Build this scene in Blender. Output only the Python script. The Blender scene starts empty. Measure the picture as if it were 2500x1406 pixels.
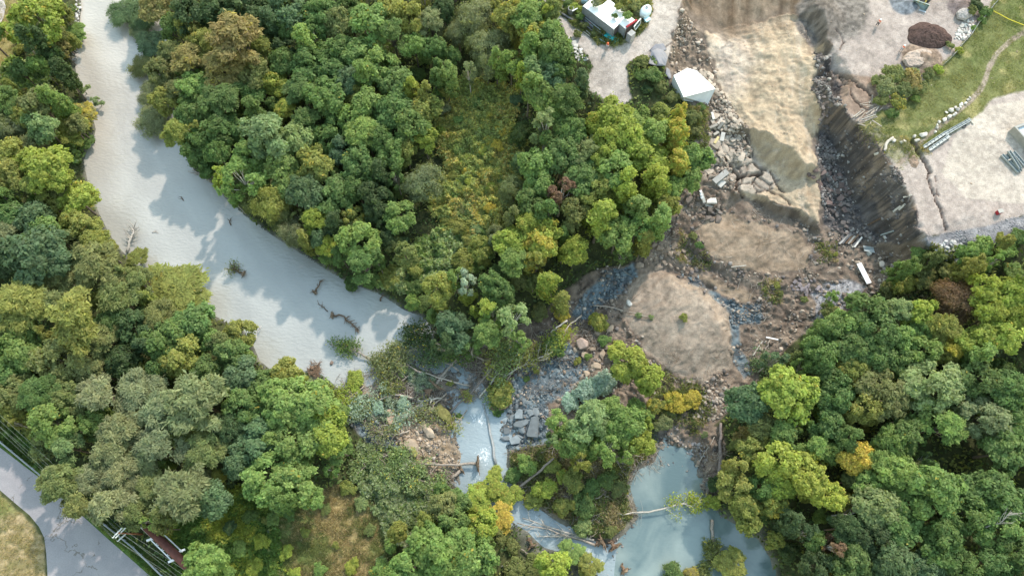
import bpy, bmesh, math, random
import numpy as np
from mathutils import Vector, Matrix
from mathutils.geometry import delaunay_2d_cdt

# ---------------------------------------------------------------- camera, world, sun, exposure
scene = bpy.context.scene
C = scene.collection
R = math.radians
CAM_H, TILT, FOC = 125.0, R(18.7), 1900.0          # metres, tilt from straight down, focal length in photo pixels
cam_d = bpy.data.cameras.new('camera')
cam_d.sensor_width = 36.0
cam_d.lens = FOC / 2500.0 * 36.0
cam_d.clip_end = 6000.0
cam = bpy.data.objects.new('camera', cam_d)
cam.location = (0, 0, CAM_H)
cam.rotation_euler = (TILT, 0, 0)
C.objects.link(cam)
scene.camera = cam

SUN_EL, SUN_DIR = R(43), (0.46, 0.89)              # the sun stands beyond the upper right of the photo
az = math.atan2(SUN_DIR[0], SUN_DIR[1])            # clockwise from +Y
world = bpy.data.worlds.new('World')
scene.world = world
world.use_nodes = True
wn = world.node_tree
bg = wn.nodes['Background']
sky = wn.nodes.new('ShaderNodeTexSky')
sky.sky_type = 'NISHITA'
sky.sun_disc = False
sky.sun_elevation = SUN_EL
sky.sun_rotation = az
sky.air_density = 3.0
sky.dust_density = 1.0
sky.ozone_density = 1.4
wn.links.new(sky.outputs['Color'], bg.inputs['Color'])
bg.inputs['Strength'].default_value = 0.15
sun_d = bpy.data.lights.new('sun', 'SUN')
sun_d.energy = 1.8
sun_d.angle = R(1.6)
sun_d.color = (1.0, 0.88, 0.765)
sun = bpy.data.objects.new('sun', sun_d)
sv = Vector((SUN_DIR[0] * math.cos(SUN_EL), SUN_DIR[1] * math.cos(SUN_EL), math.sin(SUN_EL))).normalized()
sun.rotation_euler = sv.to_track_quat('Z', 'Y').to_euler()
sun.location = (60, 110, 160)
C.objects.link(sun)
scene.view_settings.view_transform = 'Standard'
scene.view_settings.look = 'None'
scene.view_settings.gamma = 1.0
scene.view_settings.exposure = 1.3
scene.cycles.max_bounces = 5
scene.cycles.diffuse_bounces = 3
scene.cycles.transmission_bounces = 3
scene.cycles.glossy_bounces = 2

# ---------------------------------------------------------------- helpers
ct, st = math.cos(TILT), math.sin(TILT)

def ray(px, py):
    dx = (np.asarray(px, float) - 1250.0) / FOC
    dy = -(np.asarray(py, float) - 703.0) / FOC
    dz = -np.ones_like(dx)
    return dx, ct * dy - st * dz, st * dy + ct * dz

def G(px, py, z):
    dx, dy, dz = ray(px, py)
    t = (z - CAM_H) / dz
    return dx * t, dy * t

def project(x, y, z):
    zz = z - CAM_H
    cy = ct * y + st * zz
    cz = -st * y + ct * zz
    return 1250.0 + FOC * x / -cz, 703.0 - FOC * cy / -cz

def depth(x, y, z):
    return -(-st * y + ct * (z - CAM_H))

def sstep(a, b, x):
    t = np.clip((x - a) / (b - a), 0, 1)
    return t * t * (3 - 2 * t)

def hash2(ix, iy, seed):
    h = (ix.astype(np.int64) * 374761393 + iy.astype(np.int64) * 668265263 + seed * 1442695041) & 0x7fffffff
    h = ((h ^ (h >> 13)) * 1274126177) & 0x7fffffff
    h = ((h ^ (h >> 16)) * 668265263) & 0x7fffffff
    return ((h ^ (h >> 15)) & 0xffffff) / float(0xffffff)

def vnoise(x, y, seed=0):
    ix, iy = np.floor(x), np.floor(y)
    fx, fy = x - ix, y - iy
    fx = fx * fx * (3 - 2 * fx); fy = fy * fy * (3 - 2 * fy)
    a = hash2(ix, iy, seed); b = hash2(ix + 1, iy, seed)
    c = hash2(ix, iy + 1, seed); d = hash2(ix + 1, iy + 1, seed)
    return (a * (1 - fx) + b * fx) * (1 - fy) + (c * (1 - fx) + d * fx) * fy

def fbm(x, y, seed=0, octv=4, gain=0.5):
    s, a, n = 0.0, 1.0, 0.0
    for k in range(octv):
        s = s + a * vnoise(x * 2 ** k + 17.3 * k, y * 2 ** k - 9.1 * k, seed + k)
        n += a; a *= gain
    return s / n

def ridged(x, y, seed=0, octv=4):
    s, a, n = 0.0, 1.0, 0.0
    for k in range(octv):
        s = s + a * (1 - np.abs(2 * vnoise(x * 2 ** k + 5.1 * k, y * 2 ** k + 3.7 * k, seed + k) - 1))
        n += a; a *= 0.5
    return s / n

def worley(x, y, seed=0):
    ix, iy = np.floor(x), np.floor(y)
    f1 = np.full(x.shape, 9.0); f2 = np.full(x.shape, 9.0); cid = np.zeros(x.shape)
    for dx in (-1, 0, 1):
        for dy in (-1, 0, 1):
            cx, cy = ix + dx, iy + dy
            h1 = hash2(cx, cy, seed); h2 = hash2(cx, cy, seed + 7)
            d = np.hypot(cx + h1 - x, cy + h2 - y)
            h3 = hash2(cx, cy, seed + 13)
            near = d < f1
            f2 = np.where(near, f1, np.minimum(f2, d))
            cid = np.where(near, h3, cid)
            f1 = np.where(near, d, f1)
    return f1, f2, cid

def poly_sd(px, py, poly):
    """signed distance in the units of px, py; positive inside"""
    P = np.array(poly, float)
    inside = np.zeros(px.shape, bool)
    d2 = np.full(px.shape, 1e12)
    n = len(P)
    for i in range(n):
        x1, y1 = P[i]; x2, y2 = P[(i + 1) % n]
        if y1 != y2:
            cond = ((y1 > py) != (y2 > py)) & (px < (x2 - x1) * (py - y1) / (y2 - y1) + x1)
            inside ^= cond
        ex, ey = x2 - x1, y2 - y1
        t = np.clip(((px - x1) * ex + (py - y1) * ey) / (ex * ex + ey * ey + 1e-9), 0, 1)
        d2 = np.minimum(d2, (px - x1 - t * ex) ** 2 + (py - y1 - t * ey) ** 2)
    d = np.sqrt(d2)
    return np.where(inside, d, -d)

def line_d(px, py, pts):
    d2 = np.full(px.shape, 1e12)
    for (x1, y1), (x2, y2) in zip(pts[:-1], pts[1:]):
        ex, ey = x2 - x1, y2 - y1
        t = np.clip(((px - x1) * ex + (py - y1) * ey) / (ex * ex + ey * ey + 1e-9), 0, 1)
        d2 = np.minimum(d2, (px - x1 - t * ex) ** 2 + (py - y1 - t * ey) ** 2)
    return np.sqrt(d2)

def mesh_np(name, V, F, attrs=None, smooth=False, mats=()):
    """V (n,3), F (m,k) of one polygon size; attrs {name: (n,4) point colours}"""
    V = np.ascontiguousarray(V, np.float32); F = np.ascontiguousarray(F, np.int32)
    me = bpy.data.meshes.new(name)
    m, k = F.shape
    me.vertices.add(len(V)); me.loops.add(m * k); me.polygons.add(m)
    me.vertices.foreach_set('co', V.ravel())
    me.loops.foreach_set('vertex_index', F.ravel())
    me.polygons.foreach_set('loop_start', np.arange(0, m * k, k, dtype=np.int32))
    me.polygons.foreach_set('loop_total', np.full(m, k, np.int32))
    me.update(calc_edges=True)
    if smooth:
        me.polygons.foreach_set('use_smooth', np.ones(m, bool))
    for an, av in (attrs or {}).items():
        a = me.attributes.new(an, 'FLOAT_COLOR', 'POINT')
        av = np.ascontiguousarray(av, np.float32)
        if av.shape[1] == 3:
            av = np.hstack([av, np.ones((len(av), 1), np.float32)])
        a.data.foreach_set('color', av.ravel())
    for mt in mats:
        me.materials.append(mt)
    return me

def link(name, data, parent=None):
    o = bpy.data.objects.new(name, data)
    C.objects.link(o)
    if parent is not None:
        o.parent = parent
    return o

def tag(o, label=None, cat=None, group=None, kind=None):
    if label: o['label'] = label
    if cat:
        o['category'] = cat
        kind = kind or 'thing'
    if group: o['group'] = group
    if kind: o['kind'] = kind
    return o

class MB:
    """collects boxes, tubes and prisms and links them as one mesh object"""
    def __init__(s):
        s.v, s.f = [], []
    def add(s, vs, fs):
        o = len(s.v)
        s.v += [tuple(v) for v in vs]; s.f += [tuple(i + o for i in f) for f in fs]
        return s
    def box(s, c, size, rz=0, rx=0, ry=0):
        M = Matrix.Translation(c) @ Matrix.Rotation(rz, 4, 'Z') @ Matrix.Rotation(ry, 4, 'Y') @ Matrix.Rotation(rx, 4, 'X')
        a, b, h = size[0] / 2, size[1] / 2, size[2] / 2
        vs = [M @ Vector((x, y, z)) for z in (-h, h) for x, y in ((-a, -b), (a, -b), (a, b), (-a, b))]
        return s.add(vs, [(3, 2, 1, 0), (4, 5, 6, 7), (0, 1, 5, 4), (1, 2, 6, 5), (2, 3, 7, 6), (3, 0, 4, 7)])
    def tube(s, pts, rad, n=8, cap=True):
        pts = [Vector(p) for p in pts]
        if not hasattr(rad, '__len__'): rad = [rad] * len(pts)
        o = len(s.v); up = Vector((0.13, 0.21, 0.97))
        for i, p in enumerate(pts):
            d = (pts[min(i + 1, len(pts) - 1)] - pts[max(i - 1, 0)]).normalized()
            u = d.cross(up)
            if u.length < 0.05: u = d.cross(Vector((1, 0, 0)))
            u.normalize(); w = d.cross(u)
            for k in range(n):
                a = 2 * math.pi * k / n
                s.v.append(tuple(p + (u * math.cos(a) + w * math.sin(a)) * rad[i]))
        for i in range(len(pts) - 1):
            for k in range(n):
                a, b = o + i * n + k, o + i * n + (k + 1) % n
                s.f.append((a, b, b + n, a + n))
        if cap:
            s.f.append(tuple(o + k for k in reversed(range(n))))
            s.f.append(tuple(o + (len(pts) - 1) * n + k for k in range(n)))
        return s
    def beam(s, a, b, w, h):
        a, b = Vector(a), Vector(b)
        d = (b - a); L = d.length; d.normalize()
        u = d.cross(Vector((0, 0, 1)))
        if u.length < 0.01: u = Vector((1, 0, 0))
        u.normalize(); q = u.cross(d)
        vs = []
        for p in (a, b):
            for x, y in ((-1, -1), (1, -1), (1, 1), (-1, 1)):
                vs.append(p + u * x * w / 2 + q * y * h / 2)
        return s.add(vs, [(3, 2, 1, 0), (4, 5, 6, 7), (0, 1, 5, 4), (1, 2, 6, 5), (2, 3, 7, 6), (3, 0, 4, 7)])
    def prism(s, top, base):
        n = len(top)
        return s.add(list(base) + list(top), [tuple(reversed(range(n))), tuple(range(n, 2 * n))] + [(i, (i + 1) % n, n + (i + 1) % n, n + i) for i in range(n)])
    def ring(s, c, ro, ri, h, n=20):
        vs = []
        for z in (0, h):
            for r in (ro, ri):
                for k in range(n):
                    a = 2 * math.pi * k / n
                    vs.append((c[0] + r * math.cos(a), c[1] + r * math.sin(a), c[2] + z))
        fs = []
        for k in range(n):
            j = (k + 1) % n
            fs += [(k, j, 2 * n + j, 2 * n + k), (n + j, n + k, 3 * n + k, 3 * n + j), (2 * n + k, 2 * n + j, 3 * n + j, 3 * n + k), (j, k, n + k, n + j)]
        return s.add(vs, fs)
    def build(s, name, mat, parent=None, smooth=False, bevel=0):
        me = bpy.data.meshes.new(name)
        me.from_pydata(s.v, [], s.f)
        me.update()
        if smooth:
            for p in me.polygons: p.use_smooth = True
        if mat: me.materials.append(mat)
        o = link(name, me, parent)
        if bevel:
            m = o.modifiers.new('bevel', 'BEVEL'); m.width = bevel; m.segments = 1; m.limit_method = 'ANGLE'
        return o

def empty(name, loc, rz=0.0):
    o = bpy.data.objects.new(name, None)
    o.location = loc; o.rotation_euler = (0, 0, rz); o.empty_display_size = 0.3
    C.objects.link(o)
    return o

# ---------------------------------------------------------------- materials
def new_mat(name):
    m = bpy.data.materials.new(name); m.use_nodes = True
    nt = m.node_tree
    return m, nt, nt.nodes['Principled BSDF']

def plain(name, col, rough=0.7, metal=0.0, var=0.18, scale=3.0, spec=0.3, bump=0.0, each=None):
    """a surface with procedural wear: a colour broken up by two noises"""
    each = (.28 if bump else .06) if each is None else each
    m, nt, b = new_mat(name)
    tc = nt.nodes.new('ShaderNodeTexCoord')
    n1 = nt.nodes.new('ShaderNodeTexNoise'); n1.inputs['Scale'].default_value = scale; n1.inputs['Detail'].default_value = 6
    nt.links.new(tc.outputs['Object'], n1.inputs['Vector'])
    mp = nt.nodes.new('ShaderNodeMapRange')
    mp.inputs['From Min'].default_value = 0.3; mp.inputs['From Max'].default_value = 0.7
    mp.inputs['To Min'].default_value = 1 - var; mp.inputs['To Max'].default_value = 1 + var
    nt.links.new(n1.outputs['Fac'], mp.inputs['Value'])
    mx = nt.nodes.new('ShaderNodeVectorMath'); mx.operation = 'SCALE'
    mx.inputs[0].default_value = col[:3]
    oi = nt.nodes.new('ShaderNodeObjectInfo')
    om = nt.nodes.new('ShaderNodeMapRange'); om.inputs['To Min'].default_value = 1 - each; om.inputs['To Max'].default_value = 1 + each
    nt.links.new(oi.outputs['Random'], om.inputs['Value'])
    pr = nt.nodes.new('ShaderNodeMath'); pr.operation = 'MULTIPLY'
    nt.links.new(mp.outputs['Result'], pr.inputs[0]); nt.links.new(om.outputs['Result'], pr.inputs[1])
    nt.links.new(pr.outputs['Value'], mx.inputs['Scale'])
    nt.links.new(mx.outputs['Vector'], b.inputs['Base Color'])
    b.inputs['Roughness'].default_value = rough
    b.inputs['Metallic'].default_value = metal
    b.inputs['Specular IOR Level'].default_value = spec
    if bump:
        bp = nt.nodes.new('ShaderNodeBump'); bp.inputs['Strength'].default_value = bump; bp.inputs['Distance'].default_value = 0.08
        nt.links.new(n1.outputs['Fac'], bp.inputs['Height'])
        nt.links.new(bp.outputs['Normal'], b.inputs['Normal'])
    return m

def vcol_mat(name, attr, rough=0.92, fine=9.0, fvar=0.16, coarse=0.0, bump=0.35, spec=0.15):
    """a surface whose own colour is stored per vertex, broken up by fine grain and bump"""
    m, nt, b = new_mat(name)
    at = nt.nodes.new('ShaderNodeAttribute'); at.attribute_name = attr
    ge = nt.nodes.new('ShaderNodeNewGeometry')
    n1 = nt.nodes.new('ShaderNodeTexNoise'); n1.inputs['Scale'].default_value = fine; n1.inputs['Detail'].default_value = 8; n1.inputs['Roughness'].default_value = 0.7
    nt.links.new(ge.outputs['Position'], n1.inputs['Vector'])
    mp = nt.nodes.new('ShaderNodeMapRange')
    mp.inputs['From Min'].default_value = 0.3; mp.inputs['From Max'].default_value = 0.7
    mp.inputs['To Min'].default_value = 1 - fvar; mp.inputs['To Max'].default_value = 1 + fvar
    nt.links.new(n1.outputs['Fac'], mp.inputs['Value'])
    mx = nt.nodes.new('ShaderNodeVectorMath'); mx.operation = 'SCALE'
    nt.links.new(at.outputs['Color'], mx.inputs[0]); nt.links.new(mp.outputs['Result'], mx.inputs['Scale'])
    nt.links.new(mx.outputs['Vector'], b.inputs['Base Color'])
    b.inputs['Roughness'].default_value = rough
    b.inputs['Specular IOR Level'].default_value = spec
    if bump:
        bp = nt.nodes.new('ShaderNodeBump'); bp.inputs['Strength'].default_value = bump; bp.inputs['Distance'].default_value = 0.30
        n2 = nt.nodes.new('ShaderNodeTexNoise'); n2.inputs['Scale'].default_value = fine * .32; n2.inputs['Detail'].default_value = 9; n2.inputs['Roughness'].default_value = .78
        nt.links.new(ge.outputs['Position'], n2.inputs['Vector'])
        nt.links.new(n2.outputs['Fac'], bp.inputs['Height'])
        nt.links.new(bp.outputs['Normal'], b.inputs['Normal'])
    return m
# ---------------------------------------------------------------- terrain: surveyed breaklines (photo x, photo y, height in metres)
def off(pts, dx, dy, z):
    return [(p[0] + dx, p[1] + dy, z) for p in pts]

L_SHORE = [(170, -120), (192, -40), (196, 20), (188, 90), (180, 150), (190, 210), (222, 270), (232, 320), (212, 360), (203, 395), (212, 440), (238, 515), (268, 575), (298, 615), (340, 655), (420, 715), (520, 770), (590, 800), (618, 845), (632, 880), (660, 902), (700, 912), (745, 902), (790, 915), (830, 950)]
R_SHORE = [(395, -120), (400, -40), (405, 60), (412, 180), (430, 310), (452, 375), (472, 415), (515, 445), (560, 495), (620, 545), (690, 590), (760, 635), (840, 685), (900, 708), (935, 722), (985, 755), (1030, 772), (1052, 800)]
BREAK = [
 [(x, y, -0.05) for x, y in L_SHORE], [(x, y, -0.05) for x, y in R_SHORE],
 [(150, -120, 1.6), (172, -40, 1.6), (176, 20, 1.5), (166, 90, 1.4), (156, 160, 1.5), (166, 220, 1.6), (198, 280, 1.6), (205, 330, 1.6), (186, 365, 1.5), (178, 400, 1.4), (186, 450, 1.3), (214, 525, 1.2), (246, 585, 1.2), (276, 630, 1.3), (322, 676, 1.4), (410, 740, 1.4), (510, 795, 1.4), (572, 826, 1.3), (598, 870, 1.2), (622, 915, 1.2), (660, 940, 1.1), (750, 945, 0.9), (790, 962, 0.8), (815, 990, 0.6)],
 [(425, -120, 1.6), (432, -40, 1.6), (440, 60, 1.6), (450, 180, 1.6), (466, 300, 1.6), (490, 365, 1.3), (516, 402, 1.1), (545, 428, 1.3), (592, 474, 1.6), (648, 522, 1.6), (714, 566, 1.6), (784, 610, 1.6), (862, 660, 1.5), (917, 684, 1.4), (955, 702, 1.3), (1005, 736, 1.2), (1050, 754, 1.2), (1080, 785, 1.0)],
 # yard rim
 [(1265, -90, 12), (1330, 20, 12), (1370, 80, 12), (1405, 140, 12), (1425, 215, 11.5), (1465, 250, 11), (1540, 262, 10.8), (1610, 255, 10.6), (1660, 262, 10)],
 # left scarp of the slide: rim, foot
 [(1676, -90, 12.5), (1668, 0, 12.5), (1658, 30, 12.3), (1660, 60, 12.2), (1641, 100, 12), (1632, 140, 11.8), (1625, 172, 11.5), (1638, 212, 10.6), (1666, 250, 10), (1700, 264, 9.4), (1716, 305, 8.6), (1712, 360, 7.4), (1700, 420, 6.6)],
 [(1700, -90, 9.5), (1690, 0, 9.4), (1678, 35, 9.6), (1682, 65, 9.6), (1664, 105, 9.4), (1656, 145, 9.2), (1652, 178, 8.9), (1664, 205, 8.8), (1700, 235, 8.2), (1728, 268, 7.8), (1738, 308, 7.2), (1732, 360, 6.4), (1724, 415, 5.9)],
 # bowl at the head of the slide
 [(1700, -100, 12.6), (1800, -110, 12.6), (1900, -100, 12.6), (1985, -60, 12.4), (1992, 15, 12.2), (2012, 60, 11.8), (2030, 108, 11.4), (2020, 142, 11.2)],
 [(1720, 62, 8.4), (1770, 84, 7.7), (1850, 64, 8.0), (1915, 40, 9.0), (1962, 60, 9.2), (1985, 110, 8.6), (2000, 140, 8.2)],
 # right cliff: rim, foot
 [(2032, 200, 11.8), (2050, 258, 11.9), (2100, 312, 12), (2170, 390, 12), (2215, 470, 12), (2247, 562, 12), (2252, 582, 11.6), (2300, 600, 11.0), (2400, 585, 11.6), (2520, 540, 12), (2640, 520, 12)],
 [(2012, 190, 8.2), (2010, 240, 7.0), (2018, 330, 5.6), (2040, 400, 4.8), (2072, 470, 4.2), (2112, 545, 3.8), (2150, 610, 3.8), (2200, 660, 4.4), (2262, 650, 7.5), (2330, 640, 9.0), (2440, 640, 10.2), (2620, 600, 11.4)],
 # long crests of the sand mass
 [(1922, 112, 9.5), (1948, 150, 9.5), (1966, 200, 9.2), (1978, 258, 8.8), (1990, 318, 8.0), (1996, 352, 7.0)],
 [(1848, 135, 9.4), (1858, 190, 9.2), (1866, 245, 8.9), (1870, 290, 8.4)],
 [(1760, 105, 8.6), (1782, 170, 8.7), (1800, 230, 8.3), (1812, 285, 7.7)],
 # sand tongue crest and foot
 [(1826, 316, 8.0), (1870, 320, 8.9), (1905, 343, 9.1), (1942, 375, 8.8), (1975, 404, 8.0), (1998, 424, 6.6)],
 [(1822, 338, 6.2), (1842, 362, 5.4), (1868, 392, 5.0), (1905, 418, 4.9), (1950, 436, 4.8), (2001, 440, 4.8)],
 # platform edge and foot
 [(1806, 470, 5.1), (1845, 480, 4.9), (1872, 491, 4.8), (1920, 506, 4.7), (1952, 514, 4.6), (1976, 536, 4.5), (2006, 556, 4.4), (2008, 500, 4.6), (2003, 440, 4.9)],
 [(1798, 486, 3.6), (1840, 497, 3.0), (1876, 512, 2.7), (1918, 526, 2.5), (1946, 540, 2.5), (1968, 560, 2.4), (2012, 574, 2.5), (2021, 500, 3.5), (2016, 436, 4.3)],
 # gully scarp under the second mound
 [(1690, 588, 3.3), (1722, 618, 3.1), (1772, 650, 2.7), (1835, 702, 1.9)],
 [(1684, 604, 1.9), (1712, 638, 1.7), (1762, 672, 1.5), (1826, 716, 1.2)],
 # third mound: crest and foot
 [(1600, 672, 2.6), (1655, 692, 4.2), (1712, 735, 4.8), (1752, 780, 4.6), (1766, 832, 3.7)],
 [(1545, 690, 1.6), (1605, 655, 1.9), (1664, 672, 1.3), (1734, 714, 1.1), (1782, 762, 0.9), (1793, 850, 0.8), (1796, 900, 0.8), (1720, 952, 0.9), (1630, 925, 1.0), (1560, 860, 1.1), (1515, 780, 1.2), (1545, 690, 1.6)],
 # pond
 [(1640, 1084, -0.05), (1612, 1095, -0.05), (1598, 1130, -0.05), (1556, 1150, -0.05), (1540, 1190, -0.05), (1562, 1262, -0.05), (1530, 1300, -0.05), (1508, 1318, -0.05), (1512, 1350, -0.05), (1496, 1400, -0.05), (1512, 1500, -0.05)],
 [(1640, 1084, -0.05), (1690, 1100, -0.05), (1706, 1160, -0.05), (1728, 1230, -0.05), (1762, 1264, -0.05), (1802, 1286, -0.05), (1850, 1320, -0.05), (1878, 1360, -0.05), (1888, 1410, -0.05), (1900, 1500, -0.05)],
 # stream left and right edges
 [(1108, 1000, -0.05), (1106, 1060, -0.05), (1130, 1110, -0.05), (1150, 1150, -0.05), (1112, 1188, -0.05), (1150, 1216, -0.05), (1230, 1256, -0.05), (1300, 1302, -0.05), (1332, 1332, -0.05), (1420, 1356, -0.05), (1470, 1400, -0.05)],
 [(1205, 965, -0.05), (1240, 1010, -0.05), (1241, 1080, -0.05), (1236, 1140, -0.05), (1218, 1186, -0.05), (1272, 1214, -0.05), (1330, 1250, -0.05), (1372, 1280, -0.05), (1420, 1310, -0.05), (1492, 1330, -0.05)],
]
SPOT = [
 (300, 100, -1), (330, 400, -1), (450, 550, -1), (650, 700, -1), (800, 800, -1), (900, 800, -.8), (300, -80, -1),
 (600, -100, 3), (600, 100, 3), (800, 0, 3.5), (900, -110, 5), (750, 300, 3), (900, 200, 4), (1000, 100, 6), (900, 450, 3), (1100, -100, 8), (1150, 100, 7), (1100, 300, 5), (1150, 450, 4.5), (1050, 600, 3), (1200, 600, 4), (1300, 500, 5.5), (1300, 250, 8), (1220, 0, 10),
 (1500, 120, 12), (1600, 60, 12.5), (1560, -80, 12.5), (1640, -90, 12.5), (1580, 180, 12),
 (1390, 300, 9), (1380, 360, 7.5), (1500, 330, 9), (1600, 310, 9.3), (1450, 450, 6.5), (1550, 450, 7), (1640, 400, 7.3), (1660, 500, 5.5), (1600, 560, 4.5), (1500, 560, 5), (1400, 560, 5), (1560, 620, 3), (1640, 590, 3.8),
 (1760, 120, 8.3), (1850, 110, 8.5), (1740, 180, 8.0), (1900, 180, 8.4), (1910, 240, 8.0), (1925, 300, 7.6), (1822, 190, 8.1), (1836, 250, 7.8), (1780, 280, 7.4),  
 (1740, 440, 5.6), (1790, 430, 5.3), (1880, 445, 4.9), (1960, 470, 4.7),
 (1720, 480, 4.6), (1690, 520, 3.9), (1760, 520, 3.2), (1760, 570, 3.8), (1850, 570, 3.6), (1920, 575, 3), (1850, 610, 3.2), (1780, 615, 3.2), (1960, 610, 2.5), (1900, 640, 2.2),
 (1620, 600, 4), (1580, 640, 2.8), (1610, 640, 2.6), (1660, 640, 2.4), (1740, 690, 2.3), (1800, 725, 1.9), (1700, 680, 1.5),
 (1500, 690, 1.2), (1480, 720, .8), (1440, 740, .8), (1760, 735, 1.0), (1800, 765, .9), (1805, 830, .8), (1820, 900, .7),
 (1640, 760, 4.3), (1600, 800, 3.2), (1690, 850, 3.3), (1730, 890, 2.0), (1620, 870, 2.0), (1560, 750, 2.2), (1740, 960, .9), (1650, 960, 1), (1700, 1040, .9), (1730, 1130, .9),
 (1860, 720, 1.8), (1950, 700, 2.2), (2050, 700, 3.0), (2090, 640, 3.3), (2150, 700, 3.8), (2000, 760, 2.2), (1900, 820, 1.3), (1850, 880, .9), (1950, 850, 2), (2060, 580, 3.2), (2050, 520, 3.6), (1990, 620, 2.6),
 (2050, -80, 12), (2100, 60, 12), (2200, 100, 12), (2300, 150, 12), (2400, 0, 12), (2560, -80, 12), (2620, 200, 12), (2300, 300, 12), (2200, 330, 12), (2300, 450, 12), (2500, 450, 12), (2100, 200, 12), (2380, 520, 12),
 (2170, 720, 4.8), (2100, 780, 3.2), (2300, 700, 7.8), (2450, 720, 9), (2620, 700, 9.5), (2000, 850, 2), (2100, 860, 3.2), (2300, 820, 5.5), (2500, 820, 7), (2500, 1000, 5), (2200, 1000, 3), (1950, 1000, 2), (1850, 950, 1.4), (1800, 1050, 1.4), (1850, 1150, 1.4), (2000, 1200, 2.2), (2300, 1200, 3.2), (2650, 1200, 5), (1960, 1350, 1.8), (2200, 1480, 3), (2650, 1500, 5), (2000, 1500, 2), (1800, 1220, 1.1),
 (1650, 1200, -1), (1620, 1300, -1), (1800, 1350, -1), (1600, 1400, -1), (1700, 1500, -1),
 (1160, 1050, -.5), (1190, 1130, -.5), (1180, 1195, -.4), (1290, 1260, -.4), (1390, 1325, -.4), (1170, 1000, -.5),
 (1300, 1150, 1.5), (1400, 1150, 1.7), (1450, 1220, 1.6), (1500, 1260, 1.2), (1350, 1220, 1.3), (1260, 1120, 1), (1500, 1130, 1.4), (1560, 1080, 1.2), (1440, 1290, .9), (1330, 1090, .9), (1400, 1060, 1.1),
 (900, 1110, 1.2), (850, 1010, .9), (950, 1250, 2), (800, 1300, 3), (1100, 1280, 1.5), (1200, 1320, 1), (1250, 1400, .8), (1050, 1420, 2), (800, 1480, 3.5), (700, 1050, 2.2),
 (1040, 1080, .9), (1070, 1030, .7), (1000, 1090, 1), (1085, 1110, .6), (1050, 1160, .6), (930, 1010, .6), (900, 1050, .6), (1000, 905, .35), (1250, 900, .7), (1310, 900, .8), (1220, 970, .4), (1300, 1000, .8), (1270, 1050, .5), (1300, 1065, .5), (1400, 920, 1), (1350, 960, .8), (1460, 900, 1.2), (1170, 850, .5), (1350, 780, 1.2), (1420, 800, 1), (1210, 800, 1.5), (1110, 760, 1.6), (1480, 1000, 1.2), (1560, 980, 1.2),
 (975, 948, -.4), (1000, 922, .5), (1035, 925, .5), (1060, 950, .7), (1040, 968, .7), (930, 960, .4), (880, 965, .6), (850, 975, .6), (900, 985, .7), (960, 985, .5), (1010, 985, .6), (1085, 930, .5), (1075, 960, .4), (1160, 890, .5), (1200, 905, .7), (955, 915, .45), (985, 890, .35), (1060, 895, -.5), (1110, 895, -.4), (1150, 930, -.6), (1015, 870, -.4), (900, 935, -.35), (920, 860, -.7), (1000, 825, -.5), (1120, 960, -.4), (860, 900, -.5), (940, 905, -.4),
 (0, 1150, 4), (100, 1230, 4), (250, 1350, 4), (-120, 1080, 4), (380, 1470, 4), (150, 1450, 4), (-100, 1400, 4.3), (0, 1040, 3.9), (200, 1200, 3.8), (300, 1290, 3.8), (420, 1390, 3.8), (100, 1020, 3.2), (220, 1130, 3.2), (400, 1250, 3.4), (500, 1350, 3.5), (600, 1250, 3), (0, 950, 3), (0, 700, 2.5), (0, 500, 2.5), (0, 200, 3), (-160, -100, 3), (-160, 400, 3), (-160, 800, 3), (-160, 1500, 4), (300, 900, 2), (500, 950, 1.8), (150, 700, 2), (300, 780, 1.8), (120, 500, 1.8),
]
# far ring in metres, so that the sheet runs on outwards
RINGW = [(-180, -60, 3.5), (-180, 30, 3), (-180, 180, 3), (-60, 180, 4), (20, 180, 12), (90, 180, 12.5), (180, 180, 12), (180, 60, 12), (180, 0, 6), (180, -60, 5), (60, -60, 3), (30, -60, -.6), (0, -60, 2), (-60, -60, 4)]

tv, tz, te, seen_pt = [], [], [], {}
def tin_pt(p):
    key = (round(p[0], 1), round(p[1], 1))
    if key not in seen_pt:
        x, y = G(p[0], p[1], p[2])
        seen_pt[key] = len(tv)
        tv.append(Vector((float(x), float(y)))); tz.append(p[2])
    return seen_pt[key]
for ln in BREAK:
    idx = [tin_pt(p) for p in ln]
    te += [(a, b) for a, b in zip(idx[:-1], idx[1:]) if a != b]
for p in SPOT: tin_pt(p)
for x, y, z in RINGW:
    tv.append(Vector((x, y))); tz.append(z)
cv, ce, cf, ov, oe, of = delaunay_2d_cdt(tv, te, [], 0, 1e-4)
cz = []
for i, o in enumerate(ov):
    if o: cz.append(tz[o[0]])
    else:
        j = min(range(len(tv)), key=lambda k: (tv[k] - cv[i]).length_squared); cz.append(tz[j])

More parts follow.
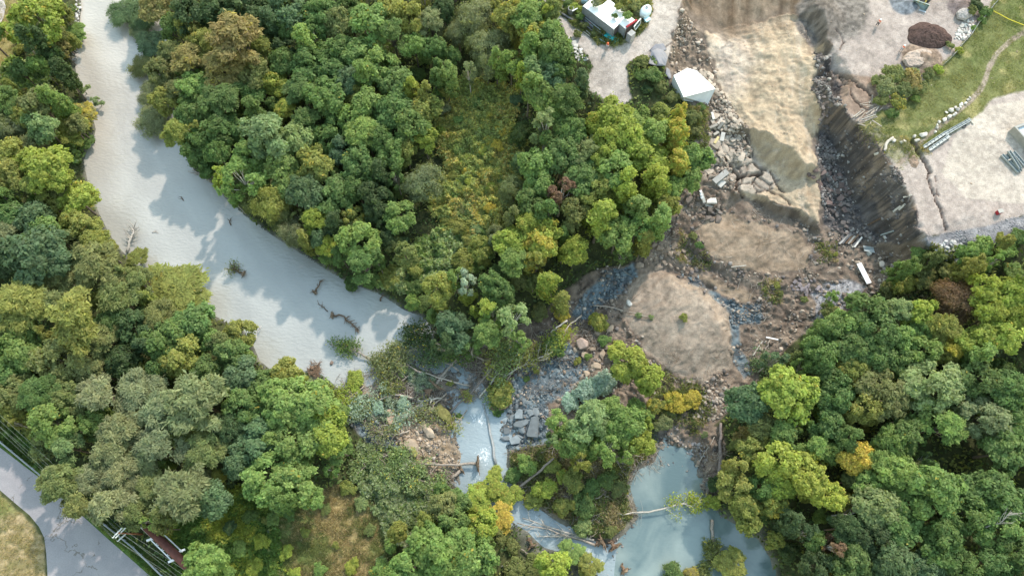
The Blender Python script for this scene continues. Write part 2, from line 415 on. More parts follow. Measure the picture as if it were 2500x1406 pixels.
CELL = 0.2
GX0, GX1, GY0, GY1 = -116.0, 116.0, -20.0, 118.0
gx = np.arange(GX0, GX1 + 1e-6, CELL); gy = np.arange(GY0, GY1 + 1e-6, CELL)
X, Y = np.meshgrid(gx, gy)
Z = np.full(X.shape, np.nan)
for f in cf:
    a, b, c = (cv[i] for i in f[:3]); za, zb, zc = (cz[i] for i in f[:3])
    x0, x1 = min(a.x, b.x, c.x), max(a.x, b.x, c.x); y0, y1 = min(a.y, b.y, c.y), max(a.y, b.y, c.y)
    i0, i1 = max(0, int((x0 - GX0) / CELL)), min(len(gx) - 1, int((x1 - GX0) / CELL) + 1)
    j0, j1 = max(0, int((y0 - GY0) / CELL)), min(len(gy) - 1, int((y1 - GY0) / CELL) + 1)
    if i1 < i0 or j1 < j0: continue
    xs, ys = X[j0:j1 + 1, i0:i1 + 1], Y[j0:j1 + 1, i0:i1 + 1]
    den = (b.y - c.y) * (a.x - c.x) + (c.x - b.x) * (a.y - c.y)
    if abs(den) < 1e-9: continue
    w0 = ((b.y - c.y) * (xs - c.x) + (c.x - b.x) * (ys - c.y)) / den
    w1 = ((c.y - a.y) * (xs - c.x) + (a.x - c.x) * (ys - c.y)) / den
    w2 = 1 - w0 - w1
    m = (w0 >= -1e-6) & (w1 >= -1e-6) & (w2 >= -1e-6)
    zz = w0 * za + w1 * zb + w2 * zc
    sub = Z[j0:j1 + 1, i0:i1 + 1]; sub[m] = zz[m]
Z = np.where(np.isnan(Z), 3.0, Z)

def blur(A, n):
    for _ in range(n):
        P = np.pad(A, 1, mode='edge')
        A = (P[1:-1, 1:-1] * 4 + P[:-2, 1:-1] * 2 + P[2:, 1:-1] * 2 + P[1:-1, :-2] * 2 + P[1:-1, 2:] * 2 + P[:-2, :-2] + P[2:, :-2] + P[:-2, 2:] + P[2:, 2:]) / 16
    return A
Z = blur(Z, 2)
Zs = blur(Z, 14)
PX, PY = project(X, Y, Z)                          # where each ground point shows in the photo: used as survey coordinates
wob = (fbm(X / 3.0, Y / 3.0, 3, 4) - 0.5) * 2
wob2 = (fbm(X / 0.9, Y / 0.9, 8, 3) - 0.5) * 2

ZONES = {
 'yard': [(1250, -90), (1330, 0), (1368, 60), (1400, 105), (1436, 140), (1446, 165), (1430, 212), (1460, 236), (1490, 262), (1530, 256), (1545, 240), (1532, 205), (1530, 165), (1545, 142), (1600, 140), (1632, 140), (1641, 100), (1660, 60), (1658, 30), (1668, 0), (1680, -90)],
 'island': [(1318, -90), (1345, 0), (1372, 40), (1398, 62), (1430, 88), (1462, 106), (1500, 113), (1545, 100), (1578, 66), (1594, 30), (1580, -10), (1560, -90)],
 'plateau': [(1985, -90), (1988, 10), (2010, 60), (2034, 110), (2018, 145), (2032, 200), (2050, 258), (2100, 312), (2170, 390), (2215, 470), (2249, 578), (2350, 572), (2500, 530), (2640, 510), (2640, -90)],
 'soil': [(2030, 175), (2090, 185), (2145, 196), (2138, 240), (2112, 292), (2075, 282), (2050, 255), (2036, 215)],
 'lawn': [(2442, -30), (2480, -90), (2640, -90), (2640, 205), (2500, 222), (2430, 240), (2395, 270), (2340, 312), (2285, 345), (2240, 365), (2190, 362), (2130, 335), (2080, 308), (2110, 300), (2150, 270), (2185, 262), (2240, 222), (2290, 160), (2345, 112), (2400, 45)],
 'weeds': [(2095, 310), (2150, 330), (2240, 355), (2260, 372), (2200, 400), (2178, 396), (2130, 345)],
 'apron': [(2247, 582), (2330, 566), (2420, 548), (2520, 515), (2640, 500), (2640, 545), (2500, 566), (2420, 596), (2330, 605), (2262, 612)],
 'bright': [(2330, 330), (2420, 260), (2640, 215), (2640, 490), (2480, 500), (2360, 480), (2300, 420)],
 'bowl': [(1690, -90), (1662, 0), (1680, 30), (1715, 62), (1770, 86), (1850, 66), (1918, 40), (1965, 60), (1995, 60), (1990, 0), (1990, -90)],
 'sand': [(1712, 70), (1770, 82), (1850, 62), (1920, 40), (1965, 55), (2000, 100), (2018, 146), (1990, 200), (1995, 250), (2006, 300), (1986, 360), (1996, 420), (2006, 440), (2003, 500), (2008, 556), (1976, 536), (1920, 506), (1850, 482), (1806, 470), (1790, 420), (1832, 372), (1826, 315), (1790, 272), (1764, 222), (1742, 162)],
 'lrubble': [(1662, 20), (1700, 66), (1742, 162), (1764, 222), (1790, 272), (1826, 315), (1832, 372), (1790, 430), (1800, 470), (1730, 450), (1690, 460), (1690, 420), (1716, 360), (1722, 310), (1700, 262), (1650, 200), (1632, 145), (1643, 98)],
 'crust': [(1714, 395), (1745, 350), (1800, 335), (1835, 360), (1852, 398), (1884, 420), (1900, 440), (1880, 462), (1850, 470), (1806, 466), (1760, 455), (1716, 440)],
 'gully': [(1985, 130), (2022, 140), (2036, 205), (2052, 258), (2102, 312), (2172, 390), (2217, 470), (2250, 570), (2205, 600), (2110, 590), (2030, 566), (2008, 550), (2004, 440), (1988, 362), (2008, 300), (1996, 250), (1990, 205)],
 'debris': [(1655, 470), (1700, 455), (1806, 470), (1960, 520), (2008, 556), (2100, 580), (2205, 598), (2256, 584), (2215, 640), (2160, 700), (2060, 765), (1990, 795), (1945, 830), (1905, 870), (1850, 905), (1850, 965), (1790, 990), (1740, 1040), (1765, 1040), (1770, 1180), (1720, 1240), (1690, 1105), (1640, 1084), (1612, 1094), (1600, 1010), (1540, 1000), (1480, 1040), (1350, 1080), (1240, 1110), (1200, 990), (1110, 1000), (1120, 1180), (1010, 1175), (960, 1120), (880, 1060), (840, 1010), (830, 940), (900, 900), (1010, 860), (1180, 830), (1300, 780), (1400, 700), (1460, 655), (1560, 640), (1600, 580), (1640, 520)],
 'mound2': [(1690, 560), (1725, 530), (1780, 525), (1850, 545), (1930, 574), (1984, 606), (1962, 650), (1880, 662), (1800, 650), (1730, 618)],
 'mound3': [(1540, 692), (1600, 662), (1662, 680), (1730, 720), (1774, 768), (1784, 850), (1788, 895), (1700, 945), (1625, 905), (1570, 850), (1516, 775)],
 'strip': [(1688, 668), (1730, 672), (1790, 700), (1842, 722), (1820, 742), (1760, 722)],
 'lslope': [(1586, 600), (1640, 585), (1690, 600), (1712, 640), (1660, 668), (1560, 660)],
 'clay1': [(1400, 770), (1430, 720), (1476, 664), (1545, 646), (1552, 672), (1505, 730), (1470, 742), (1420, 790)],
 'clay2': [(1662, 672), (1704, 680), (1764, 722), (1812, 744), (1862, 738), (1850, 790), (1800, 786), (1806, 850), (1834, 900), (1816, 925), (1788, 880), (1784, 770), (1722, 712)],
 'clay3': [(1200, 985), (1240, 940), (1280, 900), (1340, 880), (1380, 830), (1440, 900), (1390, 960), (1330, 985), (1350, 1080), (1240, 1100)],
 'clay4': [(860, 1030), (900, 1010), (960, 1060), (990, 1140), (950, 1150), (900, 1090)],
 'tan': [(970, 1020), (1060, 990), (1110, 1010), (1106, 1060), (1132, 1110), (1120, 1150), (1020, 1150), (970, 1080)],
 'gravel': [(1978, 716), (2010, 690), (2060, 686), (2110, 700), (2080, 740), (2010, 782), (1985, 775), (1995, 745)],
 'slatepile': [(1940, 690), (1990, 680), (2000, 715), (1960, 720)],
 'meadow': [(1050, 300), (1120, 190), (1235, 200), (1262, 330), (1275, 430), (1240, 540), (1190, 580), (1080, 560), (1050, 480), (1085, 400)],
 'bank': [(1240, 1110), (1350, 1085), (1590, 1100), (1600, 1130), (1560, 1150), (1540, 1190), (1562, 1262), (1530, 1300), (1500, 1330), (1420, 1310), (1330, 1250), (1218, 1190)],
 'drymid': [(690, 1215), (820, 1190), (890, 1200), (960, 1280), (975, 1360), (920, 1420), (860, 1500), (680, 1500), (690, 1380), (660, 1290)],
 'greenslope': [(400, 1230), (560, 1190), (690, 1215), (660, 1290), (690, 1380), (680, 1500), (430, 1500)],
 'verge': [(-160, 930), (0, 1005), (120, 1120), (260, 1260), (440, 1400), (520, 1500), (420, 1500), (330, 1390), (200, 1255), (80, 1165), (0, 1098), (-160, 1000)],
 'dryleft': [(-200, 1100), (0, 1205), (60, 1262), (102, 1310), (112, 1406), (108, 1600), (-300, 1600)],
 'topleft': [(-200, -90), (60, -90), (40, 60), (30, 160), (10, 230), (-200, 300)],
}
SDW = 9.0
mask = {}
for k, pl in ZONES.items():
    mask[k] = sstep(-4, 4, poly_sd(PX, PY, pl) + wob * SDW)
for k in ('sand', 'mound3', 'mound2', 'gully'):
    mask[k] = sstep(-3, 3, poly_sd(PX, PY, ZONES[k]) + wob * 16 + wob2 * 5)
for k in ('yard', 'plateau'):
    mask[k] = sstep(-2, 2, poly_sd(PX, PY, ZONES[k]) + wob * 6 + wob2 * 4)
for k in ('meadow', 'drymid', 'greenslope', 'bank', 'weeds'):
    mask[k] = sstep(-16, 16, poly_sd(PX, PY, ZONES[k]) + wob * 30 + wob2 * 8)
mask['bowl'] = sstep(-34, 34, poly_sd(PX, PY, ZONES['bowl']) + wob * 34 + wob2 * 6)
mask['sand'] = np.maximum(mask['sand'], sstep(-6, 6, poly_sd(PX, PY, [(1720, 70), (1770, 60), (1850, 44), (1920, 26), (1965, 45), (1960, 120), (1740, 120)]) + wob * 14)) if False else mask['sand']
for k in ('dryleft', 'lawn', 'island'):
    mask[k] = sstep(-4, 4, poly_sd(PX, PY, ZONES[k]) + wob * 7 + wob2 * 4)
under = sstep(0.25, -0.05, Z)
slide_all = sstep(-14, 2, poly_sd(PX, PY, [(1655, -90), (2020, -90), (2060, 240), (2130, 330), (2225, 470), (2258, 575), (2240, 640), (1660, 640), (1690, 440), (1705, 262), (1640, 200), (1625, 140)]))

# crumbled rims: the survey is shifted back and forth by a metre or so along the slide
shift = sstep(1560, 1640, PX) * sstep(900, 760, PY) * (Z > 1.0)
big_w = (fbm(X / 2.2, Y / 2.2, 5, 4) - .5) * 2; big_v = (fbm(X / 2.2 + 40, Y / 2.2, 6, 4) - .5) * 2
jj, iq = np.indices(X.shape)
Z = Z[np.clip(jj + np.rint(shift * (big_w * 5.5)).astype(int), 0, X.shape[0] - 1), np.clip(iq + np.rint(shift * (big_v * 5.5)).astype(int), 0, X.shape[1] - 1)]
Z = blur(Z, 1)
# --- relief that is finer than the survey
rub = np.clip(mask['debris'] + mask['lrubble'] + mask['gully'] * 0.8, 0, 1)
rub = np.clip(rub - mask['mound2'] - mask['mound3'] - mask['strip'] - mask['lslope'] * 0.7 - mask['sand'] - mask['gravel'] * 0.8, 0, 1)
f1, f2, cid = worley(X / 1.1 + wob * 0.4, Y / 1.1 + wob2 * 0.3, 21)
g1, g2, gid = worley(X / 0.62, Y / 0.62, 33)
blocks = (1 - sstep(0.0, 0.5, f1)) * (0.3 + cid) * 0.55 + (1 - sstep(0, 0.45, g1)) * gid * 0.32
big = (ridged(X / 5.5, Y / 5.5, 41, 3) - 0.5) * 1.1
lumpy = sstep(.42, .62, fbm(X / 3.2, Y / 3.2, 45, 3))
mid = ridged((X + wob) / 1.9, (Y + wob2 * .6) / 1.5, 47, 4) - 0.5
H = Z + rub * (blocks * lumpy * 1.0 - 0.12 + mid * 0.85 + big * 0.7 * sstep(0.3, 1.2, Z) + wob2 * 0.22)
# sand: wrinkles across the flow, shallow furrows along it
sand = np.clip(mask['sand'] - mask['crust'] * 0.6, 0, 1)
fl = X * 0.18 + Y
wr = ridged((X + wob * 1.0) / 4.2, (fl + wob * 2.2) / 0.85, 51, 3) - 0.5
furrow = ridged((X + 0.25 * Y + wob * 2.0) / 3.4, Y / 16.0, 57, 3) - 0.5
wr2 = ridged((X + wob * .8) / 2.0, (fl + wob2 * .4 + wob * 1.6) / 0.62, 53, 2) - 0.5
H += sand * (wr * 0.22 + np.maximum(wr2, -.1) * .34 + (ridged((X + 0.18 * Y + wob * 1.6) / 5.2, Y / 26.0, 59, 3) - .5) * 1.8 + furrow * 0.35 + wob * 0.22 + wob2 * 0.10)
m3 = np.clip(mask['mound3'] + mask['mound2'] + mask['lslope'] + mask['strip'], 0, 1)
u3 = X * 0.8 + Y * 0.6; v3 = -X * 0.6 + Y * 0.8
H += m3 * ((ridged((u3 + wob) / 3.0, (v3 + wob * 1.5) / 0.9, 61, 3) - 0.5) * 0.42 + (ridged(X / 2.2, Y / 1.6, 63, 3) - .5) * .35 * mask['mound2'] + wob * 0.18 + wob2 * 0.12)
# cliffs: gullies that run downslope
gyy, gxx = np.gradient(blur(Z, 3), CELL)
slope = np.hypot(gxx, gyy)
steep = sstep(0.7, 1.4, slope)
along = X * 0.62 + Y * 0.78
lipw = X * .49 - Y * .87; down = X * .87 + Y * .49
H += steep * ((ridged(lipw / 1.3 + wob * .5, down / 2.8, 71, 4) - 0.5) * 1.05 + (ridged(lipw / 4.0, down / 9.0, 73, 3) - .5) * 1.2 + wob2 * 0.25)
# cracked crust: plates between dark joints
c1, c2, ccid = worley(X / 2.7 + wob * 0.45, Y / 2.2 + wob2 * 0.12, 81)
joint = 1 - sstep(0.02, 0.10, c2 - c1)
H += mask['crust'] * ((ccid - 0.5) * 0.6 - joint * 1.0 + ((X * np.cos(ccid * 40) + Y * np.sin(ccid * 40)) % 2.0 - 1.0) * 0.0)
flat = np.clip(mask['yard'] + mask['plateau'] - mask['gully'] - mask['bowl'], 0, 1)
H += flat * (wob * 0.06 + wob2 * 0.03)
forest = np.clip(1 - flat - rub - sand - m3 - mask['crust'] - mask['verge'] - mask['dryleft'] - mask['bowl'], 0, 1) * (Z > 0.05)
H += forest * (wob * 0.25 + wob2 * 0.08)
roadish = sstep(-6, 10, poly_sd(PX, PY, [(-300, 960), (0, 1080), (110, 1165), (210, 1250), (320, 1350), (440, 1470), (115, 1600), (110, 1406), (100, 1310), (60, 1258), (0, 1200), (-300, 1100)]))
H = H * (1 - roadish) + Zs * roadish
# open cracks on the plateau: real trenches in the ground (photo polyline, half width m, depth m)
CRACKS = [
 ([(2226, 345), (2237, 358), (2242, 372), (2250, 382), (2262, 400), (2268, 412), (2272, 420)], 0.42, 1.6),
 ([(2268, 424), (2266, 436), (2272, 450), (2274, 462), (2282, 478), (2286, 492), (2296, 510), (2300, 524), (2306, 540), (2310, 560)], 0.24, 0.9),
 ([(2284, 428), (2286, 450), (2288, 470), (2292, 480)], 0.12, 0.4),
 ([(2225, 480), (2234, 505), (2240, 530)], 0.13, 0.4),
 ([(2038, 180), (2060, 190), (2085, 200), (2105, 212), (2120, 225), (2126, 232)], 0.30, 0.9),
 ([(2045, 190), (2058, 205), (2075, 225), (2092, 250), (2105, 262)], 0.18, 0.6),
 ([(2060, 188), (2070, 202), (2100, 215)], 0.14, 0.5),
 ([(2040, 70), (2055, 90), (2060, 105), (2052, 120)], 0.13, 0.4),
 ([(1775, 355), (1790, 360), (1800, 372), (1815, 378), (1830, 385)], 0.3, 0.9),
 ([(1800, 470), (1798, 455), (1800, 440), (1805, 432), (1830, 428), (1860, 424)], 0.42, 1.3),
 ([(1812, 480), (1806, 472), (1800, 468)], 0.4, 1.2),
 ([(1880, 420), (1888, 432), (1892, 446), (1902, 460), (1915, 470)], 0.2, 0.6),
 ([(1880, 470), (1905, 480), (1925, 492), (1930, 500)], 0.16, 0.5),
 ([(1770, 388), (1778, 400), (1790, 410), (1800, 425), (1806, 432)], 0.32, 1.0),
 ([(1840, 398), (1850, 410), (1870, 416)], 0.22, 0.7),
 ([(1835, 440), (1860, 460), (1880, 468)], 0.12, 0.3),
 ([(1640, 105), (1620, 118), (1600, 122)], 0.13, 0.3), ([(1652, 70), (1640, 82), (1645, 95)], 0.13, 0.3),
]
crackm = np.zeros(X.shape)
for pts, w, dp in CRACKS:
    fine = []
    for (a, b), (c, d) in zip(pts[:-1], pts[1:]):
        for t in (0, .25, .5, .75):
            fine.append((a + (c - a) * t + random.Random(a * 7 + t).uniform(-1.5, 1.5), b + (d - b) * t + random.Random(b * 3 + t).uniform(-1.5, 1.5)))
    fine.append(pts[-1])
    d = line_d(PX, PY, fine) / 13.5
    prof = 1 - sstep(w * 0.45, w * 0.95, d)
    crackm = np.maximum(crackm, prof)
    H -= prof * dp
# heaps: (px, py, radius m, height m, stretch)
HEAPS = [(2252, 142, 3.4, 1.0), (2262, 150, 2.2, .6), (2355, 33, 1.7, 1.0), (2215, 12, 2.2, .9), (2350, 18, 2.6, .8), (2012, 26, 3.0, .6)]
for hx, hy, hr, hh in HEAPS:
    wx, wy = G(hx, hy, 12.0)
    d = np.hypot(X - wx, Y - wy) / hr + wob * 0.12
    H += hh * np.clip(1 - d, 0, 1) ** 0.9 * (1 + wob2 * 0.25)

# --- what the ground is made of
def L3(c): return np.array(c, float)
n4 = fbm(X / 6.0, Y / 6.0, 91, 4); n1 = fbm(X / 1.3, Y / 1.3, 95, 4); nf = fbm(X / 0.5, Y / 0.5, 99, 2)
COL = np.zeros(X.shape + (3,))
def paint(m, c1, c2, n, amp=1.0):
    global COL
    t = np.clip((n - 0.5) * 2.2 * amp + 0.5, 0, 1)[..., None]
    c = L3(c1) * (1 - t) + L3(c2) * t
    m = np.clip(m, 0, 1)[..., None]
    COL = COL * (1 - m) + c * m
one = np.ones(X.shape)
paint(one, (.035, .042, .020), (.075, .085, .035), n1)
paint(slide_all, (.13, .105, .085), (.24, .195, .16), n1)
paint(mask['topleft'], (.16, .16, .05), (.30, .25, .12), n1)
paint(mask['meadow'], (.22, .23, .07), (.36, .32, .10), n1)
paint(mask['drymid'], (.17, .13, .06), (.34, .27, .13), n1)
paint(mask['drymid'] * sstep(.48, .62, n4), (.09, .12, .035), (.16, .18, .06), n1)
paint(mask['greenslope'], (.05, .10, .02), (.10, .16, .03), n1)
paint(mask['dryleft'], (.22, .19, .09), (.42, .33, .19), fbm(X / .7, Y / .7, 131, 3))
paint(mask['dryleft'] * sstep(.5, .68, n4), (.14, .17, .06), (.22, .22, .08), n1)
paint(mask['verge'], (.06, .12, .03), (.12, .17, .04), n1)
paint(mask['bank'], (.12, .10, .06), (.23, .18, .11), n1)
paint(mask['yard'], (.33, .285, .25), (.47, .415, .375), .55 * n4 + .45 * n1)
paint(mask['island'], (.12, .13, .05), (.26, .25, .12), n1)
paint(mask['plateau'], (.31, .262, .24), (.41, .352, .32), .5 * n4 + .5 * n1)
paint(mask['bright'], (.39, .34, .30), (.50, .44, .385), .5 * n4 + .5 * n1)
paint(mask['soil'], (.20, .145, .115), (.32, .24, .19), n1)
paint(mask['lawn'], (.115, .135, .05), (.18, .185, .075), .5 * n4 + .5 * n1)
paint(mask['lawn'] * sstep(.56, .7, fbm(X / 3.2, Y / 3.2, 141, 4)), (.22, .21, .09), (.30, .27, .12), n1)
paint(mask['weeds'], (.20, .19, .11), (.31, .28, .19), n1)
paint(mask['apron'], (.20, .195, .21), (.31, .30, .315), n1)
paint(mask['debris'], (.125, .097, .078), (.235, .185, .145), n1)
paint(mask['lrubble'], (.125, .096, .074), (.235, .188, .148), n1)
paint(mask['sand'], (.295, .222, .15), (.43, .342, .245), .5 * n1 + .5 * wr + .3)
paint(mask['sand'] * sstep(-120, 60, -np.abs(PX - 1800) - np.abs(PY - 130)) * .7, (.35, .28, .22), (.46, .385, .315), n1)
paint(mask['sand'] * sstep(30, -30, np.hypot((PX - 1778) * 1.0, (PY - 160) * .62) - 52 + wob * 26), (.37, .305, .25), (.47, .40, .335), n1)
paint(mask['sand'] * sstep(.60, .70, fbm((X + wob) / 1.0, Y / 14.0, 177, 3)) * .5, (.42, .35, .27), (.50, .42, .33), n1)
paint(mask['bowl'], (.135, .093, .062), (.27, .205, .15), fbm(X / 1.2 + wob * .3, Y / 9.0, 151, 4))
paint(mask['crust'], (.28, .235, .195), (.38, .325, .27), ccid)
paint(mask['gully'], (.064, .058, .058), (.142, .127, .124), n1)
paint(mask['gully'] * sstep(.6, .72, n4), (.16, .122, .092), (.20, .155, .12), n1)
strat = fbm((H + wob * .4) / .7, lipw / 7.0, 171, 3)
paint(mask['gully'] * steep * sstep(.5, .62, strat), (.15, .12, .10), (.23, .185, .155), n1)
paint(mask['gully'] * steep * sstep(.58, .70, fbm(lipw / .9, down / 2.6, 175, 3)), (.065, .056, .054), (.105, .09, .084), n1)
paint(mask['gully'] * sstep(.52, .62, fbm(lipw / .5, down / 1.6, 181, 3)) * .7, (.045, .04, .041), (.07, .062, .06), n1)
paint(mask['mound2'], (.21, .16, .115), (.30, .235, .175), n1)
paint(mask['strip'], (.20, .155, .11), (.28, .22, .165), n1)
paint(mask['lslope'], (.16, .125, .10), (.25, .20, .16), n1)
paint(mask['mound3'], (.245, .193, .15), (.335, .275, .22), .5 * n1 + .5 * ridged((u3 + wob) / 4.0, (v3 + wob) / 0.7, 61, 3))
paint(mask['tan'], (.22, .165, .11), (.34, .265, .19), n1)
for c in ('clay1', 'clay2', 'clay3', 'clay4'):
    paint(mask[c] * (.75 + .25 * (n1 > .45)), (.075, .10, .12), (.17, .215, .24), n1)
paint(mask['gravel'], (.23, .225, .24), (.37, .36, .37), nf)
dc = line_d(PX, PY, [(2520, 68), (2470, 98), (2435, 130), (2416, 162), (2404, 200), (2392, 222), (2370, 246), (2335, 275), (2300, 305), (2270, 328), (2240, 352), (2215, 378), (2185, 412)])
paint(1 - sstep(4, 8, dc + wob * 2), (.24, .19, .15), (.36, .30, .25), n1)
paint(crackm * .85, (.16, .115, .085), (.22, .16, .12), n1)
for hx, hy, hr, c in [(2252, 142, 3.5, (.24, .18, .14)), (2355, 33, 1.8, (.28, .26, .26)), (2205, 8, 2.6, (.20, .215, .24)), (2350, 18, 2.8, (.18, .145, .14)), (2040, 22, 6.5, (.175, .155, .14)), (2012, 45, 4, (.16, .138, .122))]:
    wx, wy = G(hx, hy, 12.0)
    d = np.hypot(X - wx, Y - wy) / hr + wob * 0.15
    paint(sstep(1.05, .85, d), L3(c) * .8, L3(c) * 1.2, nf)
# tyre tracks on the pale ground
trk = sstep(.52, .75, ridged((X * .55 + Y * .84 + wob * 2.5) / 1.3, (X * .84 - Y * .55) / 30.0, 161, 2)) * sstep(.4, .62, fbm(X / 9, Y / 9, 165, 2))
COL *= (1 - .16 * trk * np.clip(mask['yard'] + mask['plateau'] - mask['lawn'], 0, 1))[..., None]
# wet, muddy rim at the water
wetm = sstep(.55, .0, Z) * (1 - mask['tan'] * .5)
paint(wetm * .7, (.13, .13, .12), (.24, .23, .20), n1)
COL *= (0.72 + 0.56 * nf)[..., None]

# one sheet: fine cells where the photo looks, growing cells out to the horizon
grow = np.array([2, 5, 11, 24, 52, 110, 230, 500, 1100, 2300], float)
def extend(a):
    return np.concatenate([a[0] - grow[::-1], a, a[-1] + grow])
k = len(grow)
XX, YY = np.meshgrid(extend(gx), extend(gy))
HH = np.pad(H, k, mode='edge'); CC = np.pad(COL, ((k, k), (k, k), (0, 0)), mode='edge')
far = np.maximum(np.maximum(GX0 - XX, XX - GX1), np.maximum(GY0 - YY, YY - GY1))
HH = np.where(far > 30, np.minimum(HH, 12) * .6 + 2.2, HH); CC = np.where((far > 4)[..., None], L3((.06, .085, .03)), CC)
ny, nx = XX.shape
ii = np.arange(ny * nx).reshape(ny, nx)
F = np.stack([ii[:-1, :-1], ii[:-1, 1:], ii[1:, 1:], ii[1:, :-1]], -1).reshape(-1, 4)
ground_mat = vcol_mat('earth', 'soil', rough=.95, fine=5.0, fvar=.24, bump=.85)
me = mesh_np('ground', np.stack([XX, YY, HH], -1).reshape(-1, 3), F, {'soil': CC.reshape(-1, 3)}, smooth=True, mats=[ground_mat])
tag(link('ground', me), kind='structure')

def HT(x, y):
    fx = np.clip((np.asarray(x, float) - GX0) / CELL, 0, len(gx) - 1.001); fy = np.clip((np.asarray(y, float) - GY0) / CELL, 0, len(gy) - 1.001)
    i = fx.astype(int); j = fy.astype(int); a = fx - i; b = fy - j
    return (H[j, i] * (1 - a) + H[j, i + 1] * a) * (1 - b) + (H[j + 1, i] * (1 - a) + H[j + 1, i + 1] * a) * b

def gp(px, py, dz=0.0):
    """the ground point that shows at a photo pixel"""
    zs = np.arange(17.0, -1.5, -0.1)
    x, y = G(np.full(zs.shape, float(px)), np.full(zs.shape, float(py)), zs)
    h = np.maximum(HT(x, y), 0.0)
    k = int(np.argmax(h >= zs))
    return Vector((float(x[k]), float(y[k]), float(h[k]) + dz))

def at_h(px, py, dz):
    """the point dz above the ground that shows at a photo pixel"""
    z = 5.0
    for _ in range(14):
        x, y = G(px, py, z)
        z = .5 * z + .5 * (max(float(HT(x, y)), 0.0) + dz)
    return Vector((float(x), float(y), z))

# ---------------------------------------------------------------- water
def water_mat(name, ca, cb, rough, rip, ripscale, cloud, spec=.8, foam=False):
    m, nt, b = new_mat(name)
    ge = nt.nodes.new('ShaderNodeNewGeometry')
    n1 = nt.nodes.new('ShaderNodeTexNoise'); n1.inputs['Scale'].default_value = cloud; n1.inputs['Detail'].default_value = 5; n1.inputs['Distortion'].default_value = .8
    nt.links.new(ge.outputs['Position'], n1.inputs['Vector'])
    cr = nt.nodes.new('ShaderNodeValToRGB')
    cr.color_ramp.elements[0].position = .36; cr.color_ramp.elements[1].position = .66
    if ca: cr.color_ramp.elements[0].color = (*ca, 1); cr.color_ramp.elements[1].color = (*cb, 1)
    nt.links.new(n1.outputs['Fac'], cr.inputs['Fac'])
    out = cr.outputs['Color']
    if ca is None:
        wa = nt.nodes.new('ShaderNodeAttribute'); wa.attribute_name = 'tint'
        cr.color_ramp.elements[0].color = (.9, .9, .9, 1); cr.color_ramp.elements[1].color = (1.08, 1.08, 1.08, 1)
        wm = nt.nodes.new('ShaderNodeVectorMath'); wm.operation = 'MULTIPLY'
        nt.links.new(wa.outputs['Color'], wm.inputs[0]); nt.links.new(cr.outputs['Color'], wm.inputs[1]); out = wm.outputs['Vector']
    mpv = nt.nodes.new('ShaderNodeMapping'); mpv.inputs['Scale'].default_value = (1, 1.9, 1); mpv.inputs['Rotation'].default_value = (0, 0, .6)
    nt.links.new(ge.outputs['Position'], mpv.inputs['Vector'])
    w = nt.nodes.new('ShaderNodeTexNoise'); w.inputs['Scale'].default_value = ripscale; w.inputs['Detail'].default_value = 4
    nt.links.new(mpv.outputs['Vector'], w.inputs['Vector'])
    if foam:
        at = nt.nodes.new('ShaderNodeAttribute'); at.attribute_name = 'foam'
        fn = nt.nodes.new('ShaderNodeTexNoise'); fn.inputs['Scale'].default_value = 1.5; fn.inputs['Detail'].default_value = 7; fn.inputs['Roughness'].default_value = .68; fn.inputs['Distortion'].default_value = 1.4
        mf = nt.nodes.new('ShaderNodeMapping'); mf.inputs['Scale'].default_value = (1.4, .75, 1)
        nt.links.new(ge.outputs['Position'], mf.inputs['Vector']); nt.links.new(mf.outputs['Vector'], fn.inputs['Vector'])
        ml = nt.nodes.new('ShaderNodeMath'); ml.operation = 'MULTIPLY_ADD'; ml.inputs[1].default_value = .34; ml.inputs[2].default_value = -.22
        nt.links.new(at.outputs['Fac'], ml.inputs[0])
        ad = nt.nodes.new('ShaderNodeMath'); ad.operation = 'ADD'
        nt.links.new(fn.outputs['Fac'], ad.inputs[0]); nt.links.new(ml.outputs['Value'], ad.inputs[1])
        mr = nt.nodes.new('ShaderNodeMapRange'); mr.inputs['From Min'].default_value = .58; mr.inputs['From Max'].default_value = .74
        nt.links.new(ad.outputs['Value'], mr.inputs['Value'])
        mx = nt.nodes.new('ShaderNodeMix'); mx.data_type = 'RGBA'
        nt.links.new(mr.outputs['Result'], mx.inputs['Factor']); nt.links.new(out, mx.inputs['A']); mx.inputs['B'].default_value = (.74, .78, .80, 1)
        out = mx.outputs['Result']
    nt.links.new(out, b.inputs['Base Color'])
    b.inputs['Roughness'].default_value = rough; b.inputs['IOR'].default_value = 1.5; b.inputs['Specular IOR Level'].default_value = spec
    bp = nt.nodes.new('ShaderNodeBump'); bp.inputs['Strength'].default_value = rip; bp.inputs['Distance'].default_value = .15
    nt.links.new(w.outputs['Fac'], bp.inputs['Height']); nt.links.new(bp.outputs['Normal'], b.inputs['Normal'])
    return m

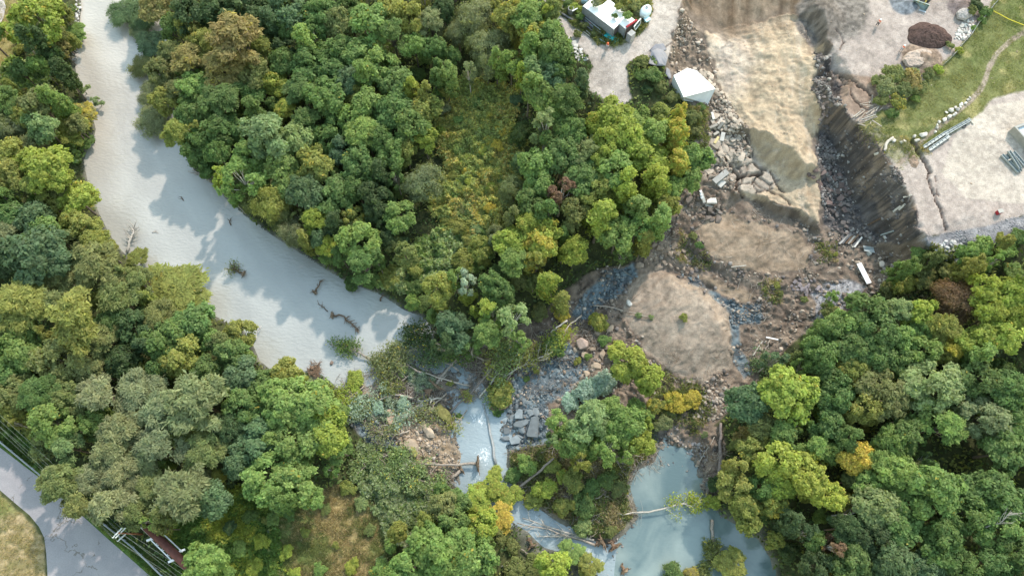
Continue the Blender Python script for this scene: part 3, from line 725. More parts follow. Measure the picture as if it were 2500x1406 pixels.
def water_sheet(name, poly, mat, cell=0.5, foam=None):
    P = [Vector(tuple(float(v) for v in G(px, py, 0.0))) for px, py in poly]
    xs = [p.x for p in P]; ys = [p.y for p in P]
    pts = list(P); W = np.array([(p.x, p.y) for p in P])
    qx, qy = np.meshgrid(np.arange(min(xs), max(xs), cell), np.arange(min(ys), max(ys), cell))
    sd = poly_sd(qx, qy, W)
    keep = (sd > cell * .5) & (HT(qx, qy) < 0.8)
    pts += [Vector((a, b)) for a, b in zip(qx[keep], qy[keep])]
    v, e, f, o1, o2, o3 = delaunay_2d_cdt(pts, [(i, (i + 1) % len(P)) for i in range(len(P))], [list(range(len(P)))], 1, 1e-4)
    V = np.array([(p.x, p.y, 0.0) for p in v]); Fq = np.array([t for t in f if len(t) == 3])
    at = None
    if foam:
        qpx, qpy = project(V[:, 0], V[:, 1], V[:, 2])
        a = np.zeros(len(V))
        for fx, fy, fr, fs in foam:
            a = np.maximum(a, fs * np.clip(1 - np.hypot(qpx - fx, qpy - fy) / fr, 0, 1))
        # the silt load: pale above the slide, blue grey clay below it
        u = sstep(-100, 120, (qpx - 1010) * .8 + (qpy - 860) * .5)[:, None]; up = sstep(150, 850, qpy)[:, None]  # up: greyer tint down the river, painting in the shade there
        silt = fbm((V[:, 0] + V[:, 1] * .7) / 5.0, (V[:, 1] - V[:, 0] * .7) / 14.0, 401, 4)[:, None]
        tint = (L3((.40, .375, .34)) * (1 - up) + L3((.345, .352, .335)) * up) * (1 - u) + L3((.245, .295, .315)) * u
        at = {'foam': np.stack([a, a, a, np.ones_like(a)], -1), 'tint': tint * (.78 + .44 * silt)}
    o = link(name, mesh_np(name, V, Fq, at, smooth=True, mats=[mat]))
    return tag(o, kind='structure')

river_mat = water_mat('turbid river water', None, None, .22, .55, 1.25, .05, foam=True)
pond_mat = water_mat('milky pond water', (.075, .12, .125), (.20, .25, .236), .12, .16, 1.2, .12)
FOAM = [(1165, 950, 60, .8), (1170, 1020, 70, 1.0), (1150, 1080, 50, .7), (1180, 1110, 60, 1.1), (1200, 1060, 50, .6), (1160, 1160, 55, 1.0), (1180, 1200, 50, .9), (1290, 1240, 40, .7), (1310, 1260, 50, .8), (1280, 1300, 40, .8), (1440, 1350, 40, 1.0), (1470, 1370, 30, .9), (1105, 905, 45, .5), (1130, 980, 40, .6)]
water_sheet('river', [(130, -140), (460, -140), (480, 100), (500, 330), (560, 420), (700, 560), (860, 660), (1000, 730), (1075, 790), (1250, 880), (1290, 960), (1260, 1190), (1400, 1260), (1508, 1318), (1498, 1410), (1440, 1420), (1250, 1330), (1080, 1230), (960, 1100), (980, 1010), (800, 1010), (600, 930), (560, 800), (300, 690), (150, 480), (140, 200)], river_mat, .5, FOAM)
water_sheet('pond', [(1400, 1260), (1500, 1140), (1560, 1090), (1620, 1060), (1700, 1070), (1760, 1150), (1790, 1240), (1900, 1330), (1960, 1520), (1430, 1520), (1440, 1420), (1498, 1410), (1508, 1318)], pond_mat, .8)

# ---------------------------------------------------------------- road
def patch(name, poly, mat, dz, kind='structure', cell=0.6):
    P = []
    for px, py in poly:
        p = at_h(px, py, dz); P.append(Vector((p.x, p.y)))
    W = np.array([(p.x, p.y) for p in P])
    qx, qy = np.meshgrid(np.arange(W[:, 0].min(), W[:, 0].max(), cell), np.arange(W[:, 1].min(), W[:, 1].max(), cell))
    keep = poly_sd(qx, qy, W) > cell * .4
    pts = P + [Vector((a, b)) for a, b in zip(qx[keep], qy[keep])]
    v, e, f, o1, o2, o3 = delaunay_2d_cdt(pts, [(i, (i + 1) % len(P)) for i in range(len(P))], [list(range(len(P)))], 1, 1e-4)
    xy = np.array([(p.x, p.y) for p in v])
    fxi = np.clip(((xy[:, 0] - GX0) / CELL).round().astype(int), 0, len(gx) - 1); fyi = np.clip(((xy[:, 1] - GY0) / CELL).round().astype(int), 0, len(gy) - 1)
    V = np.column_stack([xy, H[fyi, fxi] + dz])
    o = link(name, mesh_np(name, V, np.array([t for t in f if len(t) == 3]), smooth=True, mats=[mat]))
    return tag(o, kind=kind)

def asphalt():
    m, nt, b = new_mat('worn pale asphalt')
    ge = nt.nodes.new('ShaderNodeNewGeometry')
    def noise(sc, det, rough=.6, dist=0):
        n = nt.nodes.new('ShaderNodeTexNoise'); n.inputs['Scale'].default_value = sc; n.inputs['Detail'].default_value = det; n.inputs['Roughness'].default_value = rough; n.inputs['Distortion'].default_value = dist
        nt.links.new(ge.outputs['Position'], n.inputs['Vector']); return n
    a = noise(.25, 5); c = noise(6, 6)
    cr = nt.nodes.new('ShaderNodeValToRGB'); cr.color_ramp.elements[0].position = .3; cr.color_ramp.elements[0].color = (.225, .215, .23, 1); cr.color_ramp.elements[1].position = .75; cr.color_ramp.elements[1].color = (.30, .285, .295, 1)
    nt.links.new(a.outputs['Fac'], cr.inputs['Fac'])
    mr = nt.nodes.new('ShaderNodeMapRange'); mr.inputs['From Min'].default_value = .3; mr.inputs['From Max'].default_value = .7; mr.inputs['To Min'].default_value = .88; mr.inputs['To Max'].default_value = 1.12
    nt.links.new(c.outputs['Fac'], mr.inputs['Value'])
    sc = nt.nodes.new('ShaderNodeVectorMath'); sc.operation = 'SCALE'
    nt.links.new(cr.outputs['Color'], sc.inputs[0]); nt.links.new(mr.outputs['Result'], sc.inputs['Scale'])
    v = nt.nodes.new('ShaderNodeTexVoronoi'); v.feature = 'DISTANCE_TO_EDGE'; v.inputs['Scale'].default_value = .11; v.inputs['Randomness'].default_value = 1
    dn = noise(.8, 4)
    mxv = nt.nodes.new('ShaderNodeMix'); mxv.data_type = 'VECTOR'; mxv.inputs['Factor'].default_value = .06
    vs = nt.nodes.new('ShaderNodeVectorMath'); vs.operation = 'SCALE'; vs.inputs['Scale'].default_value = 3.0
    nt.links.new(dn.outputs['Color'], vs.inputs[0])
    va = nt.nodes.new('ShaderNodeVectorMath'); va.operation = 'ADD'
    nt.links.new(ge.outputs['Position'], va.inputs[0]); nt.links.new(vs.outputs['Vector'], va.inputs[1]); nt.links.new(va.outputs['Vector'], v.inputs['Vector'])
    cm = nt.nodes.new('ShaderNodeMapRange'); cm.inputs['From Min'].default_value = .004; cm.inputs['From Max'].default_value = .010
    pat_ = noise(.16, 3); pm = nt.nodes.new('ShaderNodeMapRange'); pm.inputs['From Min'].default_value = .45; pm.inputs['From Max'].default_value = .56; pm.inputs['To Min'].default_value = .02; pm.inputs['To Max'].default_value = 0
    nt.links.new(pat_.outputs['Fac'], pm.inputs['Value'])
    da_ = nt.nodes.new('ShaderNodeMath'); da_.operation = 'ADD'
    nt.links.new(v.outputs['Distance'], da_.inputs[0]); nt.links.new(pm.outputs['Result'], da_.inputs[1]); nt.links.new(da_.outputs['Value'], cm.inputs['Value'])
    mx = nt.nodes.new('ShaderNodeMix'); mx.data_type = 'RGBA'; mx.inputs['A'].default_value = (.14, .125, .11, 1)
    nt.links.new(cm.outputs['Result'], mx.inputs['Factor']); nt.links.new(sc.outputs['Vector'], mx.inputs['B'])
    nt.links.new(mx.outputs['Result'], b.inputs['Base Color']); b.inputs['Roughness'].default_value = .85; b.inputs['Specular IOR Level'].default_value = .25
    return m
patch('road', [(-330, 870), (-150, 990), (0, 1092), (55, 1134), (110, 1176), (160, 1222), (205, 1262), (260, 1312), (300, 1347), (340, 1382), (380, 1418), (480, 1510), (500, 1600), (115, 1600), (116, 1406), (113, 1350), (108, 1312), (95, 1285), (72, 1257), (35, 1226), (0, 1196), (-150, 1090), (-330, 960)], asphalt(), .02)
patch('pavement', [(-60, -60), (14, -60), (14, 20), (8, 45), (0, 62), (-60, 80)], plain('weathered pale paving', (.40, .37, .36), scale=2), .05)
# ---------------------------------------------------------------- foliage materials
def leaf_material(name, use_attr=None):
    m, nt, b = new_mat(name)
    oi = nt.nodes.new('ShaderNodeObjectInfo')
    at = nt.nodes.new('ShaderNodeAttribute'); at.attribute_name = 'leaf'
    sep = nt.nodes.new('ShaderNodeSeparateColor')
    nt.links.new(at.outputs['Color'], sep.inputs['Color'])
    if use_attr:
        ac = nt.nodes.new('ShaderNodeAttribute'); ac.attribute_name = use_attr
        base = ac.outputs['Color']
    else:
        # single leaves or whole sprays that have begun to turn
        lt = nt.nodes.new('ShaderNodeMath'); lt.operation = 'LESS_THAN'
        nt.links.new(sep.outputs['Green'], lt.inputs[0]); nt.links.new(oi.outputs['Alpha'], lt.inputs[1])
        mx = nt.nodes.new('ShaderNodeMix'); mx.data_type = 'RGBA'
        mx.inputs['B'].default_value = (.44, .37, .04, 1)
        nt.links.new(lt.outputs['Value'], mx.inputs['Factor']); nt.links.new(oi.outputs['Color'], mx.inputs['A'])
        base = mx.outputs['Result']
    mr = nt.nodes.new('ShaderNodeMapRange'); mr.inputs['To Min'].default_value = .70; mr.inputs['To Max'].default_value = 1.55
    nt.links.new(sep.outputs['Red'], mr.inputs['Value'])
    hs = nt.nodes.new('ShaderNodeHueSaturation')
    hm = nt.nodes.new('ShaderNodeMapRange'); hm.inputs['To Min'].default_value = .485; hm.inputs['To Max'].default_value = .515
    nt.links.new(sep.outputs['Blue'], hm.inputs['Value']); nt.links.new(hm.outputs['Result'], hs.inputs['Hue'])
    hs.inputs['Saturation'].default_value = .90
    nt.links.new(mr.outputs['Result'], hs.inputs['Value']); nt.links.new(base, hs.inputs['Color'])
    nt.links.new(hs.outputs['Color'], b.inputs['Base Color'])
    b.inputs['Roughness'].default_value = .55; b.inputs['Specular IOR Level'].default_value = .22
    tr = nt.nodes.new('ShaderNodeBsdfTranslucent')
    sc = nt.nodes.new('ShaderNodeVectorMath'); sc.operation = 'MULTIPLY'; sc.inputs[1].default_value = (1.25, 1.3, .55)
    nt.links.new(hs.outputs['Color'], sc.inputs[0]); nt.links.new(sc.outputs['Vector'], tr.inputs['Color'])
    ms = nt.nodes.new('ShaderNodeMixShader'); ms.inputs['Fac'].default_value = .46
    nt.links.new(b.outputs['BSDF'], ms.inputs[1]); nt.links.new(tr.outputs['BSDF'], ms.inputs[2])
    nt.links.new(ms.outputs['Shader'], nt.nodes['Material Output'].inputs['Surface'])
    return m
leaf_mat = leaf_material('leaves')
cover_mat = leaf_material('ground cover leaves', 'tint')
bark_mat = plain('grey brown bark', (.17, .14, .115), rough=.9, scale=5, var=.35, bump=.4)
pale_bark = plain('pale grey bark', (.42, .39, .35), rough=.85, scale=4, var=.25, bump=.3)
dead_wood = plain('weathered dead wood', (.34, .29, .245), rough=.9, scale=4, var=.3, bump=.4)
brown_wood = plain('wet brown wood and roots', (.16, .105, .07), rough=.9, scale=5, var=.35, bump=.4)

def unit(v):
    return v / (np.linalg.norm(v, axis=-1, keepdims=True) + 1e-9)

def leaves_np(c, n, size, asp, rng, along=None):
    """leaf blades (pointed quads) at centres c facing n"""
    k = len(c)
    r = rng.normal(size=(k, 3)) if along is None else along + rng.normal(size=(k, 3)) * .45
    t = unit(r - n * np.sum(r * n, -1, keepdims=True))
    bta = np.cross(n, t)
    s = (size * rng.uniform(.7, 1.35, (k, 1)))
    tip = c + t * s; tail = c - t * s * .8
    V = np.stack([tip, c + bta * s * asp + n * s * .12, tail, c - bta * s * asp + n * s * .12], 1).reshape(-1, 3)
    return V

def crown_mesh(name, style, seed, R0=4.5):
    """one crown in metres for a radius of R0; the tree stands on z = 0. Returns mesh, limb ends, height of the crown's centre, height"""
    rng = np.random.default_rng(seed)
    cl = []                                         # clumps: centre, radius, squash
    def lobe(c, lr, k, puff, sq=.9, zmin=-.4):
        """one bough: puffs of leaves over a rough ball"""
        d = unit(rng.normal(size=(k * 4, 3)))
        out_ = unit(c + np.array([0, 0, R0 * .35]) + 1e-3)
        d = d[(d @ out_ > -.25) & (d[:, 2] > zmin)][:k]
        for u in d:
            q = R0 * rng.uniform(*puff)
            cl.append((c + u * lr * rng.uniform(.62, 1.02) * np.array([1, 1, sq]), q, sq * rng.uniform(.75, 1.0)))
        cl.append((c, lr * .6, sq))
    if style in ('round', 'big'):
        hc = 9.4; L = 9 if style == 'round' else 15
        lobe(np.array([rng.normal() * .12, rng.normal() * .12, rng.uniform(.42, .62)]) * R0, R0 * rng.uniform(.34, .46), 15, (.10, .19))
        a0 = rng.uniform(0, 6.28)
        for k in range(L):
            a = a0 + k * 2.4 + rng.normal() * .25; q = rng.uniform(.34, .72); zz = rng.uniform(-.5, .55) * (1.15 - q)
            lr = rng.uniform(.26, .46) if style == 'round' else rng.uniform(.2, .36)
            lobe(np.array([q * math.cos(a), q * math.sin(a), zz]) * R0, R0 * lr, 13 if style == 'round' else 12, (.09, .18) if style == 'round' else (.07, .14))
    elif style == 'tall':
        hc = 10.5
        for k in range(rng.integers(3, 6)):
            a = rng.uniform(0, 6.28); q = rng.uniform(.1, .58) * R0; top = rng.uniform(.5, 1.45) * R0
            z = -R0 * 1.0
            while z < top:
                w = R0 * rng.uniform(.24, .38) * (1 - .5 * max(0, z / top) ** 2 if z > 0 else 1)
                lobe(np.array([q * math.cos(a) + rng.normal() * w * .35, q * math.sin(a) + rng.normal() * w * .35, z]), w, 8, (.09, .17), 1.0, -.6)
                z += w * 1.0
    elif style == 'feather':
        hc = 9.6; a0 = rng.uniform(0, 6.28)
        for k in range(17):
            a = a0 + k * 2.4 + rng.normal() * .2; q = rng.uniform(.05, .74) if k > 2 else rng.uniform(0, .25); zz = (.72 * (1 - q ** 1.6) + rng.uniform(-.32, .08))
            c = np.array([q * math.cos(a), q * math.sin(a), zz]) * R0
            for _ in range(11):
                # flat sprays that reach outwards
                u = rng.normal(size=3) * np.array([1, 1, .35]) + np.array([math.cos(a), math.sin(a), .1]) * .7 * q
                cl.append((c + unit(u) * R0 * rng.uniform(.08, .30), R0 * rng.uniform(.10, .19), .45))
    elif style == 'willow':
        hc = 7.0
        for k in range(13):
            u = unit(rng.normal(size=3)); u[2] = abs(u[2]) * 1.2 - .45
            lobe(unit(u) * R0 * rng.uniform(.3, .6), R0 * rng.uniform(.3, .44), 9, (.14, .24), 1.0, -.7)
    elif style == 'sparse':
        hc = 11.0
        for _ in range(13):
            u = unit(rng.normal(size=3))
            lobe(u * np.array([R0 * .9, R0 * .9, R0 * 1.2]) * rng.uniform(.4, .8), R0 * rng.uniform(.14, .28), 5, (.07, .15))
    else:  # bush
        hc = 2.3
        for k in range(14):
            u = unit(rng.normal(size=3)); u[2] = abs(u[2]) * .75 - .1
            lobe(u * np.array([R0, R0, R0 * .6]) * rng.uniform(.2, .68), R0 * rng.uniform(.2, .36), 8, (.09, .18), .85, -.2)
    size = {'round': .30, 'big': .26, 'tall': .28, 'feather': .34, 'willow': .25, 'sparse': .27, 'bush': .29}[style]
    asp = {'round': .52, 'big': .5, 'tall': .5, 'feather': .30, 'willow': .22, 'sparse': .45, 'bush': .5}[style]
    tot = {'round': 10500, 'big': 16000, 'tall': 10000, 'feather': 11500, 'willow': 13500, 'sparse': 4600, 'bush': 7500}[style]
    wts = np.array([c[1] ** 1.7 for c in cl]); wts /= wts.sum()
    Vs, A = [], []
    for (c, r, sq), w in zip(cl, wts):
        k = max(9, int(tot * w))
        u = unit(rng.normal(size=(k * 2, 3)))
        pr = .35 + .65 * (u[:, 2] + 1) / 2
        co = unit(c + np.array([0, 0, R0 * .25]))
        pr *= .55 + .45 * (u @ co)
        u = u[rng.uniform(size=len(u)) < pr * 1.25][:k]; k = len(u)
        lump = 1 + .22 * np.sin(u[:, :1] * 5 + seed) * np.sin(u[:, 1:2] * 5 + c[0]) + .16 * rng.normal(size=(k, 1))
        p = c + u * np.array([1, 1, sq]) * r * lump * rng.uniform(.30, 1.22, (k, 1)) ** .6
        if style == 'feather':
            nrm = unit(u * .35 + np.array([0, 0, 1.0]) + rng.normal(size=(k, 3)) * .35)
            al = unit(co[None] * .7 + u)
            V = leaves_np(p, nrm, size, asp, rng, al)
        elif style == 'willow':
            nrm = unit(u * .9 + co * .6 + rng.normal(size=(k, 3)) * .5)
            V = leaves_np(p, nrm, size, asp, rng, np.tile(np.array([[0, 0, -1.0]]), (k, 1)) + u * .8)
        else:
            nrm = unit(u * .62 + co * .35 + np.array([0, 0, .55]) + rng.normal(size=(k, 3)) * .42)
            V = leaves_np(p, nrm, size, asp, rng)
        stick = np.repeat(1 + (rng.uniform(size=k) < .10) * rng.uniform(.12, .40, k), 4)[:, None]
        V = c + (V - c) * stick
        Vs.append(V)
        a = np.zeros((k, 4)); cv_ = rng.uniform()
        a[:, 0] = np.clip(.5 + .22 * rng.normal(size=k) + (cv_ - .5) * .45, 0, 1); a[:, 1] = np.clip(cv_ * .75 + rng.uniform(size=k) * .25, 0, 1); a[:, 2] = np.clip(.5 + .25 * rng.normal(size=k) + (rng.uniform() - .5) * .6, 0, 1); a[:, 3] = 1
        A.append(np.repeat(a, 4, 0))
    V = np.concatenate(Vs); A = np.concatenate(A)
    if style == 'bush': V[:, 2] = np.maximum(V[:, 2], -2.1)
    V[:, 2] += hc
    Fq = np.arange(len(V)).reshape(-1, 4)
    me = mesh_np(name, V, Fq, {'leaf': A}, mats=[leaf_mat])
    top = float(V[:, 2].max())
    order = rng.permutation(len(cl))
    ends = [cl[i][0] + np.array([0, 0, hc]) for i in order[:18]]
    return me, ends, hc, top

def trunk_mesh(name, ends, hc, seed, thick=.24, nl=13, mat=None):
    rnd = random.Random(seed); mb = MB()
    fork = hc * .62
    lean = (rnd.uniform(-.5, .5), rnd.uniform(-.5, .5))
    ax = [(0, 0, -.6), (lean[0] * .1, lean[1] * .1, 0), (lean[0] * .6, lean[1] * .6, fork * .6), (lean[0], lean[1], fork), (lean[0] * 1.3, lean[1] * 1.3, hc * 1.15)]
    mb.tube(ax, [thick * 1.5, thick * 1.15, thick * .9, thick * .72, thick * .2], 7)
    for e in ends[:nl]:
        s = Vector(ax[3]) * rnd.uniform(.8, 1.05)
        e = Vector(e); mid = s.lerp(e, .5) + Vector((rnd.uniform(-.4, .4), rnd.uniform(-.4, .4), rnd.uniform(.1, .6)))
        mb.tube([s, mid, e], [thick * .42, thick * .26, thick * .08], 5, cap=False)
    me = bpy.data.meshes.new(name); me.from_pydata(mb.v, [], mb.f); me.update()
    for p in me.polygons: p.use_smooth = True
    me.materials.append(mat or bark_mat)
    return me

KINDS_OF_TREE = {}
for style, n in (('round', 5), ('big', 3), ('tall', 4), ('feather', 4), ('willow', 3), ('sparse', 3), ('bush', 4)):
    for i in range(n):
        sd = hash(style) % 1 + sum(map(ord, style)) * 13 + i * 101
        cm, ends, hc, top = crown_mesh(style + '_crown', style, sd)
        tm = trunk_mesh(style + '_trunk', ends, hc, sd, thick=.24 if style != 'bush' else .10, nl=18 if style == 'sparse' else 12, mat=pale_bark if style in ('sparse',) else bark_mat)
        KINDS_OF_TREE.setdefault(style, []).append((cm, tm, hc, top))

LEAF = {'dk': (.068, .112, .040), 'mg': (.122, .196, .050), 'lg': (.188, .280, .066), 'yg': (.275, .325, .040), 'ye': (.46, .37, .036), 'ol': (.182, .208, .066),
        'gr': (.212, .240, .112), 'bl': (.112, .180, .080), 'or': (.270, .228, .072), 'br': (.185, .115, .066), 'si': (.30, .39, .32), 'lm': (.275, .335, .045),
        'pl': (.220, .295, .112), 'oy': (.235, .255, .052)}
WORD = {'dk': 'dark green', 'mg': 'mid green', 'lg': 'light green', 'yg': 'yellow green', 'ye': 'yellow', 'ol': 'olive green', 'gr': 'grey green', 'bl': 'blue green',
        'or': 'orange tinged', 'br': 'reddish brown', 'si': 'silver leaved', 'lm': 'lime green', 'pl': 'pale green', 'oy': 'yellowish olive'}
NOUN = {'round': 'broadleaf', 'big': 'spreading tree', 'tall': 'upright tree', 'feather': 'feathery tree', 'willow': 'round willow', 'sparse': 'airy tree', 'bush': 'bush'}
NAME = {'round': 'broadleaf_tree', 'big': 'spreading_tree', 'tall': 'poplar_tree', 'feather': 'maple_tree', 'willow': 'willow_tree', 'sparse': 'birch_tree', 'bush': 'bush'}
tree_rng = random.Random(4)
planted = []          # px, py, r of every crown, to fill the wood round them

def plant(px, py, r, style, col, alpha=0.0, tall=1.0):
    if style == 'round' and r > 62: style = 'big'
    cm, tm, hc, top = tree_rng.choice(KINDS_OF_TREE[style])
    z = 3.0; s = 1.0
    for _ in range(16):
        x, y = G(px, py, z + hc * s * tall)
        zt = max(float(HT(x, y)), -.2)
        z = .5 * z + .5 * zt
        Rm = r * float(depth(x, y, z + hc * s)) / FOC
        s = Rm / 4.5
    vz = tree_rng.uniform(.92, 1.1) * tall
    for _ in range(6):
        x, y = G(px, py, max(z, .2) + hc * s * tall)
        if float(HT(x, y)) > .15 or style == 'bush': break
        tall *= .82; vz *= .82
        z = max(float(HT(x, y)), -.2)
    if style != 'bush':
        # small crowns are young trees: not as low as their width alone would make them
        vz *= min(1.5, max(1.0, (.85 / s) ** .6))
        x, y = G(px, py, z + hc * s * vz); z = max(float(HT(x, y)), -.2)
    e = empty(NAME[style], (float(x), float(y), z), tree_rng.uniform(0, 6.28))
    w = tree_rng.uniform(.96, 1.06)
    e.scale = (s * w, s / w, s * vz)
    c = link('crown' if style != 'bush' else 'foliage', cm, e)
    v = tree_rng.uniform(.88, 1.12); b = LEAF[col]
    c.color = (b[0] * v * tree_rng.uniform(.93, 1.07), b[1] * v, b[2] * v * tree_rng.uniform(.9, 1.1), alpha)
    link('trunk' if style != 'bush' else 'stem', tm, e)
    planted.append((px, py, r))
    return e

woodm = np.clip(forest - slide_all * 2 - mask['meadow'] - mask['drymid'] - mask['bank'] * .5 - mask['lawn'] - mask['topleft'] - roadish * 2 - mask['gully'] * 2 - mask['lrubble'] * 2 - mask['greenslope'] - mask['apron'], 0, 1)
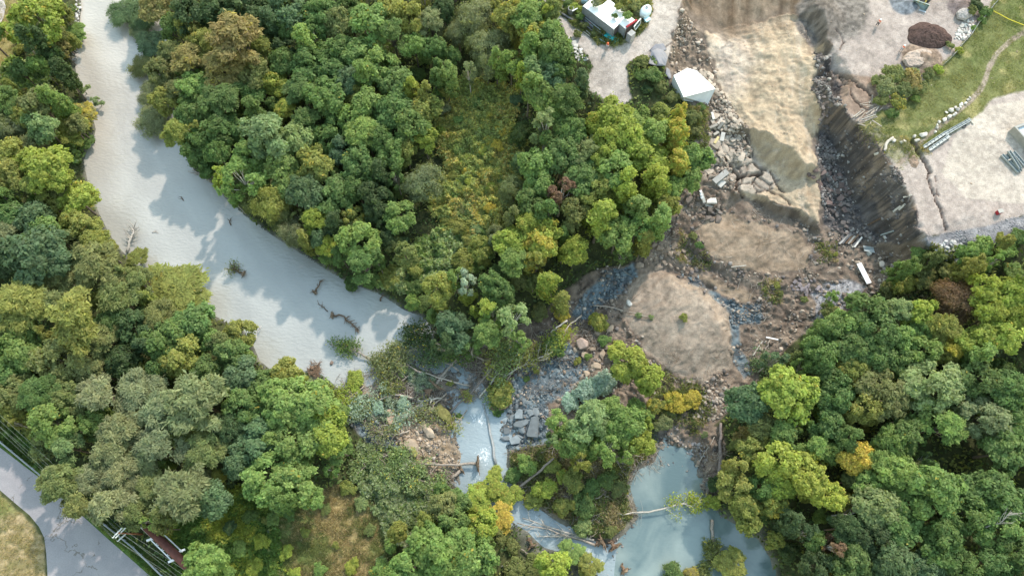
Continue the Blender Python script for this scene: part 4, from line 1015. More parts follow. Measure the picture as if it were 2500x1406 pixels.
# region phrase, then rows: px, py, r, style, colour, share of turned leaves
WOODS = [
 ("by the pale paving in the far left corner", [(88, 52, 72, 'round', 'yg', .1), (85, 112, 42, 'round', 'dk', 0), (30, 72, 34, 'sparse', 'yg', .1)]),
 ("beside the rock lined river bank", [(150, 32, 32, 'tall', 'ol', 0), (165, 88, 28, 'tall', 'oy', .1), (140, 132, 24, 'bush', 'or', .2), (128, 70, 26, 'round', 'ol', 0)]),
 ("behind the pale weeds on the left bank", [(152, 182, 38, 'tall', 'dk', .05), (28, 172, 26, 'bush', 'mg', 0), (12, 250, 40, 'round', 'mg', 0), (60, 232, 22, 'bush', 'or', .3)]),
 ("leaning over the river's far bend", [(198, 212, 26, 'sparse', 'pl', 0), (237, 245, 22, 'sparse', 'pl', 0), (206, 280, 38, 'round', 'or', .45), (188, 325, 44, 'round', 'oy', .08), (176, 295, 30, 'round', 'ol', 0)]),
 ("on the left bank above dark water", [(92, 255, 48, 'round', 'ol', .05), (140, 250, 32, 'round', 'lg', .05), (104, 312, 46, 'round', 'pl', 0), (30, 322, 44, 'willow', 'gr', 0), (60, 290, 30, 'round', 'oy', .1), (148, 365, 30, 'bush', 'mg', 0), (15, 300, 30, 'round', 'ol', 0), (80, 355, 36, 'willow', 'gr', 0)]),
 ("in the yellow clump at the left margin", [(24, 372, 42, 'round', 'oy', .1), (115, 412, 68, 'round', 'yg', .04), (28, 432, 48, 'round', 'oy', .1), (190, 488, 54, 'round', 'yg', .12), (88, 462, 38, 'round', 'oy', 0), (20, 492, 36, 'round', 'mg', 0), (145, 455, 30, 'round', 'ol', 0), (60, 405, 34, 'round', 'ol', .1)]),
 ("between the yellow clump and the bleached snag", [(30, 528, 44, 'round', 'mg', 0), (82, 535, 48, 'round', 'bl', 0), (132, 506, 26, 'round', 'oy', .1), (30, 570, 44, 'round', 'gr', 0), (118, 568, 46, 'round', 'lg', 0), (213, 562, 42, 'round', 'oy', .05), (240, 602, 38, 'round', 'oy', .1), (172, 600, 40, 'round', 'ol', 0), (270, 604, 24, 'bush', 'oy', 0), (180, 545, 30, 'round', 'oy', .1)]),
 ("in the feathery clump below the bleached snag", [(92, 622, 84, 'big', 'bl', 0), (238, 655, 68, 'feather', 'ol', .04), (150, 682, 58, 'feather', 'ol', 0), (332, 632, 34, 'feather', 'oy', .06), (345, 692, 40, 'feather', 'ol', .04), (20, 660, 46, 'round', 'dk', 0), (290, 700, 44, 'feather', 'ol', 0)]),
 ("jutting into the river opposite the drifting snags", [(442, 712, 100, 'feather', 'oy', .07), (480, 790, 56, 'round', 'mg', 0), (392, 780, 52, 'feather', 'ol', 0)]),
 ("inland of the jutting tree on the left", [(68, 742, 74, 'feather', 'oy', .02), (205, 782, 82, 'feather', 'oy', .02), (300, 735, 56, 'feather', 'ol', 0), (20, 790, 50, 'feather', 'ol', 0), (335, 800, 56, 'round', 'dk', 0), (400, 828, 56, 'round', 'mg', 0), (140, 745, 46, 'feather', 'ol', 0), (280, 790, 44, 'feather', 'mg', 0)]),
 ("at the water's edge where the river widens", [(586, 818, 42, 'round', 'oy', .02), (566, 866, 44, 'round', 'mg', 0), (540, 840, 34, 'round', 'ol', 0)]),
 ("in the mixed trees behind the big grey clump", [(56, 862, 56, 'round', 'lg', 0), (150, 878, 60, 'round', 'ol', 0), (228, 905, 46, 'round', 'ol', 0), (258, 832, 48, 'feather', 'ol', 0), (300, 880, 42, 'round', 'dk', .04), (440, 872, 52, 'round', 'oy', .05), (352, 858, 38, 'round', 'dk', 0), (30, 915, 46, 'round', 'mg', 0), (500, 905, 40, 'round', 'mg', .05), (196, 845, 36, 'round', 'dk', 0), (395, 900, 38, 'round', 'mg', 0)]),
 ("at the river mouth by the brush pile", [(592, 922, 54, 'round', 'bl', 0), (702, 915, 44, 'round', 'oy', .12), (640, 940, 40, 'round', 'mg', 0), (522, 940, 38, 'round', 'oy', .1), (745, 935, 30, 'bush', 'pl', 0)]),
 ("on the verge beyond the guardrail", [(42, 958, 50, 'round', 'ol', 0), (104, 962, 54, 'round', 'mg', 0), (168, 962, 46, 'round', 'ol', 0), (40, 996, 32, 'round', 'oy', 0), (132, 1032, 64, 'big', 'lg', .03), (238, 1030, 38, 'round', 'lg', 0), (170, 1092, 46, 'feather', 'pl', 0), (120, 1085, 40, 'round', 'ol', 0), (196, 1000, 40, 'round', 'ol', 0)]),
 ("in the big grey clump above the road", [(255, 972, 66, 'feather', 'gr', 0), (342, 962, 64, 'feather', 'gr', 0), (482, 985, 84, 'feather', 'gr', 0), (408, 1012, 62, 'feather', 'gr', 0), (310, 1052, 60, 'feather', 'gr', 0), (395, 1092, 66, 'feather', 'gr', 0), (505, 1105, 62, 'feather', 'ol', 0), (284, 1112, 54, 'feather', 'gr', 0), (440, 1048, 50, 'feather', 'ol', 0), (360, 1130, 48, 'feather', 'gr', 0)]),
 ("on the near side of the grey green clump", [(452, 1205, 74, 'feather', 'gr', 0), (160, 1182, 58, 'feather', 'ol', 0), (230, 1172, 50, 'feather', 'gr', 0), (305, 1160, 50, 'feather', 'gr', 0), (205, 1238, 50, 'feather', 'ol', 0), (275, 1232, 58, 'feather', 'gr', 0), (340, 1250, 42, 'feather', 'ol', 0), (526, 1222, 48, 'round', 'bl', 0), (400, 1262, 36, 'round', 'ol', 0), (135, 1165, 34, 'feather', 'gr', 0), (370, 1190, 46, 'feather', 'ol', 0)]),
 ("between the grey clump and the broken stream", [(622, 1088, 58, 'round', 'bl', 0), (592, 992, 50, 'round', 'mg', 0), (632, 1012, 40, 'round', 'mg', .08), (560, 1050, 46, 'round', 'dk', 0), (580, 1130, 42, 'round', 'bl', 0)]),
 ("in the bright clump beside the dry grass", [(702, 982, 70, 'big', 'lg', 0), (772, 1000, 74, 'big', 'lg', .06), (662, 1062, 44, 'round', 'lg', .04), (722, 1080, 58, 'round', 'lg', .04), (800, 1062, 58, 'round', 'yg', .04), (650, 1172, 62, 'round', 'lg', .04), (722, 1172, 54, 'round', 'lg', .06), (692, 1218, 44, 'round', 'mg', 0), (760, 1214, 32, 'round', 'lg', .08), (830, 1100, 36, 'round', 'lg', .04)]),
 ("next to the rusty pipe", [(503, 1366, 54, 'round', 'lg', .0)]),
 ("over the river at the far end", [(302, 30, 52, 'willow', 'bl', 0), (350, 52, 42, 'willow', 'bl', 0), (385, 28, 44, 'round', 'or', .05), (340, 78, 30, 'willow', 'gr', 0)]),
 ("in the dark wood at the far end", [(462, 40, 46, 'round', 'dk', 0), (425, 70, 36, 'round', 'mg', 0), (525, 28, 48, 'round', 'dk', 0), (600, 20, 52, 'round', 'dk', 0), (702, 25, 52, 'round', 'bl', 0), (782, 42, 48, 'round', 'mg', .04), (655, 55, 42, 'round', 'bl', 0), (740, 62, 38, 'round', 'mg', 0), (830, 60, 42, 'round', 'ol', .04), (560, 70, 34, 'round', 'dk', 0)]),
 ("on the right bank opposite the rocks", [(372, 108, 44, 'round', 'bl', 0), (352, 158, 44, 'willow', 'ol', 0), (395, 185, 38, 'round', 'ol', .06), (372, 228, 44, 'willow', 'gr', 0), (370, 290, 54, 'willow', 'gr', 0), (422, 140, 34, 'round', 'ol', .06), (410, 250, 36, 'round', 'oy', 0)]),
 ("in the orange tinged crowns far off", [(580, 108, 72, 'feather', 'or', .06), (472, 150, 54, 'feather', 'or', .1), (552, 172, 60, 'feather', 'or', .08), (622, 182, 46, 'round', 'ol', .06), (570, 215, 28, 'feather', 'or', .1), (510, 115, 40, 'feather', 'oy', .1), (630, 120, 40, 'feather', 'oy', .1)]),
 ("behind the orange tinged crowns", [(742, 116, 42, 'round', 'lg', .0), (822, 132, 50, 'round', 'mg', 0), (762, 168, 54, 'round', 'mg', 0), (695, 130, 34, 'round', 'dk', 0), (800, 180, 44, 'round', 'mg', 0), (690, 160, 36, 'round', 'mg', 0)]),
 ("on the right bank beside tree shadows", [(480, 212, 46, 'round', 'lg', .0), (505, 262, 50, 'round', 'mg', 0), (440, 225, 34, 'round', 'ol', .06), (552, 250, 54, 'round', 'mg', 0), (440, 330, 38, 'round', 'oy', .06), (524, 328, 50, 'round', 'mg', 0), (480, 372, 38, 'round', 'mg', 0), (464, 290, 38, 'round', 'mg', 0), (560, 310, 42, 'round', 'mg', 0), (530, 375, 36, 'round', 'mg', 0)]),
 ("in the right bank wood above snags", [(672, 206, 36, 'round', 'yg', .08), (700, 272, 30, 'round', 'yg', .25), (742, 228, 48, 'round', 'mg', 0), (802, 240, 58, 'round', 'mg', .05), (640, 275, 42, 'round', 'mg', 0), (620, 235, 34, 'round', 'mg', 0), (650, 335, 72, 'big', 'pl', 0), (715, 345, 48, 'round', 'pl', 0), (612, 388, 44, 'round', 'lg', 0), (772, 405, 50, 'round', 'oy', .1), (800, 345, 40, 'round', 'mg', .04), (752, 300, 36, 'round', 'mg', 0), (690, 400, 46, 'round', 'lg', 0)]),
 ("hanging over the water, right bank", [(592, 438, 56, 'sparse', 'lg', .02), (540, 435, 34, 'sparse', 'yg', .06), (662, 502, 56, 'willow', 'oy', 0), (720, 570, 42, 'willow', 'gr', 0), (615, 490, 40, 'willow', 'ol', 0), (560, 470, 36, 'sparse', 'lg', 0), (690, 535, 36, 'willow', 'ol', .05)]),
 ("in the wood behind the overhanging willows", [(820, 480, 52, 'round', 'mg', 0), (742, 472, 50, 'round', 'bl', 0), (770, 545, 32, 'round', 'yg', 0), (795, 602, 30, 'round', 'yg', .05), (872, 535, 28, 'round', 'oy', .3), (855, 575, 34, 'round', 'dk', 0), (700, 460, 40, 'round', 'lg', 0), (820, 540, 36, 'round', 'dk', 0), (780, 580, 30, 'round', 'bl', 0)]),
 ("standing out over the water above the debris", [(880, 592, 52, 'round', 'lg', 0), (884, 645, 52, 'round', 'mg', 0), (858, 690, 24, 'bush', 'mg', 0)]),
 ("in the wood left of the meadow's far end", [(850, 28, 44, 'round', 'mg', .04), (902, 60, 56, 'round', 'lg', .08), (962, 38, 48, 'round', 'oy', .06), (882, 130, 52, 'round', 'lg', 0), (958, 92, 48, 'round', 'mg', .04), (1002, 48, 40, 'round', 'oy', .04), (930, 165, 44, 'round', 'lg', 0), (1050, 60, 36, 'round', 'gr', 0), (1012, 112, 38, 'round', 'lg', .04), (1062, 118, 34, 'round', 'mg', .05), (1082, 30, 36, 'round', 'dk', 0)]),
 ("among the grey willows beyond the meadow", [(1162, 38, 58, 'willow', 'gr', 0), (1195, 112, 58, 'willow', 'gr', 0), (1120, 80, 40, 'willow', 'gr', 0), (1155, 105, 34, 'willow', 'ol', 0), (1240, 40, 42, 'round', 'oy', .12), (1225, 85, 30, 'bush', 'oy', .2), (1190, 165, 34, 'willow', 'gr', 0)]),
 ("between the grey willows and the yard track", [(1292, 42, 48, 'round', 'lg', .05), (1302, 82, 38, 'round', 'oy', .4), (1332, 48, 28, 'round', 'yg', .06), (1290, 125, 44, 'round', 'lg', 0), (1362, 130, 48, 'round', 'mg', 0), (1345, 85, 34, 'round', 'lg', 0), (1268, 20, 30, 'round', 'oy', .3)]),
 ("between the meadow and the yard's rim", [(1302, 170, 34, 'round', 'pl', .0), (1410, 198, 30, 'tall', 'bl', 0), (1290, 222, 40, 'tall', 'lg', .04), (1322, 232, 42, 'round', 'lg', 0), (1385, 245, 44, 'round', 'mg', 0), (1350, 190, 38, 'round', 'bl', 0), (1272, 185, 26, 'tall', 'yg', .2), (1262, 240, 24, 'bush', 'bl', 0), (1270, 330, 34, 'willow', 'dk', 0), (1330, 310, 50, 'sparse', 'pl', 0), (1392, 318, 44, 'round', 'mg', 0), (1355, 285, 36, 'round', 'lg', 0)]),
 ("in the tall wood left of the meadow", [(902, 192, 40, 'tall', 'lg', .02), (970, 205, 46, 'round', 'mg', 0), (897, 262, 48, 'round', 'lg', 0), (962, 282, 50, 'round', 'mg', 0), (1030, 272, 44, 'round', 'oy', .08), (1010, 230, 30, 'round', 'yg', .0), (1060, 205, 32, 'round', 'mg', 0), (1092, 182, 36, 'tall', 'lg', 0), (1002, 312, 48, 'round', 'mg', .04), (872, 300, 46, 'round', 'lg', 0), (1080, 262, 26, 'bush', 'gr', 0), (850, 200, 40, 'round', 'bl', 0)]),
 ("between the round willow and the river", [(892, 332, 50, 'round', 'lg', .03), (950, 378, 46, 'round', 'mg', 0), (872, 400, 46, 'round', 'mg', .06), (930, 345, 40, 'round', 'mg', 0), (1035, 340, 32, 'round', 'yg', .1), (990, 372, 34, 'round', 'oy', .04), (930, 430, 40, 'round', 'dk', 0), (870, 455, 40, 'round', 'mg', 0), (910, 480, 40, 'round', 'dk', 0), (840, 370, 38, 'round', 'bl', 0)]),
 ("at the left edge of the meadow", [(1032, 448, 58, 'willow', 'gr', 0)]),
 ("near the riverside weeds", [(975, 530, 42, 'round', 'lg', .05), (985, 592, 22, 'bush', 'bl', 0), (925, 520, 34, 'round', 'dk', 0), (945, 580, 28, 'round', 'dk', 0)]),
 ("at the right edge of the meadow", [(1252, 468, 40, 'willow', 'gr', 0), (1212, 572, 26, 'willow', 'gr', 0), (1120, 552, 34, 'bush', 'oy', .04), (1275, 400, 34, 'willow', 'bl', 0), (1225, 320, 20, 'bush', 'ye', .1), (1195, 345, 20, 'bush', 'oy', .4), (1205, 270, 22, 'bush', 'oy', .4)]),
 ("between the meadow and the slide's left edge", [(1310, 400, 46, 'round', 'lg', 0), (1442, 305, 30, 'tall', 'yg', .3), (1372, 380, 46, 'round', 'mg', 0), (1420, 432, 54, 'round', 'mg', 0), (1370, 470, 50, 'sparse', 'br', .05), (1320, 460, 42, 'round', 'lg', 0), (1420, 370, 44, 'round', 'ol', .04), (1290, 500, 42, 'round', 'mg', 0), (1340, 530, 42, 'round', 'mg', 0), (1400, 520, 44, 'round', 'ol', .06)]),
 ("at the yard's rim above the broken crust", [(1502, 290, 54, 'round', 'yg', 0), (1560, 300, 44, 'bush', 'lg', 0), (1475, 330, 44, 'round', 'yg', 0), (1540, 350, 46, 'round', 'yg', .04), (1600, 330, 42, 'round', 'lg', 0), (1610, 275, 34, 'bush', 'oy', 0)]),
 ("on the very edge of the slide", [(1655, 285, 26, 'tall', 'yg', .5), (1650, 338, 38, 'tall', 'yg', .5), (1640, 395, 46, 'tall', 'yg', .55), (1582, 385, 52, 'round', 'yg', .02), (1692, 385, 42, 'round', 'lg', 0), (1680, 440, 34, 'round', 'lg', .04)]),
 ("in the tall wood beside the cracked blocks", [(1532, 452, 46, 'tall', 'yg', .02), (1602, 450, 46, 'tall', 'yg', .04), (1640, 460, 34, 'round', 'lg', .05), (1472, 390, 44, 'round', 'yg', 0), (1502, 420, 54, 'round', 'lg', 0), (1462, 470, 46, 'round', 'oy', 0), (1462, 540, 64, 'tall', 'yg', .02), (1540, 520, 48, 'tall', 'lg', .04), (1602, 525, 46, 'tall', 'lg', .06), (1570, 598, 40, 'tall', 'oy', .12), (1510, 570, 48, 'round', 'lg', 0), (1560, 555, 42, 'round', 'lg', .06), (1625, 500, 36, 'round', 'oy', .06)]),
 ("in the yellowing group above the stream", [(1252, 592, 46, 'round', 'yg', 0), (1322, 590, 52, 'round', 'yg', .35), (1402, 618, 38, 'round', 'yg', 0), (1345, 690, 46, 'tall', 'yg', .15), (1370, 745, 36, 'tall', 'oy', .08), (1252, 640, 46, 'feather', 'lg', 0), (1310, 650, 34, 'tall', 'oy', .3), (1290, 550, 36, 'round', 'yg', .1)]),
 ("along the shore below the riverside weeds", [(955, 682, 36, 'bush', 'oy', .02), (1072, 705, 44, 'round', 'oy', .06), (1010, 702, 30, 'bush', 'mg', 0), (1132, 635, 40, 'bush', 'oy', .04), (1200, 702, 40, 'round', 'mg', .04), (1030, 745, 30, 'bush', 'mg', 0), (1015, 660, 28, 'bush', 'oy', 0)]),
 ("leaning above the river mouth", [(1178, 760, 46, 'sparse', 'yg', .06), (1252, 780, 50, 'sparse', 'pl', .02), (1108, 805, 50, 'round', 'bl', 0), (1190, 820, 40, 'round', 'lg', 0), (1138, 690, 36, 'sparse', 'si', 0), (1225, 720, 36, 'round', 'mg', 0), (1150, 850, 32, 'sparse', 'mg', 0), (1205, 770, 36, 'sparse', 'lg', .03), (1270, 830, 34, 'sparse', 'lg', .04), (1080, 840, 34, 'sparse', 'dk', 0)]),
 ("among the blue grey rubble", [(1375, 770, 26, 'bush', 'ye', .2), (1378, 812, 22, 'bush', 'yg', .5), (1350, 845, 38, 'bush', 'mg', .1), (1460, 785, 30, 'bush', 'oy', .2), (1475, 830, 20, 'bush', 'lg', 0)]),
 ("on the clod between the stream's channels", [(1222, 962, 42, 'bush', 'oy', .06)]),
 ("at the foot of the gravel mound", [(1532, 882, 52, 'round', 'yg', 0), (1582, 925, 42, 'round', 'yg', 0), (1505, 850, 30, 'bush', 'yg', 0), (1650, 985, 34, 'bush', 'ye', .2), (1690, 975, 30, 'bush', 'ye', .3), (1600, 990, 28, 'bush', 'oy', .3), (1515, 905, 30, 'bush', 'mg', 0), (1620, 1035, 28, 'bush', 'gr', 0), (1670, 775, 14, 'bush', 'oy', 0), (1640, 975, 22, 'bush', 'yg', .3)]),
 ("leaning over the grey slabs", [(1432, 962, 44, 'bush', 'si', 0), (1475, 930, 42, 'bush', 'si', 0), (1395, 985, 32, 'bush', 'si', 0)]),
 ("in the big clump on the island", [(1365, 1030, 44, 'sparse', 'lg', .03), (1442, 1030, 54, 'round', 'pl', 0), (1520, 1040, 50, 'round', 'lg', 0), (1482, 1098, 44, 'sparse', 'lg', 0), (1562, 1078, 36, 'round', 'yg', .06), (1395, 1080, 42, 'round', 'lg', 0), (1530, 1105, 34, 'sparse', 'lg', 0), (1420, 1130, 30, 'sparse', 'oy', 0), (1345, 1072, 28, 'sparse', 'pl', 0), (1490, 1000, 34, 'round', 'lg', 0), (1575, 1040, 26, 'sparse', 'yg', 0)]),
 ("among the bushes on the island", [(1290, 1135, 34, 'bush', 'lg', .02), (1332, 1190, 38, 'bush', 'yg', .05), (1402, 1175, 40, 'bush', 'oy', .04), (1425, 1235, 38, 'bush', 'mg', .05), (1480, 1170, 30, 'bush', 'mg', 0), (1305, 1220, 30, 'bush', 'oy', .04), (1375, 1235, 32, 'bush', 'oy', .03), (1370, 1160, 22, 'bush', 'yg', .25), (1510, 1190, 30, 'bush', 'ol', .1), (1445, 1190, 28, 'bush', 'mg', 0), (1252, 1165, 28, 'bush', 'mg', 0), (1350, 1140, 26, 'bush', 'oy', 0), (1490, 1295, 20, 'bush', 'ol', 0), (1425, 1285, 28, 'bush', 'pl', .1)]),
 ("in the yellow clump by the stream", [(1160, 1222, 46, 'tall', 'yg', .14), (1202, 1190, 40, 'round', 'yg', .12), (1222, 1260, 44, 'round', 'ye', .1), (1175, 1285, 42, 'round', 'yg', .2), (1212, 1150, 28, 'tall', 'yg', .06), (1242, 1210, 32, 'round', 'yg', .1)]),
 ("behind the yellow clump by the stream", [(1080, 1240, 40, 'round', 'ol', .02), (1105, 1275, 42, 'round', 'mg', 0), (1120, 1225, 34, 'round', 'mg', 0)]),
 ("in the broad bright clump by the lower margin", [(1062, 1345, 74, 'big', 'lg', .03), (1152, 1365, 56, 'round', 'lg', .06), (1000, 1385, 50, 'round', 'lg', .04), (1120, 1320, 44, 'round', 'lg', 0), (930, 1395, 40, 'bush', 'lg', .1), (1100, 1395, 44, 'round', 'lg', 0)]),
 ("below the root plate at the lower margin", [(1352, 1385, 46, 'round', 'yg', .03), (1395, 1350, 36, 'round', 'lg', .02), (1440, 1382, 34, 'round', 'oy', .1), (1300, 1385, 36, 'bush', 'ol', 0), (1255, 1395, 36, 'bush', 'ol', 0), (1785, 1380, 46, 'round', 'oy', .06), (1640, 1400, 40, 'bush', 'mg', 0), (1690, 1402, 24, 'bush', 'or', .3)]),
 ("below the stony apron", [(2240, 622, 28, 'bush', 'lg', .1), (2262, 652, 42, 'bush', 'ol', .08), (2390, 602, 42, 'bush', 'lg', .03), (2455, 612, 34, 'bush', 'lg', .05), (2485, 582, 30, 'bush', 'mg', .03), (2205, 692, 38, 'bush', 'oy', .08), (2262, 690, 34, 'bush', 'ol', .1), (2400, 650, 32, 'bush', 'mg', .1), (2470, 660, 34, 'bush', 'lg', .1), (2310, 670, 30, 'bush', 'ol', .1), (2170, 705, 28, 'bush', 'ol', .1)]),
 ("standing alone among the green crowns", [(2332, 732, 64, 'willow', 'br', 0)]),
 ("beside the grey gravel fan", [(2112, 762, 54, 'round', 'mg', 0), (2060, 790, 40, 'round', 'lg', 0), (2012, 812, 44, 'round', 'mg', 0), (2142, 815, 54, 'round', 'mg', .0), (2072, 852, 52, 'round', 'mg', .04), (2190, 760, 40, 'round', 'pl', .0), (2000, 868, 48, 'round', 'mg', 0), (2030, 760, 30, 'bush', 'ol', .1)]),
 ("round the reddish brown tree", [(2242, 768, 40, 'round', 'yg', .02), (2405, 738, 46, 'round', 'yg', .02), (2470, 728, 50, 'round', 'yg', .03), (2302, 805, 40, 'round', 'oy', .05), (2320, 848, 36, 'round', 'ye', .4), (2252, 860, 46, 'round', 'lg', .02), (2385, 830, 48, 'round', 'yg', .05), (2452, 820, 52, 'round', 'yg', .05), (2420, 770, 42, 'round', 'yg', .04), (2200, 830, 42, 'round', 'lg', 0), (2240, 810, 36, 'round', 'lg', 0), (2480, 780, 40, 'round', 'yg', .02), (2400, 700, 36, 'round', 'yg', .02)]),
 ("at the slide's foot by the pale rubble", [(1925, 962, 72, 'big', 'lm', .08), (1822, 990, 54, 'round', 'bl', 0), (1812, 1062, 34, 'bush', 'or', .12), (1830, 1105, 40, 'round', 'oy', .1), (1890, 880, 38, 'sparse', 'bl', 0), (1860, 1040, 36, 'round', 'ol', .04)]),
 ("behind the lime green tree", [(2040, 968, 54, 'big', 'mg', 0), (2128, 862, 52, 'round', 'mg', 0), (2080, 905, 44, 'round', 'oy', .1), (2152, 960, 68, 'big', 'ol', .02), (2110, 1000, 46, 'round', 'oy', .04), (2020, 1040, 46, 'round', 'mg', 0), (2010, 910, 40, 'round', 'mg', 0)]),
 ("in the right wood at mid height", [(2272, 940, 74, 'big', 'pl', 0), (2382, 928, 58, 'round', 'mg', .03), (2462, 950, 52, 'round', 'mg', 0), (2300, 1040, 54, 'round', 'lg', 0), (2402, 1022, 68, 'big', 'gr', 0), (2445, 1102, 58, 'round', 'mg', 0), (2202, 1060, 48, 'round', 'mg', .04), (2172, 1085, 42, 'round', 'lg', .04), (2390, 885, 44, 'round', 'lg', .04), (2470, 1030, 48, 'round', 'mg', 0), (2200, 895, 44, 'round', 'mg', 0), (2250, 1000, 40, 'round', 'lg', 0)]),
 ("in the right wood round the golden tree", [(2080, 1118, 46, 'round', 'ye', .3), (1902, 1062, 44, 'round', 'lg', .04), (1900, 1125, 56, 'round', 'yg', .02), (1965, 1160, 62, 'round', 'yg', .0), (1910, 1175, 44, 'round', 'yg', 0), (2072, 1070, 42, 'round', 'mg', .04), (2022, 1208, 46, 'round', 'yg', .1), (1985, 1090, 40, 'round', 'lg', 0), (2140, 1130, 40, 'round', 'lg', .02), (2120, 1180, 40, 'round', 'lg', 0)]),
 ("in the right wood near the lower right corner", [(2132, 1242, 58, 'round', 'pl', 0), (2190, 1155, 50, 'round', 'lg', 0), (2282, 1192, 74, 'big', 'lg', .04), (2202, 1290, 58, 'round', 'mg', .02), (2302, 1322, 58, 'round', 'mg', .03), (2402, 1195, 58, 'round', 'mg', 0), (2465, 1232, 54, 'round', 'mg', 0), (2430, 1295, 58, 'round', 'lg', 0), (2482, 1345, 50, 'round', 'mg', 0), (2350, 1255, 52, 'round', 'mg', 0), (2340, 1380, 48, 'round', 'mg', 0), (2430, 1372, 44, 'round', 'mg', 0), (2225, 1230, 50, 'round', 'lg', .03)]),
 ("on the pond's right bank", [(1792, 1192, 44, 'round', 'oy', .04), (1822, 1245, 48, 'round', 'oy', .05), (1890, 1235, 38, 'round', 'oy', .25), (1742, 1182, 22, 'bush', 'dk', .02), (1742, 1226, 24, 'bush', 'lm', .04), (1860, 1190, 38, 'round', 'mg', .04), (1800, 1145, 32, 'round', 'oy', .08)]),
 ("in the shaded wood right of the pond", [(1962, 1302, 42, 'sparse', 'dk', 0), (2032, 1330, 40, 'sparse', 'br', .1), (2082, 1372, 56, 'round', 'mg', 0), (2182, 1382, 52, 'round', 'bl', .03), (1930, 1270, 40, 'round', 'dk', 0), (1990, 1385, 40, 'round', 'dk', 0), (2060, 1290, 42, 'round', 'dk', 0), (2130, 1320, 46, 'round', 'dk', 0), (1925, 1345, 34, 'bush', 'dk', 0), (2250, 1385, 44, 'round', 'bl', 0)]),
 ("on the dry clearing", [(708, 1255, 20, 'bush', 'mg', 0), (745, 1300, 16, 'bush', 'oy', 0), (795, 1240, 18, 'bush', 'ol', .04), (880, 1225, 24, 'bush', 'pl', 0), (905, 1290, 20, 'bush', 'ol', 0), (955, 1330, 24, 'bush', 'lg', 0), (860, 1385, 26, 'bush', 'yg', .04), (780, 1390, 22, 'bush', 'lg', 0), (700, 1345, 24, 'bush', 'yg', .03), (820, 1330, 12, 'bush', 'oy', 0), (720, 1400, 20, 'bush', 'yg', 0), (850, 1190, 26, 'bush', 'oy', 0), (935, 1375, 24, 'bush', 'pl', 0)]),
 ("on the weedy green slope", [(610, 1262, 24, 'bush', 'mg', 0), (640, 1320, 26, 'bush', 'yg', 0), (585, 1340, 24, 'bush', 'lg', 0), (620, 1385, 26, 'bush', 'yg', .03), (560, 1290, 22, 'bush', 'dk', 0), (560, 1395, 20, 'bush', 'lg', 0), (655, 1270, 18, 'bush', 'oy', 0)]),
 ("among the meadow weeds", [(1150, 305, 16, 'bush', 'oy', .1), (1118, 365, 18, 'bush', 'lg', .1), (1205, 395, 16, 'bush', 'oy', .25), (1140, 420, 14, 'bush', 'ye', .1), (1170, 470, 18, 'bush', 'oy', .15), (1110, 470, 16, 'bush', 'lg', .05), (1195, 510, 20, 'bush', 'ye', .2), (1130, 510, 18, 'bush', 'ol', .1), (1075, 320, 16, 'bush', 'yg', .1), (1165, 250, 16, 'bush', 'mg', .1), (1095, 400, 14, 'bush', 'oy', .2), (1225, 440, 14, 'bush', 'mg', 0), (1160, 560, 20, 'bush', 'pl', 0), (1090, 540, 18, 'bush', 'oy', .1), (1185, 300, 20, 'bush', 'oy', .3), (1130, 335, 16, 'bush', 'yg', .1), (1180, 365, 18, 'bush', 'yg', .2), (1150, 445, 18, 'bush', 'yg', .1), (1215, 355, 20, 'bush', 'ye', .2), (1105, 430, 16, 'bush', 'oy', 0), (1180, 430, 16, 'bush', 'oy', .3), (1120, 290, 18, 'bush', 'lg', 0), (1200, 455, 18, 'bush', 'yg', .2)]),
 ("on the muddy bars of the blocked bend", [(985, 905, 18, 'bush', 'pl', 0), (1030, 930, 14, 'bush', 'ol', .05), (870, 955, 18, 'bush', 'lm', 0), (865, 920, 30, 'bush', 'lm', 0), (925, 1000, 22, 'bush', 'si', 0), (985, 985, 22, 'bush', 'si', 0), (885, 1000, 24, 'bush', 'gr', 0), (1100, 935, 12, 'bush', 'oy', .2), (1245, 870, 18, 'bush', 'mg', .05), (1310, 905, 12, 'bush', 'oy', .1), (1285, 925, 10, 'bush', 'lg', 0), (1410, 880, 14, 'bush', 'oy', .2), (1435, 870, 12, 'bush', 'lg', 0), (1215, 1000, 18, 'bush', 'mg', 0), (1120, 1015, 10, 'bush', 'lg', .1)]),
 ("on the brown debris of the slide", [(1895, 695, 12, 'bush', 'oy', .1), (1905, 715, 10, 'bush', 'ol', .1), (1965, 730, 12, 'bush', 'ol', .1), (2040, 620, 9, 'bush', 'oy', .15), (1705, 600, 14, 'bush', 'mg', 0), (1690, 575, 14, 'bush', 'ol', 0), (1560, 770, 10, 'bush', 'pl', 0), (1590, 775, 9, 'bush', 'pl', 0), (1790, 985, 12, 'bush', 'gr', .1), (1720, 1060, 12, 'bush', 'gr', .1), (1640, 1010, 14, 'bush', 'ol', .1)]),
 ("on the yard side of the grey tarpaulin", [(1568, 150, 22, 'bush', 'ol', .05), (1592, 185, 30, 'bush', 'mg', 0), (1610, 208, 22, 'bush', 'ol', 0), (1560, 185, 18, 'bush', 'mg', .04), (1580, 220, 16, 'bush', 'dk', 0)]),
 ("below the white sheet", [(1690, 285, 26, 'bush', 'ol', .05), (1712, 262, 14, 'bush', 'mg', 0), (1695, 318, 20, 'bush', 'ol', .1), (1640, 240, 22, 'bush', 'ol', .1)]),
